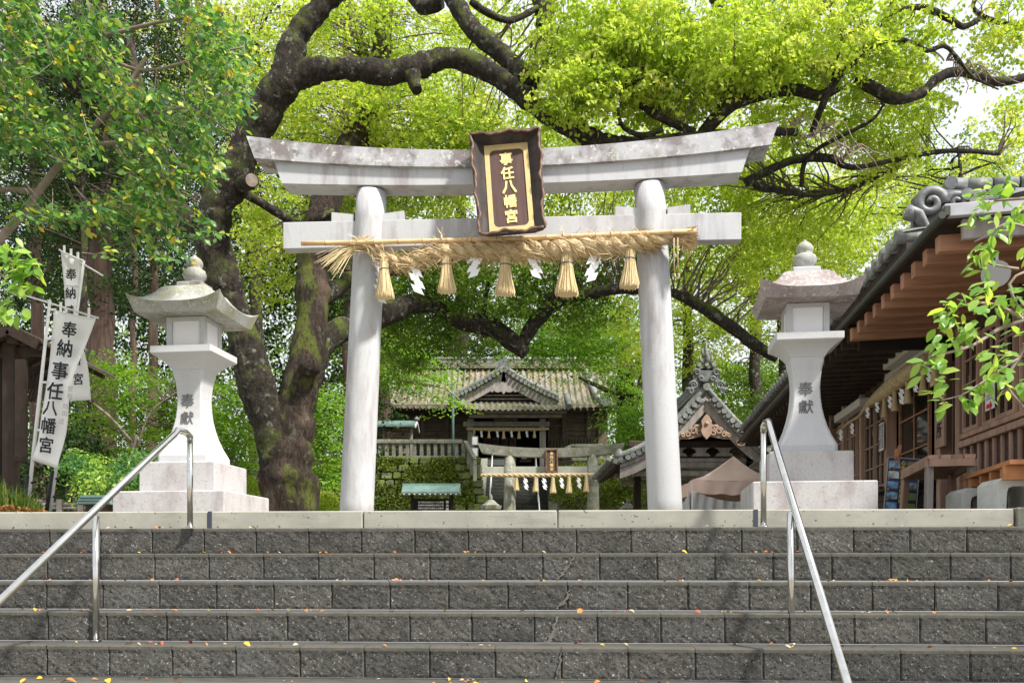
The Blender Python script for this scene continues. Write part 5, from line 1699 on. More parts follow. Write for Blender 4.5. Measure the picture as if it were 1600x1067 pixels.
# ================================================================== wooden office on the right
TB = .12
bu = Vector((math.cos(TB), -math.sin(TB), 0)); bv = Vector((math.sin(TB), math.cos(TB), 0))
UW, V0 = 3.6, 7.8
def wv(px, U=UW):
    m = (px - 800) / F; c, s_ = math.cos(TB), math.sin(TB)
    return (U * c + m * U * s_) / (m * c - s_)
def office():
    O_ = bu * UW + bv * V0; O_.z = GZ
    t = thing('wooden_office', 'long dark timber shrine office with deep eaves and glazed sliding doors on the right', 'building', O_, -TB)
    def L(U, v, z): return Vector((U - UW, v - V0, z - GZ))
    def bx(U0, U1, v0, v1, z0, z1, m, name, bev=0.0, par=None, kind=None):
        a, b = L(U0, v0, z0), L(U1, v1, z1)
        return MB().box((a + b) / 2, (abs(b.x - a.x), abs(b.y - a.y), abs(b.z - a.z)), bev=bev).build(name, m, par or t, kind=kind)
    def z_of(py, px, U=UW):
        v = wv(px, U); y = (bu * U + bv * v).y
        return -(py - YH) / F * y
    vn, vf = 7.2, 21.5
    ztop = 2.75
    # structure: posts
    for v in (wv(1600) - 1.6, wv(1504), wv(1474), wv(1390), wv(1350), wv(1322), wv(1302), 20.2):
        bx(UW - .06, UW + .08, v - .065, v + .065, GZ, ztop, framewood, 'post', .006)
    bx(UW + .02, UW + .10, vn, wv(1500), GZ, 1.3, boardwood, 'wall_backing')
    bx(UW - .04, UW + .12, vn, vf, 2.42, 2.56, oldwood, 'lintel_beam', .008)
    bx(UW + .0, UW + .08, vn, vf, 2.56, 2.80, boardwood, 'upper_wall')
    # lower wall: overlapping boards with vertical battens
    zs = 1.30
    for k in range(4):
        z0 = GZ + .06 + k * .21
        bx(UW - .012 - .0, UW + .02, vn, wv(1505), z0, z0 + .205, boardwood, 'siding_board')
    v = wv(1500) - .05; n = 0
    while v > vn + .05:
        bx(UW - .045, UW - .013, v - .022, v + .022, GZ + .05, zs - .04, framewood, 'batten', .004); v -= .205; n += 1
    bx(UW - .08, UW + .05, vn, wv(1508), zs - .04, zs + .03, framewood, 'rail', .006)
    bx(UW - .06, UW + .04, vn, wv(1508), zs + .055, zs + .11, framewood, 'sill', .006)
    def sash(v0, v1, z0, z1, cols, rows, U, m=framewood, name='window', fw=.045):
        w = thing(name, None, None, L(U, (v0 + v1) / 2, (z0 + z1) / 2)); w.parent = t
        W, H = abs(v1 - v0), z1 - z0
        MB().box((.012, 0, 0), (.006, W - fw, H - fw)).build('pane', glass, w)
        f = MB()
        for s2 in (-1, 1):
            f.box((0, s2 * (W / 2 - fw / 2), 0), (.035, fw, H)); f.box((0, 0, s2 * (H / 2 - fw / 2)), (.034, W - 2 * fw, fw))
        f.build('sash_frame', m, w)
        for c in range(1, cols):
            MB().box((-.004, -W / 2 + W * c / cols, 0), (.020, .020, H - 2 * fw)).build('glazing_bar', m, w)
        for r in range(1, rows):
            MB().box((-.006, 0, -H / 2 + H * r / rows), (.020, W - 2 * fw, .020)).build('glazing_bar', m, w)
        return w
    # near windows
    v = wv(1511); ws = .46; k = 0
    while v > vn + .3:
        sash(v - ws, v, zs + .115, 2.41, 2, 4, UW - (.0 if k % 2 else .035)); v -= ws + .01; k += 1
    # far windows
    zf = 1.12
    v = wv(1385)
    cuts = [wv(p) for p in (1386, 1368, 1352, 1340, 1329, 1319, 1310)]
    for a, b in zip(cuts[:-1], cuts[1:]):
        sash(a + .03, b - .02, zf, 2.40, 2, 4, UW)
    for k in range(3): bx(UW - .01, UW + .03, wv(1388), vf, GZ + .05 + k * .22, GZ + .26 + k * .22, boardwood, 'siding_board')
    bx(UW - .12, UW + .03, wv(1388), vf, zf - .08, zf - .01, oldwood, 'sill', .006)
    # entrance recess
    ve0, ve1 = wv(1470), wv(1392)
    bx(UW + .45, UW + .5, ve0 - .1, ve1 + .6, GZ, 2.42, near_black_m, 'room_shade_panel')  # near-black sheet in place of the unlit depth of the room
    mid = (ve0 + ve1) / 2
    sash(ve0 + .02, ve0 + (ve1 - ve0) * .33, 1.08, 2.38, 1, 3, UW + .16, framewood, 'sliding_door', .05)
    sash(ve0 + (ve1 - ve0) * .34, ve1 - .08, 1.08, 2.38, 2, 3, UW + .10, rafterwood, 'sliding_door', .05)
    bx(UW - .02, UW + .3, ve0, ve1 - .05, 1.02, 1.10, rafterwood, 'counter_back', .006)
    bx(UW - .28, UW + .2, ve0 + .05, ve1 + .1, .98, 1.01, oldwood, 'counter_shelf', .004)
    bx(UW - .0, UW + .05, ve0, ve1 - .05, GZ, .96, near_black_m, 'opening_shade_panel')  # near-black slab; the shade under the counter is put into its colour
    for k in range(3): bx(UW - .08, UW + .0, ve0 + .1, ve1 - .2, GZ + .12 + .17 * k, GZ + .14 + .17 * k, darkwood, 'step_shelf')
    # sign board 社務所
    vs_ = wv(1486)
    z1 = z_of(560, 1486); z0 = z_of(699, 1486)
    sb = thing('name_board', None, None, L(UW - .11, vs_, (z0 + z1) / 2)); sb.parent = t
    MB().box((0, 0, 0), (.035, .30, z1 - z0), bev=.006).build('board', framewood, sb)
    for ch, py in (('社', 596), ('務', 637), ('所', 672)):
        o = char(ch, ink, .19, sb, (-.019, 0, z_of(py, 1486) - (z0 + z1) / 2), (0, 0, -math.pi / 2), bold=.02, ext=.004)
    # boards above the entrance (cream) and box lamps
    def on_wall(p0, p1, U, name, m, hz, dx, zc):
        a, b = wv(p0, U), wv(p1, U)
        return MB().box(L(U, (a + b) / 2, zc), (dx, abs(a - b), hz), bev=.01).build(name, m, t)
    on_wall(1452, 1384, UW - .1, 'cream_board', whiteboard, .20, .03, z_of(573, 1418, UW - .1))
    on_wall(1446, 1388, UW - .2, 'lamp_box', whiteboard, .12, .14, z_of(548, 1418, UW - .2))
    on_wall(1350, 1310, UW - .2, 'lamp_box', whiteboard, .12, .14, z_of(641, 1330, UW - .2))
    # notices
    def sheet(px0, px1, py0, py1, U, name='notice', m=paper):
        a, b = wv(px0, U), wv(px1, U); pm = (px0 + px1) / 2
        z0, z1 = z_of(py1, pm, U), z_of(py0, pm, U)
        w = thing(name, None, None, L(U, (a + b) / 2, (z0 + z1) / 2)); w.parent = t
        MB().box((0, 0, 0), (.008, abs(a - b), z1 - z0)).build('sheet', m, w)
        return w, abs(a - b), z1 - z0
    w, W_, H_ = sheet(1540, 1554, 596, 640, UW - .09)
    mb = MB(); mb.box((-.007, 0, H_ * .26), (.003, W_ * .42, H_ * .22)); mb.build('red_picture', red_m, w)
    mb = MB(); mb.prism([(-.10, .02), (.03, .02), (.03, .045), (.10, 0), (.03, -.045), (.03, -.02), (-.10, -.02)], (-.006, 0, -H_ * .36), (0, -W_ * 3.2, 0), (0, 0, 1), (-.003, 0, 0)); mb.build('red_arrow', red_m, w)
    for k in range(3):
        MB().box((-.006, 0, H_ * (.03 - .07 * k)), (.002, W_ * .7, .006)).build('print_line', ink, w)
    w, W_, H_ = sheet(1373.5, 1381, 661, 704, UW - .09)
    for c in range(3):
        for r in range(7):
            char('御朱印受付所奉納案内初穂料祈祷受付平成御守授与'[(c * 7 + r) % 22], ink, .055, w, (-.006, (1 - c) * .09 * -1, H_ * .40 - r * H_ * .13), (0, 0, -math.pi / 2), bold=.02, ext=.003)
    # timber eaves: rafters, soffit, gutter
    eU, ez = 2.5, 2.655
    rm = MB().box((.65, 0, .015), (1.34, .10, .135), Matrix.Rotation(-.03, 3, 'Y'), .006).mesh('rafter', rafterwood)
    v = 8.11; k = 0
    while v < 11.2:
        link('rafter', rm, t, L(eU, v, ez - .06)); v += .3356; k += 1
    bx(eU - .02, UW + .2, vn + .7, 11.3, ez + .09, ez + .115, oldwood, 'soffit')
    bx(eU - .02, UW + .2, 11.3, vf, ez + .05, ez + .115, oldwood, 'soffit')
    rm2 = MB().box((.62, 0, 0), (1.2, .08, .09), Matrix.Rotation(-.03, 3, 'Y')).mesh('rafter', oldwood)
    for k in range(30): link('rafter', rm2, t, L(eU + .02, 11.55 + k * .3356, ez + .0))
    bx(eU + .1, UW, 11.25, 11.32, ez - .22, ez - .03, darkwood, 'cross_beam')
    bx(eU - .07, eU - .03, V0 - .05, vf, ez + .05, ez + .12, metal_dark, 'fascia')
    MB().tube([L(eU - .09, V0 - .05, ez + .05), L(eU - .10, vf, ez + .05)], .028, 10).build('gutter', metal_dark, t)
    # near verge
    MB().bar(L(eU - .06, V0 + .02, ez + .10), L(UW + .6, V0 + .02, ez + .17), .06, .10, bev=.006).build('verge_flashing', metal_grey, t)
    MB().bar(L(eU + .10, V0 + .10, ez - .02), L(UW + .6, V0 + .10, ez + .03), .05, .16, bev=.006).build('verge_board', greywood, t)
    bx(eU, UW + .6, V0 + .05, vf, ez + .12, ez + .14, metal_dark, 'roof_sheet')
    # tiled upper roof
    tU, tz, tv = 2.46, 2.93, 9.0
    n_c = 46
    O2 = bu * tU + bv * tv; O2.z = tz
    def cur(u, f): return bu * (2.6 * f) + Vector((0, 0, 1.15 * (f - .10 * math.sin(math.pi * f))))
    tiled('roof_tiles', O2 + Vector((0, 0, .03)), bv, None, n_c, 9, 12.5, cur, tile_m, t, lift=.04, thick=.045)
    rt = MB().tube([(-.05, 0, 0), (.25, 0, 0)], .062, 12).mesh('eave_tile', tile_m)
    fl = MB().box((0, 0, 0), (.03, .2, .07), bev=.02).mesh('eave_flap', tile_m)
    for k in range(n_c):
        y = tv + 12.5 * (k + .25) / n_c
        link('eave_tile', rt, t, L(tU, y, tz + .05)); link('eave_flap', fl, t, L(tU - .02, y + .13, tz + .015))
    bx(tU + .03, tU + .10, tv, tv + 12.5, tz - .13, tz - .02, oldwood, 'eave_board')
    bx(tU + .10, UW + 2.5, tv + .3, tv + 12.5, tz - .10, tz - .06, oldwood, 'soffit')
    for k in range(30): 
        y = tv + .25 + k * .42
        bx(tU + .1, UW, y, y + .06, tz - .16, tz - .10, oldwood, 'upper_rafter')
    bx(UW + .1, UW + .2, tv + .3, tv + 12.3, 2.75, tz, boardwood, 'upper_wall')
    # corner ridge with big curled ornament
    ro = thing('ridge_ornament', None, None, L(tU + .28, tv + .12, tz + .22)); ro.parent = t
    def spiral(c, r, n=26, tw=3.0, flip=1, plane=0):
        pts = []
        for i in range(n):
            a = i / n * tw * math.pi; q = r * (1 - .88 * i / n)
            pts.append(Vector(c) + Vector((math.cos(a) * q * flip, -.0 - .05 * i / n, math.sin(a) * q)))
        return pts
    MB().tube(spiral((-.02, -.02, .13), .135), [.055 * (1 - .6 * i / 26) for i in range(26)], 8).build('curl', ornament_m, ro)
    MB().tube(spiral((.20, -.04, .12), .09, flip=-1), [.04 * (1 - .6 * i / 26) for i in range(26)], 8).build('curl', ornament_m, ro)
    MB().tube(spiral((.10, -.08, -.03), .07), [.03 * (1 - .6 * i / 26) for i in range(26)], 8).build('curl', ornament_m, ro)
    MB().tube([(-.22, -.08, -.02), (-.20, -.08, .06), (-.14, -.08, .02), (-.07, -.06, -.09), (.02, -.06, -.13), (.12, -.06, -.12)], [.055, .062, .055, .045, .04, .03], 10).build('horn', ornament_m, ro)
    MB().lathe([(.0, -.055), (.04, -.04), (.055, 0), (.04, .04), (0, .055)], 14, (.20, -.1, -.11)).build('ball', ornament_m, ro)
    MB().prism([(-.16, -.1), (.3, -.12), (.4, .1), (.3, .25), (.05, .27), (-.16, .2)], (0, .0, 0), (1, 0, 0), (0, 0, 1), (0, .08, 0)).build('plate', ornament_m, ro)
    for k in range(5): MB().tube([(.28 + k * .07, -.10, .18 - k * .045), (.28 + k * .07, .12, .18 - k * .045)], .055, 10).build('round_tile', tile_m, ro)
    # stacked ridge behind with fat rolls at its end
    rv = tv + .55
    rr_ = thing('tile_ridge', None, None, L(tU + .62, rv, tz + .30)); rr_.parent = t
    for k in range(5):
        for j in range(9):
            MB().box((.14 + j * .235 + (k % 2) * .11, 0, .02 + k * .062), (.225, .30 - k * .02, .05), bev=.012).build('ridge_tile', tile_m, rr_)
    for j in range(9):
        MB().tube([(.10 + j * .24, 0, .365), (.32 + j * .24, 0, .365)], .07, 12).build('ridge_cap', tile_m, rr_)
    for k in range(3):
        MB().tube([(-.06, -.10, .12 + k * .125), (-.05, .0, .13 + k * .125), (.10, 0, .12 + k * .125)], [.06, .075, .075], 12).build('end_roll', ornament_m, rr_)
    MB().tube([(-.16, -.05, .05), (.0, -.06, .02), (.16, -.05, .03)], .04, 8).build('end_roll', ornament_m, rr_)
    # roof courses over the near end, seen between ridge and verge
    bx(UW + 3.0, UW + 3.1, vn, vf, GZ, 2.9, boardwood, 'rear_wall')
    bx(UW, UW + 3.0, vf - .1, vf, GZ, 2.9, boardwood, 'end_wall')
    bx(UW + .12, UW + 3.0, vn, vn + .1, GZ, 2.9, boardwood, 'end_wall')
    bx(UW + .1, UW + 3.0, vn + .1, vf - .1, 2.60, 2.64, near_black_m, 'ceiling')
    # low side roof beyond
    bx(UW - 1.0, UW - .05, 19.5, 21.5, 2.1, 2.16, tile_m, 'side_roof')
    # grey horn loudspeaker
    sp = thing('loudspeaker', 'grey horn loudspeaker under the eave of the office, behind the leafy branch', 'loudspeaker', P(1556, 428, 7.0))
    MB().tube([(0, -.0, 0), (0, .05, 0), (.01, .14, 0), (.01, .22, 0)], [.10, .08, .045, .04], 18).build('horn', speaker_m, sp)
    MB().bar((0, .2, 0), (0, .22, .22), .02, .02).build('bracket', speaker_m, sp)
    sp.rotation_euler = (0, 0, -.5)
    return t, L, z_of
office_t, OL, z_of = office()

def office_rope():
    U = UW - .30
    def W(px, py):
        v = wv(px, U); q = bu * U + bv * v; q.z = -(py - YH) / F * q.y; return q
    t = thing('sacred_rope', 'straw rope with tassels hanging along the front of the wooden office', 'straw rope', W(1390, 610))
    ctl = [(1452, 560, 11), (1436, 572, 14), (1418, 584, 14), (1400, 598, 13.5), (1384, 611, 12), (1370, 621, 9), (1356, 632, 5), (1342, 650, 2.5), (1325, 661, 2), (1308, 676, 2)]
    cv = catmull([(W(x, y), r / F * W(x, y).y * .5 * 1.0) for x, y, r in ctl], .06)
    n = len(cv); s_ = 0
    for k in range(3):
        pts = []; rad = []; s_ = 0
        for i, (p, r) in enumerate(cv):
            if i: s_ += (p - cv[i - 1][0]).length
            tng = (cv[min(i + 1, n - 1)][0] - cv[max(i - 1, 0)][0]).normalized(); u = Vector((0, 0, 1)); u = (u - tng * u.dot(tng)).normalized(); w = tng.cross(u)
            ph = s_ * 2 * math.pi / .40 + k * 2.094
            pts.append(p + (u * math.cos(ph) + w * math.sin(ph)) * r * .9); rad.append(r * 1.15)
        MB().tube(pts, rad, 8).build('strand', straw, t, world=True)
    rg = random.Random(6); mb = MB()
    for j in range(420):
        i = rg.randrange(0, int(n * .6)); p, r = cv[i]
        a = p + Vector((rg.uniform(-1, 1), rg.uniform(-1, 1), rg.uniform(-1, 1))).normalized() * r * 1.8
        mb.tube([a, a + Vector((rg.uniform(-.05, .05), rg.uniform(-.08, .08), rg.uniform(-.05, .03)))], [.003, .0015], 3, False)
    mb.build('loose_straw', straw, t, world=True, kind='stuff')
    inv = full(t).inverted()
    tm = _tsm
    for x, y0, y1 in ((1460, 560, 603), (1442, 577, 617), (1418, 592, 630), (1398, 606, 642), (1382, 617, 652)):
        c = W(x, y0); H = (c.z - W(x, y1).z)
        link('straw_tassel', tm, t, inv @ c, scale=(H * .85, H * .85, H))
    for x, y0, y1 in ((1452, 572, 600), (1431, 590, 615), (1409, 606, 634), (1391, 618, 640), (1371, 624, 646), (1356, 634, 655), (1332, 660, 680), (1314, 670, 690)):
        c = W(x, y0); H = (c.z - W(x, y1).z)
        link('paper_streamer', shide_mesh('paper_streamer', H / .30, 0), t, inv @ c, (0, 0, -1.1))
office_rope()

# ------------------------------------------------------------------ things in front of the office
def plank_table():
    D = 8.9
    t = thing('wooden_table', 'brown timber table with plank top in front of the office entrance', 'table', P(1470, 797, D))
    t.location.z = GZ
    def W(px, py, d): return P(px, py, d)
    # corners of the top
    z = W(1450, 717, 8.55).z
    a = W(1450, 717, 8.55); b = P(1525, 0, 8.45); b.z = z; c = P(1490, 0, 9.75); c.z = z; d = P(1409, 0, 9.85); d.z = z
    a.z = z
    n = 4
    for k in range(n):
        f0, f1 = k / n + .01, (k + 1) / n - .01
        q = [a.lerp(b, f0), a.lerp(b, f1), d.lerp(c, f1), d.lerp(c, f0)]
        MB().add(q + [p + Vector((0, 0, .035)) for p in q], [(0, 1, 2, 3), (4, 7, 6, 5), (0, 4, 5, 1), (1, 5, 6, 2), (2, 6, 7, 3), (3, 7, 4, 0)]).build('plank', framewood, t, world=True)
    for p, q in ((a, b), (d, c), (a, d), (b, c)):
        MB().bar(p.lerp(q, .03) - Vector((0, 0, .035)), p.lerp(q, .97) - Vector((0, 0, .035)), .03, .065).build('apron', framewood, t, world=True)
    ctr = (a + b + c + d) / 4
    for p in (a, b, c, d):
        top = p.lerp(ctr, .12); bot = p.lerp(ctr, .02); top.z = z - .03; bot.z = GZ
        MB().bar(bot, top, .06, .07, up=(0, 1, 0), bev=.006).build('leg', greywood if p in (a, b) else framewood, t, world=True)
    MB().bar(Vector((a.x, a.y, GZ + .05)).lerp(ctr, 0), Vector((b.x, b.y, GZ + .05)), .04, .05).build('stretcher', framewood, t, world=True)
plank_table()

def bench():
    t = thing('plank_bench', 'orange-brown timber bench resting on two concrete blocks at the right', 'bench', P(1560, 790, 7.8)); t.location.z = GZ
    z = P(1577, 727, 7.4).z
    near = P(1577, 0, 7.3); far = P(1499, 0, 8.75); near.z = far.z = z
    side = Vector((.55, -.07, 0)) * .8
    n = 3
    for k in range(n):
        a = near + side * (k / n + .01); b = near + side * ((k + 1) / n - .01); c = far + side * ((k + 1) / n - .01); d = far + side * (k / n + .01)
        q = [a, b, c, d]
        MB().add(q + [p + Vector((0, 0, .035)) for p in q], [(0, 1, 2, 3), (4, 7, 6, 5), (0, 4, 5, 1), (1, 5, 6, 2), (2, 6, 7, 3), (3, 7, 4, 0)]).build('plank', benchwood, t, world=True)
    for f in (.1, .9):
        p = near.lerp(far, f) - Vector((0, 0, .055)); MB().bar(p, p + side, .06, .11, bev=.004).build('bearer', benchwood, t, world=True)
    for f in (.2, .4, .6, .8):
        p = near.lerp(far, f) - Vector((0, 0, .04)); MB().bar(p + side * .05, p + side * .95, .04, .07).build('batten', benchwood, t, world=True)
    MB().bar(near.lerp(far, .1) + side * .5 - Vector((0, 0, .06)), near.lerp(far, .9) + side * .5 - Vector((0, 0, .06)), .04, .09).build('stretcher', benchwood, t, world=True)
bench()

def ublock(px0, px1, py0, D, label, yaw=-.1):
    x0, x1 = P(px0, 0, D).x, P(px1, 0, D).x; h = P(0, py0, D).z - GZ; w = x1 - x0
    t = bpy.data.objects
    r = w * .16; th = w * .21
    outer = [(-w / 2, -.02), (-w / 2, h - w * .13), (-w / 2 + w * .13, h), (w / 2 - w * .13, h), (w / 2, h - w * .13), (w / 2, -.02)]
    inner = [(w / 2 - th, -.02), (w / 2 - th - .005, h - th - r), (w / 2 - th - r * .35, h - th - r * .3), (w / 2 - th - r, h - th), (-w / 2 + th + r, h - th), (-w / 2 + th + r * .35, h - th - r * .3), (-w / 2 + th + .005, h - th - r), (-w / 2 + th, -.02)]
    # arch made of quads between outer and inner line
    ol = [(-w / 2, -.02), (-w / 2, h - th - r), (-w / 2, h - w * .13), (-w / 2 + w * .13, h), (w / 2 - w * .13, h), (w / 2, h - w * .13), (w / 2, h - th - r), (w / 2, -.02)]
    il = inner[::-1]
    mb = MB().strip([(x, 0, z) for x, z in ol], [(x, 0, z) for x, z in il], (0, .42, 0))
    o = mb.build('concrete_arch_block', concrete_m)
    o.location = ((x0 + x1) / 2, D, GZ); o.rotation_euler = (0, 0, yaw)
    o['label'] = label; o['category'] = 'concrete block'; o['group'] = 'concrete arch blocks under the bench'
ublock(1505, 1561, 762, 8.35, 'pale concrete arch block carrying the far end of the bench')
ublock(1560, 1622, 746, 7.55, 'pale concrete arch block carrying the near end of the bench, at the right edge')

def easel():
    D = 10.2
    q = P(1404, 797, D); q.z = GZ
    t = thing('easel_sign', 'leaning navy picture board of shrine views on an easel by the entrance', 'sign board', q, -.25)
    k = D / F
    W_, H_ = 47 * k, 108 * k
    tilt = Matrix.Rotation(-.16, 3, 'X'); 
    b = thing('board', None, None, (0, 0, 0)); b.parent = t; b.rotation_euler = (-.16, math.radians(5.5), 0)
    MB().box((0, 0, H_ / 2), (W_, .02, H_), bev=.003).build('panel', poster_blue, b)
    fr = MB()
    for sx in (-1, 1): fr.box((sx * W_ / 2, -.004, H_ / 2), (.008, .028, H_))
    for z in (.0, H_): fr.box((0, -.004, z), (W_ - .01, .028, .008))
    fr.build('frame', metal_grey, b)
    rg = random.Random(9)
    for c in range(2):
        for r in range(6):
            w = W_ * .34; h = H_ * .105; x = (-.29 + .58 * c) * W_; z = H_ * (.90 - r * .155)
            cols = rg.choice([((.10, .20, .35), (.05, .09, .05)), ((.05, .12, .03), (.25, .15, .08)), ((.35, .40, .42), (.08, .12, .05)), ((.12, .25, .45), (.10, .07, .04))])
            mm = mat('photo_print', tuple(min(.9, v * 2.4) for v in cols[0]), cols[1], rg.uniform(9, 16), .4)
            MB().box((x, -.0125, z), (w, .003, h)).build('photo', mm, b)
            MB().lathe([(.012, 0), (.012, .002)], 8, (0, 0, 0)).mesh('orange_dot', benchwood)
            link('orange_dot', bpy.data.meshes['orange_dot'], b, (x - w * .4, -.014, z - h * .62), (math.pi / 2, 0, 0))
    for j, ch in enumerate('心を開ける名所案内'):
        char(ch, yellow_print, .05, b, (0, -.011, H_ * .93 - j * .052), bold=.02, ext=.01)
    for sx in (-1, 1): MB().bar((sx * W_ * .35, .05, -.0), (0, .12, H_ * 1.12), .025, .025).build('leg', benchwood, t)
    MB().bar((0, .5, 0), (0, .13, H_ * 1.12), .025, .025).build('leg', benchwood, t)
    MB().bar((-.02, .02, H_ * 1.0), (.02, .02, H_ * 1.16), .03, .035).build('holder', benchwood, t)
easel()

def pebbles():
    z = 1.01
    for k, (px, lab, w) in enumerate(((1406, 'small white flower pot ornament at the left end of the office counter', .05), (1424, 'flat pale stone on the office counter beside the easel top', .05), (1436, 'rounded pale stone near the middle of the office counter', .045), (1452, 'group of small pale stones at the right of the office counter', .07))):
        q = bu * (UW - .15) + bv * wv(px, UW - .15); q.z = z
        o = MB().lathe([(w * .6, 0), (w, w * .3), (w * .8, w * .7), (w * .2, w * .9)], 10).build('counter_stone', granite_bright)
        o.location = q; o.scale = (1.3, 1.1, .8 if k else 1.6); o['label'] = lab; o['category'] = 'stone'; o['group'] = 'small stones on the office counter'
pebbles()

# low fence and little roofed box at the left
def left_bits():
    D = 16.0
    t = thing('low_fence', 'low weathered timber fence behind the banner poles', 'fence', P(110, 797, D)); t.location.z = GZ
    z = P(0, 794, D).z; z1 = P(0, 786, D).z
    for zz in (z + .02, z1 - .02, GZ + .2): MB().box((P(110, 0, D).x - t.location.x, 0, zz - GZ), (1.9, .04, .06)).build('rail', greywood, t)
    for px in (60, 94, 127, 160): MB().box((P(px, 0, D).x - t.location.x, 0, (P(0, 780, D).z - GZ) / 2), (.09, .09, P(0, 780, D).z - GZ)).build('post', greywood, t)
    D = 15.0
    q = P(157, 797, D); q.z = GZ
    t = thing('roofed_box', 'small box with a grey green pitched roof beside the left stone lantern', 'box', q)
    zt = P(0, 775, D).z - GZ
    MB().box((0, 0, (zt - .1) / 2), (.34, .3, zt - .1)).build('body', oldwood, t)
    MB().prism([(-.27, zt - .14), (-.2, zt), (.2, zt), (.27, zt - .14)], (0, -.25, 0), (1, 0, 0), (0, 0, 1), (0, .5, 0)).build('roof', copper_green, t)
    for k in range(3): MB().box((0, -.26, zt - .03 - k * .045), (.40 + k * .05, .02, .012)).build('roof_seam', copper_green, t)
left_bits()

# ================================================================== trees
RS = random.Random(31)
def B(px, py, D, rpx, ry=None, rd=None, n=40):
    k = D / F
    rx = rpx * k
    return (P(px, py, D), rx, rd if rd is not None else rx * .8, (ry if ry is not None else rpx * .6) * k, n)

# --- the great camphor
def camphor():
    def PX(lst): return [(P(a, b, c), w * .44 * c / F) for a, b, c, w in lst]
    t = thing('camphor_tree', 'huge old mossy camphor tree left of the gate, its limbs arching over it', 'tree', (P(448, 0, 16).x, 16, GZ))
    D = 16
    sk = []
    A = PX([(452, 812, 16, 118), (450, 770, 16, 96), (450, 720, 16, 88), (456, 660, 16, 76), (464, 610, 16, 58), (474, 570, 16, 36)])
    A[0] = (Vector((A[0][0].x, 16, GZ - .1)), A[0][1])
    limb(t, A, 'trunk', bark_trunk, 40, .06, .22, 1)
    MB().tube([Vector((P(452, 0, 16).x + .62 * math.cos(a), 16 - .15 + .55 * math.sin(a), GZ + .02)) for a in [i * .35 for i in range(19)]], .035, 8).build('straw_ring', straw, t, world=True)
    # right stem
    sk += limb(t, PX([(455, 700, 16, 80), (462, 640, 16, 66), (476, 570, 16, 58), (486, 500, 16.2, 62), (490, 430, 16.4, 60), (500, 360, 16.6, 56), (520, 280, 17, 50), (560, 200, 17.5, 42), (590, 120, 18, 34), (600, 30, 18.5, 28), (610, -80, 19, 20)]), 'stem', bark_trunk, 34, .06, .2, 2)
    MB().lathe([(.10, -.15), (.17, -.08), (.19, 0), (.15, .1), (.08, .2)], 14, P(484, 573, 15.62)).build('burl', bark_trunk, t, world=True)
    # left stem sweeping up and right
    sk += limb(t, PX([(450, 790, 16, 60), (441, 720, 15.95, 72), (418, 650, 15.9, 62), (396, 580, 15.8, 58), (372, 500, 15.7, 60), (350, 440, 15.6, 62), (334, 380, 15.5, 62), (338, 330, 15.4, 60), (362, 280, 15.3, 60), (388, 225, 15.2, 58), (420, 160, 15.1, 62), (448, 118, 15, 56), (462, 60, 15, 44), (500, 12, 15, 38), (545, -30, 15, 32), (600, -90, 15, 25)]), 'stem', bark_camphor, 34, .06, .22, 3)
    MB().tube([P(376, 290, 15.2), P(388, 284, 15.0), P(393, 282, 14.88)], [.13, .125, .12], 16).build('knot_stub', bark_camphor, t, world=True)
    MB().tube([P(393, 282, 14.88), P(393.6, 281.8, 14.86)], [.10, .095], 16).build('cut_face', twig_pale, t, world=True)
    # dead left fork
    sk += limb(t, PX([(345, 400, 15.5, 46), (300, 350, 15.6, 38), (262, 300, 15.8, 32), (235, 240, 16, 26), (220, 150, 16.2, 20), (200, 60, 16.5, 14)]), 'limb', bark_trunk, 12, .12, .2, 4)
    # the long horizontal limb over the gate
    sk += limb(t, PX([(440, 140, 15, 50), (475, 116, 15, 42), (520, 108, 15, 38), (560, 110, 15, 40), (610, 112, 15.1, 46), (650, 105, 15.2, 44), (690, 92, 15.3, 36), (730, 96, 15.3, 36), (780, 122, 15.2, 36), (825, 155, 15.1, 36), (870, 190, 15, 32), (920, 215, 14.9, 32), (975, 226, 14.9, 28), (1030, 222, 14.9, 24), (1090, 216, 14.9, 21), (1150, 210, 15, 18), (1200, 206, 15, 15), (1245, 207, 15.1, 13)]), 'limb', bark_camphor, 30, .05, .24, 5)
    limb(t, PX([(645, 118, 15.1, 30), (648, 132, 15.05, 26), (652, 142, 15, 18)]), 'stub', bark_camphor, 10, .08, .2, 6)
    # lichen covered limb coming down to join it
    sk += limb(t, PX([(690, -40, 16, 34), (712, 5, 15.8, 32), (738, 45, 15.6, 34), (768, 70, 15.5, 34), (795, 95, 15.4, 32), (815, 118, 15.3, 40), (838, 128, 15.25, 36)]), 'limb', bark_camphor, 26, .05, .24, 7)
    sk += limb(t, PX([(640, -20, 16.5, 26), (660, 12, 16.4, 28), (690, 5, 16.2, 22)]), 'limb', bark_camphor, 10, .1, .2, 8)
    sk += limb(t, PX([(830, -60, 17, 44), (848, -10, 16.8, 44), (852, 20, 16.6, 36), (846, 45, 16.5, 20)]), 'limb', bark_camphor, 12, .1, .2, 9)
    sk += limb(t, PX([(735, 2, 15.9, 12), (765, 22, 16, 13), (800, 32, 16.3, 12), (840, 12, 16.5, 10)]), 'branch', bark_camphor, 8, .1, .2, 10)
    sk += limb(t, PX([(560, 280, 18, 40), (572, 220, 18.3, 34), (585, 160, 18.6, 28), (560, 60, 19, 22), (540, -10, 19.5, 16)]), 'limb', bark_trunk, 12, .12, .2, 11)
    # lower limbs seen through the gate
    sk += limb(t, PX([(478, 600, 16.1, 44), (500, 545, 16.4, 42), (530, 518, 16.8, 44), (570, 505, 17.2, 42), (610, 488, 17.6, 38), (650, 474, 18, 32), (690, 482, 18.3, 22)]), 'limb', bark_camphor, 14, .1, .24, 12)
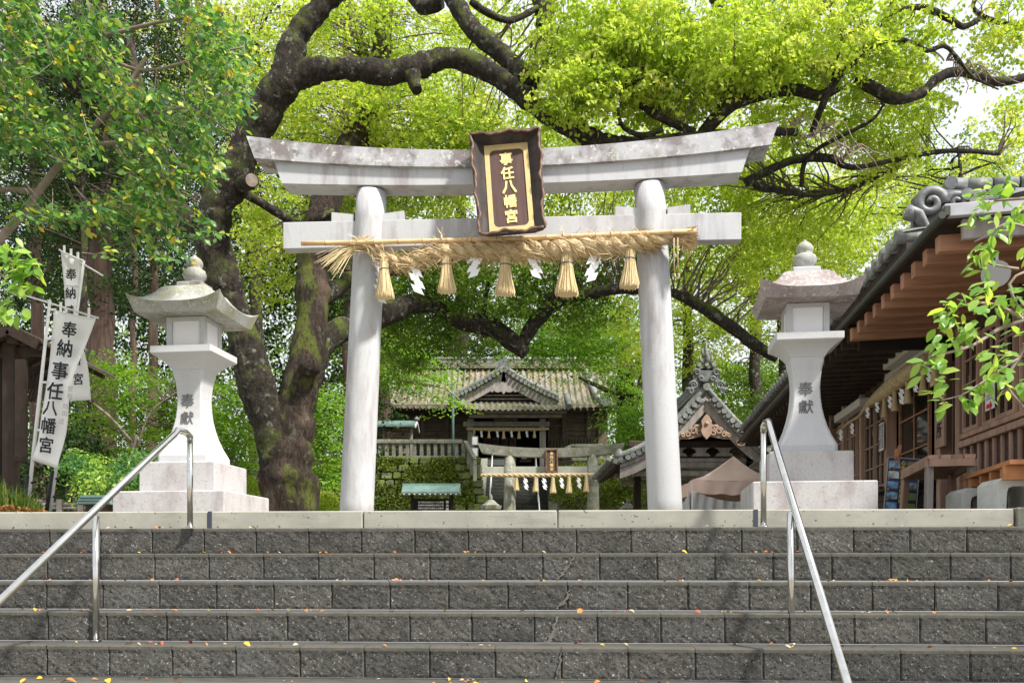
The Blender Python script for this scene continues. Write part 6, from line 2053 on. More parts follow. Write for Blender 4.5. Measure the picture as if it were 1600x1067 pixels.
    sk += limb(t, PX([(690, 482, 18.3, 20), (712, 500, 18.4, 24), (745, 505, 18.5, 38), (775, 515, 18.5, 34), (800, 535, 18.5, 30), (822, 553, 18.5, 22)]), 'limb', bark_camphor, 14, .1, .24, 13)
    sk += limb(t, PX([(812, 548, 18.5, 24), (828, 515, 18.5, 26), (850, 487, 18.4, 24), (880, 466, 18.3, 24), (925, 458, 18.2, 24), (960, 452, 18.1, 18), (1000, 452, 18, 17), (1045, 456, 17.9, 17), (1090, 475, 17.8, 20), (1135, 505, 17.7, 22), (1175, 535, 17.6, 20), (1215, 560, 17.5, 18)]), 'limb', bark_camphor, 12, .1, .24, 14)
    sk += limb(t, PX([(500, 470, 16.4, 30), (530, 448, 16.8, 28), (560, 432, 17.2, 22), (640, 420, 18, 14)]), 'limb', bark_camphor, 12, .1, .2, 15)
    sk += limb(t, PX([(752, 500, 18.5, 12), (758, 470, 18.4, 10), (762, 440, 18.3, 8), (756, 410, 18.2, 6)]), 'branch', bark_camphor, 8, .1, .2, 16)
    sk += limb(t, PX([(380, 300, 15.3, 20), (430, 330, 15.6, 16), (470, 350, 16, 14), (520, 330, 16.4, 10)]), 'branch', bark_camphor, 8, .1, .2, 17)
    # right hand limbs
    sk += limb(t, PX([(1095, 216, 15, 22), (1115, 190, 15, 26), (1145, 162, 15, 28), (1190, 146, 15.1, 26), (1240, 140, 15.2, 22), (1280, 150, 15.3, 18), (1310, 138, 15.4, 14)]), 'limb', bark_camphor, 12, .1, .2, 18)
    sk += limb(t, PX([(1338, 122, 15.2, 20), (1365, 138, 15.2, 22), (1400, 155, 15.2, 22), (1440, 145, 15.3, 18), (1465, 122, 15.4, 17), (1500, 112, 15.5, 16), (1560, 128, 15.6, 15), (1620, 118, 15.8, 13), (1700, 110, 16, 9), (1780, 80, 16.2, 4)]), 'limb', bark_camphor, 12, .1, .22, 19)
    sk += limb(t, PX([(1180, 150, 15.1, 20), (1210, 90, 15.3, 22), (1230, 55, 15.4, 26), (1265, 25, 15.6, 24), (1310, -10, 15.8, 22)]), 'limb', bark_camphor, 12, .1, .22, 20)
    sk += limb(t, PX([(1268, 208, 15.1, 10), (1285, 165, 14.9, 13), (1300, 135, 14.8, 13), (1330, 100, 14.8, 12), (1370, 75, 14.8, 11), (1400, 62, 14.8, 9), (1430, 70, 14.8, 9), (1450, 80, 14.8, 8), (1475, 72, 14.8, 8), (1495, 90, 14.8, 7), (1520, 120, 14.8, 5), (1560, 140, 14.9, 3)]), 'branch', bark_camphor, 8, .08, .15, 21)
    sk += limb(t, PX([(1302, 130, 14.8, 8), (1304, 95, 14.8, 8), (1320, 60, 14.8, 7), (1345, 40, 14.9, 5)]), 'branch', bark_camphor, 8, .08, .15, 22)
    sk += limb(t, PX([(1390, 58, 14.8, 7), (1378, 40, 14.8, 6), (1395, 20, 14.8, 8), (1440, 12, 15, 12), (1480, 28, 15.2, 13), (1505, 42, 15.4, 11), (1530, 30, 15.6, 9)]), 'branch', bark_camphor, 8, .08, .2, 23)
    sk += limb(t, PX([(1165, 285, 16, 16), (1210, 262, 16, 15), (1250, 248, 16, 16), (1300, 248, 16, 14), (1330, 262, 16, 10), (1400, 250, 16.2, 8), (1480, 236, 16.4, 9), (1560, 240, 16.6, 8)]), 'branch', bark_camphor, 8, .1, .2, 24)
    sk += limb(t, PX([(1252, 292, 16, 8), (1256, 258, 16, 8), (1275, 235, 15.8, 7), (1310, 215, 15.6, 8), (1360, 190, 15.6, 6), (1380, 165, 15.6, 4)]), 'branch', bark_camphor, 8, .08, .2, 25)
    sk += limb(t, PX([(1180, 290, 16.2, 14), (1230, 300, 16.4, 12), (1280, 305, 16.6, 8), (1340, 290, 16.8, 6), (1400, 265, 17, 5)]), 'branch', bark_camphor, 8, .1, .2, 26)
    sk += limb(t, PX([(985, 155, 14.7, 10), (1010, 170, 14.7, 14), (1040, 188, 14.8, 15), (1085, 207, 14.9, 15)]), 'branch', bark_camphor, 10, .08, .2, 27)
    sk += limb(t, PX([(965, 175, 14.8, 7), (975, 200, 14.8, 8), (1005, 212, 14.8, 11), (1035, 202, 14.8, 9)]), 'branch', bark_camphor, 8, .08, .2, 28)
    sk += limb(t, PX([(1540, -20, 16, 8), (1520, 10, 16, 8), (1545, 30, 16, 9), (1600, 42, 16, 10)]), 'branch', bark_camphor, 8, .08, .2, 29)
    sk += limb(t, PX([(1100, -30, 16, 22), (1125, 10, 15.9, 22), (1132, 42, 15.8, 16)]), 'limb', bark_camphor, 10, .1, .2, 30)
    # thin drooping twigs at the right
    rg = random.Random(77)
    for (x, y) in ((1290, 200), (1262, 215), (1500, 105), (1520, 120), (1310, 250), (1480, 95), (1240, 195), (1330, 235)):
        for k in range(5):
            q = [(x + rg.uniform(-6, 6), y, 14.9, 3.2)]
            dx = rg.uniform(-14, 30)
            for j in range(5):
                x2 = q[-1][0] + dx * .5 + rg.uniform(-7, 7); y2 = q[-1][1] + rg.uniform(4, 16) * (1 if j > 1 else -.6)
                q.append((x2, y2, 14.9 + rg.uniform(-.1, .1), 3.2 - j * .5))
            limb(t, PX(q), 'twig', twig_pale, 5, .08, 0, 1)
    # crown in clumps
    bl = []
    # bright near clump over the plaque, right
    for b in [(900, 150, 14.3, 60, 45, .5, 70), (960, 110, 14.5, 70, 60, .7, 100), (880, 90, 14.9, 60, 50, .7, 60), (1010, 60, 14.6, 80, 60, .8, 110), (1060, 130, 14.7, 80, 50, .7, 100), (930, 40, 15, 80, 50, 1, 90), (1130, 80, 14.6, 80, 60, .8, 110), (1040, 170, 15.2, 60, 25, .5, 40), (1200, 50, 15.4, 90, 50, 1, 80), (1180, 115, 14.8, 60, 30, .6, 50),
              (1290, 70, 14.6, 90, 60, .8, 90), (1390, 20, 15, 90, 45, 1, 70), (1350, 110, 15.4, 80, 40, .8, 60), (1260, 110, 15.6, 70, 30, .8, 45), (1420, 100, 15.8, 60, 40, .6, 40), (1560, 20, 15.6, 60, 40, .7, 30), (1570, 90, 16, 50, 35, .6, 26),
              (1270, 190, 16.2, 90, 40, .8, 70), (1380, 190, 16.4, 70, 50, .8, 60), (1440, 170, 16.6, 50, 40, .7, 32), (1570, 200, 17, 40, 45, .7, 26), (1380, 250, 16.6, 50, 35, .6, 36)]:
        bl.append(B(*b[:4], b[4], b[5], b[6]))
    cl = crown(t, [b[:4] + (int(b[4] * .72),) for b in bl], 46, .29, .40, .092, .056, young, 11, orange=.006, flat=.5, droop=.8, label='bright young yellow green foliage')
    twigs(t, sk, cl, .40, 5, .014, maxd=2.4)
    bl = []
    for b in [(520, 170, 17.5, 90, 60, 1, 90), (620, 190, 17.5, 90, 60, 1, 100), (700, 170, 18, 80, 60, 1, 90), (790, 210, 17.5, 90, 50, 1, 90), (560, 50, 18, 90, 60, 1, 90), (650, 60, 19, 80, 60, 1, 60), (780, 40, 18, 90, 60, 1, 70), (460, 200, 18, 60, 60, 1, 60), (430, 60, 18.5, 80, 70, 1, 80), (880, 220, 18, 80, 40, 1, 60), (700, 250, 18.5, 120, 50, 1, 120), (560, 260, 19, 80, 50, 1, 60), (1000, 250, 18.5, 130, 40, 1, 90),
              (640, 330, 19, 110, 40, 1.2, 100), (900, 330, 19, 110, 50, 1.2, 110), (1110, 320, 18.5, 100, 50, 1.2, 110), (1200, 330, 18, 90, 60, 1.2, 110), (1290, 350, 18.5, 80, 60, 1.2, 90), (1150, 250, 17.5, 80, 50, 1, 70), (1230, 400, 19, 90, 60, 1.2, 100), (1120, 400, 19, 90, 60, 1.2, 100),
              (370, 330, 17.5, 50, 50, 1, 30), (440, 350, 17.5, 60, 60, 1, 50), (410, 430, 18.5, 50, 50, 1, 28)]:
        bl.append(B(*b[:4], b[4], b[5], b[6]))
    cl = crown(t, [b[:4] + (int(b[4] * .82),) for b in bl], 40, .36, .40, .090, .054, young, 12, orange=.006, flat=.5, droop=.7, label='yellow green foliage')
    twigs(t, sk, cl, .22, 6, .015, maxd=2.8)
    bl = []
    for b in [(640, 440, 18.6, 70, 50, 1, 60), (700, 440, 18.4, 70, 50, 1, 70), (780, 450, 18.2, 70, 45, 1, 70), (850, 430, 18.6, 70, 45, 1, 60), (930, 420, 18.8, 80, 35, 1, 60), (610, 540, 19, 60, 40, 1, 45), (720, 540, 19.5, 50, 30, 1, 26), (660, 510, 19, 60, 40, 1, 45), (900, 490, 19, 60, 30, 1, 45), (970, 400, 18.6, 50, 30, .8, 30)]:
        bl.append(B(*b[:4], b[4], b[5], b[6]))
    cl = crown(t, bl, 52, .34, .42, .080, .048, midleaf, 13, orange=.004, flat=.5, droop=.6, label='mid green lower foliage')
    twigs(t, sk, cl, .15, 7, .013, maxd=2.4)
camphor()

def tree(name, label, px, D, w, top, blobs, per, rad, thick, leaf, width, m, seed, trunkm=bark_cedar, group=None, orange=0, lean=0, flat=.5, droop=.5, extra=(), tw=.1, base=None, shell=.55):
    q = P(px, 0, D)
    t = thing(name, label, 'tree', (q.x, D, GZ if base is None else base), group=group)
    gy = YH - (t.location.z) / D * F
    pts = PX([(px, gy + 4, D, w * 1.25), (px + lean * .1, gy + (top - gy) * .15, D, w), (px + lean * .5, gy + (top - gy) * .55, D, w * .8), (px + lean, top, D, w * .35)])
    sk = limb(t, pts, 'trunk', trunkm, 14, .25, .08, seed, wig=.08)
    for e in extra: sk += limb(t, PX(e), 'branch', trunkm, 7, .15, .12, seed + 1, wig=.06)
    cl = crown(t, [B(*b[:4], b[4], b[5], b[6]) for b in blobs], per, rad, thick, leaf, width, m, seed, orange=orange, flat=flat, droop=droop, shell=shell)
    if tw: twigs(t, sk, cl, tw, seed, .02, trunkm, maxd=4)
    return t

# tall cedars on the left, dark
for i, (px, D, w, lab) in enumerate(((162, 22, 44, 'tallest cedar with thick straight grey brown trunk behind the banners'), (236, 30, 16, 'slender cedar just left of the left stone lantern finial'), (128, 28, 14, 'thin cedar trunk right behind the banners'), (325, 34, 14, 'thin cedar seen over the left lantern roof, right side'), (60, 30, 22, 'cedar behind the wooden hut'),
                                     (545, 36, 20, 'cedar just left of the left gate pillar'), (598, 44, 22, 'brown cedar trunk beside the left end of the hall roof'), (205, 26, 10, 'thinnest cedar between the banners and the left lantern'))):
    bl = [(px + RS.uniform(-30, 30), 250 - RS.uniform(0, 60) + j * 75, D + RS.uniform(-1, 1.5), 60 + RS.uniform(0, 20), 34, 1.6, 34) for j in range(-2, 4)]
    tree('cedar_tree', lab, px, D, w, -60, bl, 40, .55, .35, .13, .05, darkleaf, 40 + i, group='dark cedars behind the lantern', lean=RS.uniform(-12, 12), flat=.35, droop=.5, tw=.2,
         extra=[[(px, 400 + RS.uniform(-20, 90), D, 8), (px + 30, 390, D - .4, 6), (px + 55, 378, D - .6, 3)]] if i % 2 == 0 else ())
# bright camphors and maples beyond
far = [
    ('broadleaf_tree', 'yellow green tree filling the gap behind the top of the gate centre', 720, 56, 26, 150, [(650, 120, 56, 150, 110, 4, 120), (800, 140, 57, 150, 110, 4, 110), (720, 260, 56, 150, 80, 4, 120), (760, 360, 56, 170, 80, 4, 110)], young),
    ('broadleaf_tree', 'dark-leaved green tree filling in behind the near evergreen', 130, 20, 16, 150, [(40, 60, 20, 120, 90, 1.5, 110), (180, 80, 20.5, 120, 90, 1.5, 110), (60, 230, 20, 110, 80, 1.5, 90), (220, 230, 20.5, 110, 70, 1.5, 90), (330, 130, 21, 70, 90, 1.5, 50), (120, 340, 21, 110, 40, 1.5, 50), (-60, 350, 20, 80, 90, 1.5, 50)], darkleaf),  # leaf colour darkened so gaps in the evergreen read as shade
    ('broadleaf_tree', 'yellow green tree behind the right gate pillar', 1075, 30, 20, 250, [(1010, 330, 30, 90, 90, 2.4, 100), (1120, 440, 29, 90, 90, 2.4, 130), (1060, 540, 30, 90, 60, 2.4, 90), (1010, 470, 31, 70, 70, 2, 70)], young),
    ('broadleaf_tree', 'yellow green tree behind the right stone lantern', 1225, 27, 20, 250, [(1180, 470, 27, 80, 80, 2, 110), (1260, 420, 27, 90, 80, 2, 120), (1320, 370, 27, 70, 70, 2, 80), (1230, 330, 28, 90, 70, 2, 100)], young),
    ('broadleaf_tree', 'grey green loose tree at the far right against the white sky', 1450, 40, 16, 140, [(1400, 210, 40, 60, 90, 3, 40), (1500, 270, 40, 80, 60, 3, 40), (1410, 290, 38, 90, 50, 3, 60), (1550, 300, 40, 70, 50, 3, 40)], midleaf),
    ('broadleaf_tree', 'yellow green tree above the office roof at the right', 1500, 24, 14, 230, [(1340, 330, 24, 60, 50, 1.6, 60), (1400, 290, 25, 60, 30, 1.4, 34), (1470, 290, 25, 70, 35, 1.6, 50), (1550, 270, 25, 60, 40, 1.6, 40), (1420, 340, 25, 60, 25, 1.4, 30)], young),
    ('broadleaf_tree', 'bright tree between the camphor limbs at the upper left', 400, 30, 22, 60, [(380, 100, 30, 110, 110, 3, 90), (300, 60, 30, 100, 90, 3, 60), (480, 60, 31, 100, 100, 3, 80), (430, 250, 29, 80, 70, 2.4, 60)], young),
    ('broadleaf_tree', 'yellow green tree high behind the right limbs', 1180, 32, 20, -60, [(1100, 40, 32, 140, 100, 3, 100), (1250, 60, 33, 120, 90, 3, 70), (1180, 180, 32, 120, 70, 3, 90), (1000, 120, 33, 110, 110, 3, 90), (1330, 230, 32, 80, 60, 2, 40)], young),
    ('dark_tree', 'dark green tree right behind the left roof slope of the hall', 700, 62, 20, 480, [(640, 520, 62, 90, 60, 4, 80), (730, 530, 62, 80, 50, 4, 60), (820, 540, 63, 80, 50, 4, 60)], darkleaf),
    ('broadleaf_tree', 'green tree beyond the hall ridge, centre right', 900, 58, 20, 440, [(880, 500, 58, 90, 60, 4, 90), (960, 520, 57, 80, 60, 4, 80), (830, 470, 59, 80, 50, 4, 60)], midleaf),
    ('dark_tree', 'dark conifer with fine foliage behind the pavilion roof, right', 1180, 34, 14, 560, [(1165, 620, 34, 70, 50, 2, 130), (1220, 600, 35, 60, 55, 2, 90), (1120, 600, 36, 50, 40, 2, 50)], midleaf),
    ('broadleaf_tree', 'shaded green tree above the trunk of the great camphor', 500, 38, 20, 300, [(440, 380, 38, 90, 80, 3, 80), (540, 420, 38, 80, 80, 3, 80), (620, 380, 38, 100, 70, 3, 90)], midleaf),
    ('broadleaf_tree', 'green tree left of the hall roof behind the left gate pillar', 560, 42, 18, 430, [(520, 540, 42, 60, 60, 2.4, 70), (600, 560, 42, 60, 50, 2.4, 60), (560, 460, 43, 80, 50, 2.4, 70)], midleaf),
]
for i, (nm, lab, px, D, w, top, bl, m) in enumerate(far):
    s2 = D / 30
    tree(nm, lab, px, D, w, top, bl, 44, .42 * s2, .42, .11 * s2, .066 * s2, m, 60 + i, bark_camphor, orange=.004, tw=.15)
# trunk with climbing vine right of the hall
tree('vine_covered_tree', 'dark leaning trunk wrapped in vines at the right end of the hall', 985, 41, 42, 480, [(960, 560, 41, 60, 40, 1.8, 60), (1010, 600, 40, 40, 40, 1.5, 40), (940, 520, 42, 70, 30, 1.8, 50), (955, 600, 40, 25, 25, 1, 16)], 44, .45, .35, .11, .08, mapleleaf, 90, bark_camphor, lean=-12,
     extra=[[(975, 620, 40.6, 12), (940, 605, 40.2, 8), (905, 590, 40, 4)], [(975, 590, 40.6, 9), (1000, 560, 40.4, 6)], [(985, 660, 40.4, 14), (1000, 600, 40.4, 10), (1010, 560, 40.4, 8)]])
# maples with layered sprays
def maple(label, px, D, blobs, seed, base=None, m=mapleleaf, br=()):
    q = P(px, 0, D)
    t = thing('maple_tree', label, 'tree', (q.x, D, GZ if base is None else base), group='green maples')
    gy = YH - t.location.z / D * F
    sk = limb(t, PX([(px, gy + 3, D, 12), (px + 6, gy - 50, D, 9), (px - 8, gy - 110, D, 7), (px + 4, gy - 170, D, 4)]), 'trunk', twig_pale, 8, .15, .1, seed, wig=.05)
    for e in br: sk += limb(t, PX(e), 'branch', twig_pale, 6, .12, .1, seed, wig=.05)
    rng = np.random.default_rng(seed)
    cl = crown(t, [B(b[0], b[1], b[2], b[3], b[4], b[5], b[6]) for b in blobs], 80, .55 * D / 20, .10, .07 * D / 20, .045 * D / 20, m, seed, shell=.2, flat=.8, droop=.1)
    twigs(t, sk, cl, .35, seed, .012, twig_m, maxd=4)
    return t
lay = []
for k in range(17):
    x = 120 + (k * 61) % 270; y = 575 + k * 9.5
    lay.append((x, y, 17.5 + (k % 4) * .7, 60, 7, .8, 15))
maple('layered light green maple spreading behind the left stone lantern', 210, 18, lay, 101, br=[[(210, 720, 18, 8), (250, 700, 17.6, 5), (290, 660, 17.4, 3)], [(205, 690, 18, 6), (170, 650, 17.8, 4), (120, 610, 17.8, 2)], [(214, 700, 18, 5), (240, 640, 18, 4), (300, 600, 18, 2)]])
maple('maple spray between the left lantern and the camphor trunk', 370, 19, [(360, 640 + k * 22, 19, 34, 7, .6, 10) for k in range(6)], 102)
maple('maple by the mossy wall right of the camphor trunk', 505, 24, [(505, 620 + k * 20, 24, 34, 7, .7, 11) for k in range(8)], 103)
maple('maple leaning over the left part of the hall roof', 553, 33, [(630, 560, 33, 40, 8, 1, 16), (680, 595, 33, 34, 7, 1, 9), (635, 600, 33.4, 34, 8, 1, 9), (605, 580, 33, 25, 14, 1, 10), (700, 635, 33, 16, 12, .6, 4), (620, 535, 34, 60, 12, 1, 24)], 104, base=GZ,
      br=[[(560, 560, 33, 7), (610, 575, 33, 5), (640, 595, 33, 4), (690, 605, 33, 3), (720, 625, 33, 2)]])
maple('fresh green maple crossing above the hall ridge', 1030, 36, [(830, 545, 36, 50, 10, 1, 24), (880, 520, 36, 60, 12, 1, 30), (900, 560, 36, 60, 9, 1, 26), (940, 540, 36, 40, 12, 1, 22)], 105, base=GZ)
maple('maple beside the right gate pillar over the low roof', 1040, 32, [(985, 640 + k * 16, 32, 26, 6, .8, 10) for k in range(4)] + [(1000, 680, 32, 22, 8, .7, 8)], 106, base=GZ)

# shrubs and hedge
def shrub(label, blobs, m, seed, per=60, rad=.3, leaf=.07, w=.045, thick=.5, cat='shrub'):
    q = blobs[0]
    t = thing('shrub', label, cat, (P(q[0], 0, q[2]).x, q[2], GZ))
    crown(t, [B(*b[:4], b[4], b[5], b[6]) for b in blobs], per, rad, thick, leaf, w, m, seed, name='foliage')
    mb = MB()
    rg = random.Random(seed)
    for k in range(7):
        b = blobs[k % len(blobs)]; e_ = P(b[0], b[1], b[2])
        a = Vector((e_.x + rg.uniform(-.2, .2), e_.y + rg.uniform(-.2, .2), GZ)) if True else None
        mb.tube([a, a.lerp(e_, .5) + Vector((rg.uniform(-.1, .1), 0, 0)), e_], [.03, .02, .01], 5)
    mb.build('stems', twig_m, t, world=True)
shrub('dark glossy shrub low behind the left lantern base', [(180, 760, 15.5, 50, 30, .7, 40), (130, 740, 16, 30, 26, .7, 24), (230, 745, 16, 30, 30, .7, 24)], evergreen, 201)
shrub('dark shrubs behind the banner poles', [(110, 700, 17, 50, 40, .8, 40), (60, 740, 17, 40, 40, .8, 34)], darkleaf, 202)
shrub('light green shrub at the foot of the camphor trunk', [(505, 785, 19, 20, 14, .5, 26), (385, 770, 17, 14, 24, .4, 14)], young, 203, rad=.2)
shrub('mossy clipped hedge right of the far stairs', [(900, 760, 35, 36, 34, 1.2, 90), (950, 755, 35, 44, 38, 1.2, 110), (990, 750, 35, 44, 36, 1.2, 90), (1030, 770, 34, 40, 30, 1, 60)], mossleaf, 204, rad=.32, leaf=.09, w=.06)
shrub('green bush between the hedge and the pavilion', [(1000, 700, 33, 30, 20, 1, 30), (1010, 770, 30, 20, 24, .6, 26)], midleaf, 205, leaf=.09, w=.06)
shrub('leafy bush right of the pavilion roof', [(1190, 650, 27, 40, 30, 1, 40)], midleaf, 206, leaf=.08, w=.05)

# a far wood that closes the view
def wood():
    rng = np.random.default_rng(5)
    n = 2600
    x = rng.uniform(-62, 62, n); y = rng.uniform(72, 92, n)
    hmax = np.interp(x / y * F + 800, [-400, 200, 500, 820, 1000, 1180, 1300, 2000], [33, 33, 28, 20, 19, 16, 7, 5])
    z = rng.random(n) ** .8 * hmax + 1
    cl = np.stack([x, y, z], 1)
    p, up, tint = sprays(cl, 46, 1.25, .5, rng)
    me = leafmesh('far_wood', p, up, .34, .22, midleaf, rng, tint, flat=.45)
    o = link('far_wood', me, None, kind='stuff'); o['label'] = 'far off mixed wood rising behind the shrine'; o['category'] = 'woodland'
    n = 2700
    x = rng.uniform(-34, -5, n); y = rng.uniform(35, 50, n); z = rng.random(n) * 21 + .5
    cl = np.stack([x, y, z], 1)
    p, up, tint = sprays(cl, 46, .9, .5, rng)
    me = leafmesh('dark_leaf_undergrowth', p, up, .20, .13, darkleaf, rng, tint, flat=.4)  # dark leaf colour carries the shade of this backdrop
    o = link('dark_leaf_undergrowth', me, None, kind='stuff'); o['label'] = 'dark-leaved undergrowth beneath the cedars on the left'; o['category'] = 'undergrowth'
wood()

# --- near evergreen with single leaves, upper left
def leaf_proto(name, m, L, W, fold=.2, seed=0):
    """one shaped leaf, 12 triangles, base at origin pointing +x"""
    prof = [(0, .02), (.18, .32), (.42, .5), (.68, .42), (.88, .18), (1, 0)]
    vv = []; ff = []
    for x, w in prof:
        z = -.10 * x * x + .02 * math.sin(x * 9 + seed)
        vv += [(x * L, -w * W, z * L + fold * w * W), (x * L, 0, z * L), (x * L, w * W, z * L + fold * w * W)]
    for i in range(len(prof) - 1):
        a = i * 3
        ff += [(a, a + 3, a + 4, a + 1), (a + 1, a + 4, a + 5, a + 2)]
    return MB().add(vv, ff, True).mesh(name, m, False)
def near_evergreen():
    D = 7.6
    t = thing('evergreen_tree', 'near evergreen tree with small glossy leaves hanging in from the upper left', 'tree', (P(-420, 0, 8).x, 8.2, GZ))
    base = Vector((P(-420, 0, 8).x, 8.2, GZ - .05))
    sk = limb(t, [(base, .16), (P(-360, 500, 8.2), .13), (P(-260, 250, 8.2), .10), (P(-150, 80, 8.2), .08), (P(20, -60, 8.2), .05)], 'trunk', bark_trunk, 12, .12, .12, 1)
    for q in ([(-260, 480, 8, 14), (-60, 420, 7.9, 15), (20, 350, 7.8, 14), (70, 290, 7.8, 12), (120, 230, 7.7, 10), (180, 160, 7.6, 8), (230, 90, 7.6, 6)],
              [(60, 300, 7.8, 9), (0, 298, 7.8, 8), (-60, 310, 7.9, 8)],
              [(-200, 150, 8, 12), (0, 110, 7.9, 11), (120, 70, 7.8, 9), (230, 40, 7.7, 6), (300, 30, 7.6, 4)],
              [(110, 240, 7.7, 7), (190, 225, 7.5, 6), (250, 250, 7.4, 4), (300, 290, 7.4, 3)],
              [(150, 190, 7.7, 6), (230, 180, 7.5, 5), (300, 170, 7.4, 4), (370, 210, 7.4, 2.5)],
              [(180, 230, 7.5, 4), (225, 300, 7.4, 3.4), (250, 350, 7.35, 3), (285, 385, 7.3, 2.4)],
              [(130, 70, 7.8, 6), (220, 110, 7.6, 5), (320, 90, 7.5, 4), (380, 75, 7.4, 2.5)],
              [(0, 110, 7.9, 8), (30, 190, 7.7, 6), (60, 250, 7.6, 4)]):
        sk += limb(t, PX(q), 'branch', twig_pale, 7, .07, .1, 2, wig=.03)
    rng = np.random.default_rng(17)
    # leafy shoots: lines of leaves
    pts = []
    def dens(px, py):
        # inside the mass?
        edge = 395 - max(0, py - 60) * .12 if py < 260 else 372 - (py - 260) * 1.2
        return px < edge and py < 345 - (0 if px > 60 else (60 - px) * .4) 
    cen = []; dirs = []
    tries = 0
    shoots = []
    while len(shoots) < 2300:
        px = rng.uniform(-140, 400); py = rng.uniform(-120, 350); tries += 1
        if not dens(px, py): continue
        if mnoise.noise(Vector((px * .013, py * .013, 3.3))) < -.14: continue
        shoots.append((px, py, rng.uniform(6.9, 8.6)))
    for x, y in ((215, 345), (230, 360), (245, 330), (262, 372), (280, 380), (296, 372), (250, 395), (275, 398), (300, 340), (180, 350), (195, 372), (318, 345), (170, 388), (330, 370), (270, 350), (225, 380)):
        for k in range(3): shoots.append((x + rng.uniform(-9, 9), y + rng.uniform(-9, 9), 7.3 + rng.uniform(-.2, .2)))
    tw = MB()
    leaves = []
    for i, (px, py, D_) in enumerate(shoots):
        c = P(px, py, D_)
        d = Vector((rng.uniform(-.2, 1), rng.uniform(-.5, .4), rng.uniform(-.75, .15))).normalized()
        L = rng.uniform(.14, .26)
        a = c - d * L * .5
        if i % 2 == 0: tw.tube([a - d * .12 + Vector((0, 0, .03)), a, a + d * L], [.0032, .003, .0014], 3, False)
        n = 6
        for j in range(n):
            p = a + d * L * (j / (n - 1))
            s_ = d.cross(Vector((0, 0, 1))).normalized() * (1 if j % 2 else -1)
            ld = (d * .6 + s_ * .8 + Vector((rng.uniform(-.3, .3), rng.uniform(-.3, .3), rng.uniform(-.55, .05)))).normalized()
            leaves.append((p, ld, rng.uniform(.050, .078), D_))
    tw.build('twigs', twig_pale, t, world=True, kind='stuff')
    # nearest 300 leaves in view as their own objects
    order = sorted(range(len(leaves)), key=lambda i: leaves[i][3] - leaves[i][2] * 10 + (0 if 0 < leaves[i][0].x / leaves[i][0].y * F + 800 < 400 and leaves[i][0].z / leaves[i][0].y * F < YH else 50))
    single = set(order[:300])
    protos = [leaf_proto('leaf', single_evergreen, 1, .56, .2, s_) for s_ in range(4)]
    def basis(ld):
        ld = ld.normalized()
        nrm = Vector((rng.normal() * .5, -.35 + rng.normal() * .4, .8 + rng.normal() * .3))
        y = nrm.cross(ld).normalized(); z = ld.cross(y)
        return Matrix((ld, y, z)).transposed()
    V = []; Fc = []; tint = []
    base_v = [np.array([tuple(v.co) for v in p.vertices]) for p in protos]
    base_f = [tuple(p.vertices) for p in protos[0].polygons]
    nf = np.array(base_f)
    loc = t.location
    for i, (p, ld, L, D_) in enumerate(leaves):
        m = basis(ld)
        if i in single:
            link('leaf', protos[i % 4], t, p - loc, m.to_euler(), scale=(L, L, L))
        else:
            bvv = base_v[i % 4] * L
            V.append(bvv @ np.array(m).T + np.array(p - loc)); Fc.append(nf + 18 * (len(V) - 1)); tint.append(rng.random())
    V = np.concatenate(V); Fc = np.concatenate(Fc)
    me = bpy.data.meshes.new('foliage')
    me.vertices.add(len(V)); me.vertices.foreach_set('co', V.astype(np.float32).ravel())
    me.loops.add(Fc.size); me.loops.foreach_set('vertex_index', Fc.astype(np.int32).ravel())
    me.polygons.add(len(Fc)); me.polygons.foreach_set('loop_start', np.arange(0, Fc.size, 4, dtype=np.int32)); me.polygons.foreach_set('loop_total', np.full(len(Fc), 4, dtype=np.int32))
    me.polygons.foreach_set('use_smooth', np.ones(len(Fc), dtype=bool))
    me.update(calc_edges=True)
    at = me.attributes.new('tint', 'FLOAT', 'FACE'); at.data.foreach_set('value', np.repeat(np.array(tint), len(nf)).astype(np.float32))
    me.materials.append(evergreen)
    link('foliage', me, t, kind='stuff')
near_evergreen()

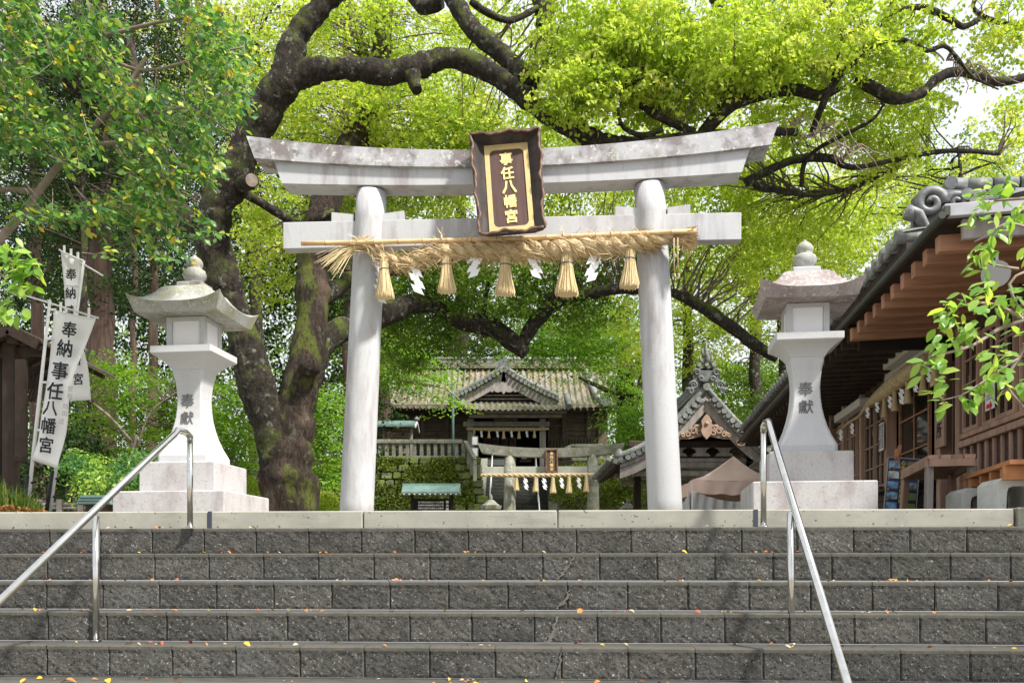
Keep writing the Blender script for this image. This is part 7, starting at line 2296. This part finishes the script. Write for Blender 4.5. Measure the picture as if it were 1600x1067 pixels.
# --- near branch of fresh leaves, right; and a small one at the left edge
def leafy_branch(label, origin, branches, clusters, L0, seed, m, nm='cherry_tree', base=None):
    t = thing(nm, label, 'tree', base)
    bx_ = base.x; sgn = 1 if bx_ > 0 else -1
    hi = Vector((bx_ - sgn * .5, base.y - .1, 2.6))
    limb(t, [(base - Vector((0, 0, .1)), .15), (Vector((bx_ - sgn * .1, base.y, .3)), .11), (hi, .07), (hi + Vector((sgn * .3, .2, 1.3)), .03)], 'trunk', bark_trunk, 12, .1, .12, seed)
    for k in sorted(set(q[0][:3] for q in branches if not 0 <= q[0][0] <= 1600)):
        e_ = P(*k); f = .45 + .12 * (seed % 3)
        s_ = Vector((bx_ - sgn * .1, base.y, .3)).lerp(hi, f)
        limb(t, [(s_, .035), (s_.lerp(e_, .5) + Vector((0, 0, .25)), .024), (e_, .5 * 8 * 4.4 / F)], 'branch', twig_pale, 7, .08, .12, seed, wig=.04)
    rg = random.Random(seed)
    protos = [leaf_proto('leaf', m, 1, .52, .22, s_ + 5) for s_ in range(4)]
    for q in branches: limb(t, PX(q), 'twig', twig_pale, 6, .04, .12, seed, wig=.015)
    for (px, py, D_, n, sprd) in clusters:
        c = P(px, py, D_)
        for k in range(int(n * 1.9)):
            p = c + Vector((rg.uniform(-1, 1), rg.uniform(-1, 1), rg.uniform(-1, 1))) * sprd
            ld = Vector((rg.uniform(-1, .55), rg.uniform(-.7, .7), rg.uniform(-.75, .12))).normalized()
            nrm = Vector((rg.uniform(-.5, .5), -.5 + rg.uniform(-.4, .4), .7)).normalized()
            y = nrm.cross(ld).normalized(); z = ld.cross(y)
            L = L0 * rg.uniform(.6, 1.2)
            link('leaf', protos[k % 4], t, p - base, Matrix((ld, y, z)).transposed().to_euler(), scale=(L, L, L))
    return t
rb = [[(1700, 440, 4.4, 9), (1640, 480, 4.4, 8), (1600, 500, 4.3, 7), (1560, 515, 4.3, 6), (1520, 540, 4.25, 5), (1480, 552, 4.2, 4), (1450, 560, 4.2, 3)],
      [(1700, 440, 4.4, 8), (1640, 480, 4.4, 7), (1590, 560, 4.4, 6), (1570, 600, 4.4, 5), (1600, 640, 4.4, 4)],
      [(1600, 500, 4.3, 6), (1560, 480, 4.25, 5), (1530, 475, 4.2, 4), (1500, 480, 4.2, 3), (1480, 485, 4.2, 2)],
      [(1700, 380, 4.4, 6), (1620, 360, 4.4, 5), (1570, 350, 4.3, 4), (1540, 370, 4.3, 3), (1520, 380, 4.3, 2)],
      [(1700, 300, 4.5, 6), (1600, 310, 4.4, 5), (1550, 315, 4.4, 3)], [(1590, 420, 4.4, 4), (1550, 415, 4.4, 3), (1535, 408, 4.4, 2)],
      [(1590, 560, 4.4, 4), (1530, 600, 4.3, 3), (1500, 618, 4.3, 2), (1470, 625, 4.3, 1.5)],
      [(1600, 500, 4.3, 4), (1575, 445, 4.3, 4), (1600, 425, 4.3, 4)]]
rc = [(1585, 300, 4.4, 8, .07), (1550, 310, 4.4, 9, .07), (1525, 330, 4.4, 6, .06), (1590, 340, 4.4, 6, .06), (1540, 380, 4.3, 6, .05), (1560, 350, 4.3, 5, .05), (1520, 395, 4.3, 4, .04), (1540, 410, 4.4, 5, .05),
      (1490, 480, 4.2, 6, .05), (1520, 470, 4.2, 8, .06), (1550, 460, 4.25, 8, .06), (1585, 450, 4.3, 7, .06), (1530, 505, 4.25, 8, .06), (1500, 520, 4.2, 8, .06), (1475, 495, 4.2, 6, .05), (1475, 540, 4.2, 7, .05), (1455, 575, 4.2, 9, .05), (1470, 600, 4.25, 5, .04),
      (1560, 570, 4.3, 8, .06), (1590, 590, 4.4, 9, .07), (1550, 600, 4.3, 8, .06), (1525, 610, 4.3, 5, .05), (1585, 530, 4.4, 7, .07), (1475, 625, 4.3, 3, .03), (1510, 632, 4.3, 3, .03), (1595, 480, 4.3, 6, .06), (1600, 390, 4.4, 4, .06)]
leafy_branch('near branch of fresh bright green leaves hanging in from the right', P(1700, 440, 4.4), rb, rc, .073, 3, single_cherry, base=Vector((5.7, 4.5, -1.46)))
leafy_branch('small near sprig of yellow green leaves at the left edge', P(-60, 380, 5.6), [[(-80, 380, 5.6, 8), (-20, 400, 5.6, 6), (20, 410, 5.6, 4), (45, 420, 5.6, 2)], [(-80, 380, 5.6, 7), (-40, 395, 5.6, 5), (5, 430, 5.6, 3), (20, 450, 5.6, 2)]],
             [(8, 385, 5.6, 8, .07), (25, 405, 5.6, 9, .08), (45, 415, 5.6, 7, .06), (10, 430, 5.6, 9, .09), (40, 437, 5.6, 7, .06), (5, 480, 5.6, 7, .08), (25, 485, 5.6, 3, .05), (5, 460, 5.6, 6, .08)], .10, 4, single_cherry, base=Vector((-6.8, 6.2, -1.46)))

# ================================================================== grass tufts, litter
def grass():
    rng = np.random.default_rng(8)
    n = 2600
    px = rng.uniform(-60, 62, n) ; D = rng.uniform(7.95, 9.3, n)
    x = (px - 800) / F * D
    H = rng.uniform(.05, .26, n) * np.clip(1.3 - px / 60 * .6, .3, 1.5)
    V = []; 
    th = rng.uniform(0, 2 * np.pi, n); bend = rng.uniform(.02, .16, n); w = .006
    bx_ = np.stack([x, D, np.full(n, GZ)], 1)
    d = np.stack([np.cos(th), np.sin(th), 0 * th], 1); s_ = np.stack([-np.sin(th), np.cos(th), 0 * th], 1)
    z = np.array([0, 0, 1.])
    v = np.empty((n, 5, 3))
    v[:, 0] = bx_ - s_ * w; v[:, 1] = bx_ + s_ * w
    mid = bx_ + d * bend[:, None] * .35 + z * (H * .6)[:, None]
    v[:, 2] = mid + s_ * w * .8; v[:, 3] = mid - s_ * w * .8
    v[:, 4] = bx_ + d * bend[:, None] + z * H[:, None]
    idx = np.arange(n)[:, None] * 5
    tri = np.concatenate([idx + [0, 1, 2], idx + [0, 2, 3], idx + [3, 2, 4]], 1).reshape(-1, 3)
    me = bpy.data.meshes.new('grass'); me.from_pydata(v.reshape(-1, 3).tolist(), [], tri.tolist())
    a = me.attributes.new('tint', 'FLOAT', 'FACE'); a.data.foreach_set('value', np.repeat(rng.random(n), 3).astype(np.float32))
    me.materials.append(grass_m)
    o = link('grass', me, None, kind='stuff'); o['label'] = 'grass tufts growing behind the kerb at the left edge'; o['category'] = 'grass'
    # heap of dead leaves there
    n = 1500
    px = rng.uniform(-40, 75, n); D = rng.uniform(7.8, 9.2, n)
    cen = np.stack([(px - 800) / F * D, D, GZ + rng.random(n) * .07 * np.clip(1 - px / 90, .2, 1)], 1)
    me = leafmesh('leaf_litter', cen, np.array([0, 0, 1.]), .05, .03, leafmat('dead_leaf', [(0, (.12, .05, .02)), (.6, (.30, .13, .04)), (1, (.5, .22, .06))], .1), rng, flat=.6)
    o = link('leaf_litter', me, None, kind='stuff'); o['label'] = 'rust brown leaf litter behind the kerb at the left edge'; o['category'] = 'leaf litter'
grass()

def litter():
    rg = random.Random(21)
    fm = {}
    for nm, c in (('orange', (.55, .20, .05)), ('yellow', (.65, .42, .05)), ('reddish', (.42, .10, .05)), ('pale', (.50, .36, .24))):
        m = mat(nm + '_leaf', c, tuple(v * .7 for v in c), 40, .7)
        fm[nm] = []
        for s_ in range(3):
            prof = [(0, .03), (.2, .34), (.5, .5), (.8, .3), (1, 0)]
            vv = []; ff = []
            for x, w in prof:
                cz = .16 * math.sin(x * 3.1 + s_)
                vv += [(x - .5, -w * .55, cz + .22 * w * (s_ - .5)), (x - .5, 0, cz), (x - .5, w * .55, cz + .3 * w)]
            for i in range(4):
                a = i * 3; ff += [(a, a + 3, a + 4, a + 1), (a + 1, a + 4, a + 5, a + 2)]
            fm[nm].append(MB().add(vv, ff, True).mesh('fallen_leaf', m, False))
    def put(px, row, y_front, col=None, big=1.0):
        col = col or rg.choices(('orange', 'yellow', 'reddish', 'pale'), (5, 2, 2, 3))[0]
        b = -TRD * row + y_front
        a = a_of(px, b)
        z = .284 - RIS * row
        q = S(a, b, z + .008)
        L = rg.uniform(.022, .044) * big
        o = link('fallen_leaf', rg.choice(fm[col]), None, q, (rg.uniform(-.5, .5), rg.uniform(-.4, .4), rg.uniform(0, 6.28)), scale=(L, L, L))
        cn = {'orange': 'orange', 'yellow': 'yellow', 'reddish': 'reddish brown', 'pale': 'pale tan'}[col]
        where = ('at the foot of the kerb, on the top tread', 'on the second tread from the top', 'on the third tread from the top', 'on the fourth tread from the top', 'on the fifth tread from the top', 'on the lowest tread in view')[row]
        o['label'] = 'small ' + cn + ' fallen leaf lying ' + where
        o['category'] = 'leaf'; o['group'] = cn + ' fallen leaves ' + where
    for row in range(0, 6):
        n = (16, 44, 50, 46, 44, 44)[row]
        k = 0
        while k < n:
            px = rg.uniform(5, 1590)
            yf = rg.uniform(.012, .09) if row < 5 else rg.uniform(.02, .28)
            if row == 4 and rg.random() < .5: yf = rg.uniform(.02, .29)
            put(px, row, yf if row else rg.uniform(.01, .05)); k += 1
            if rg.random() < .3 and k < n: put(px + rg.uniform(-14, 14), row, yf); k += 1
    for px, row, c in ((36, 5, 'yellow'), (100, 5, 'yellow'), (112, 5, 'orange'), (168, 5, 'yellow'), (205, 0, 'yellow'), (318, 1, 'yellow'), (386, 4, 'yellow'), (620, 0, 'yellow'), (1585, 4, 'yellow'), (1060, 2, 'orange'), (620, 2, 'orange'), (906, 3, 'orange'), (1460, 3, 'orange')):
        put(px, row, .03, c, 1.6)
litter()
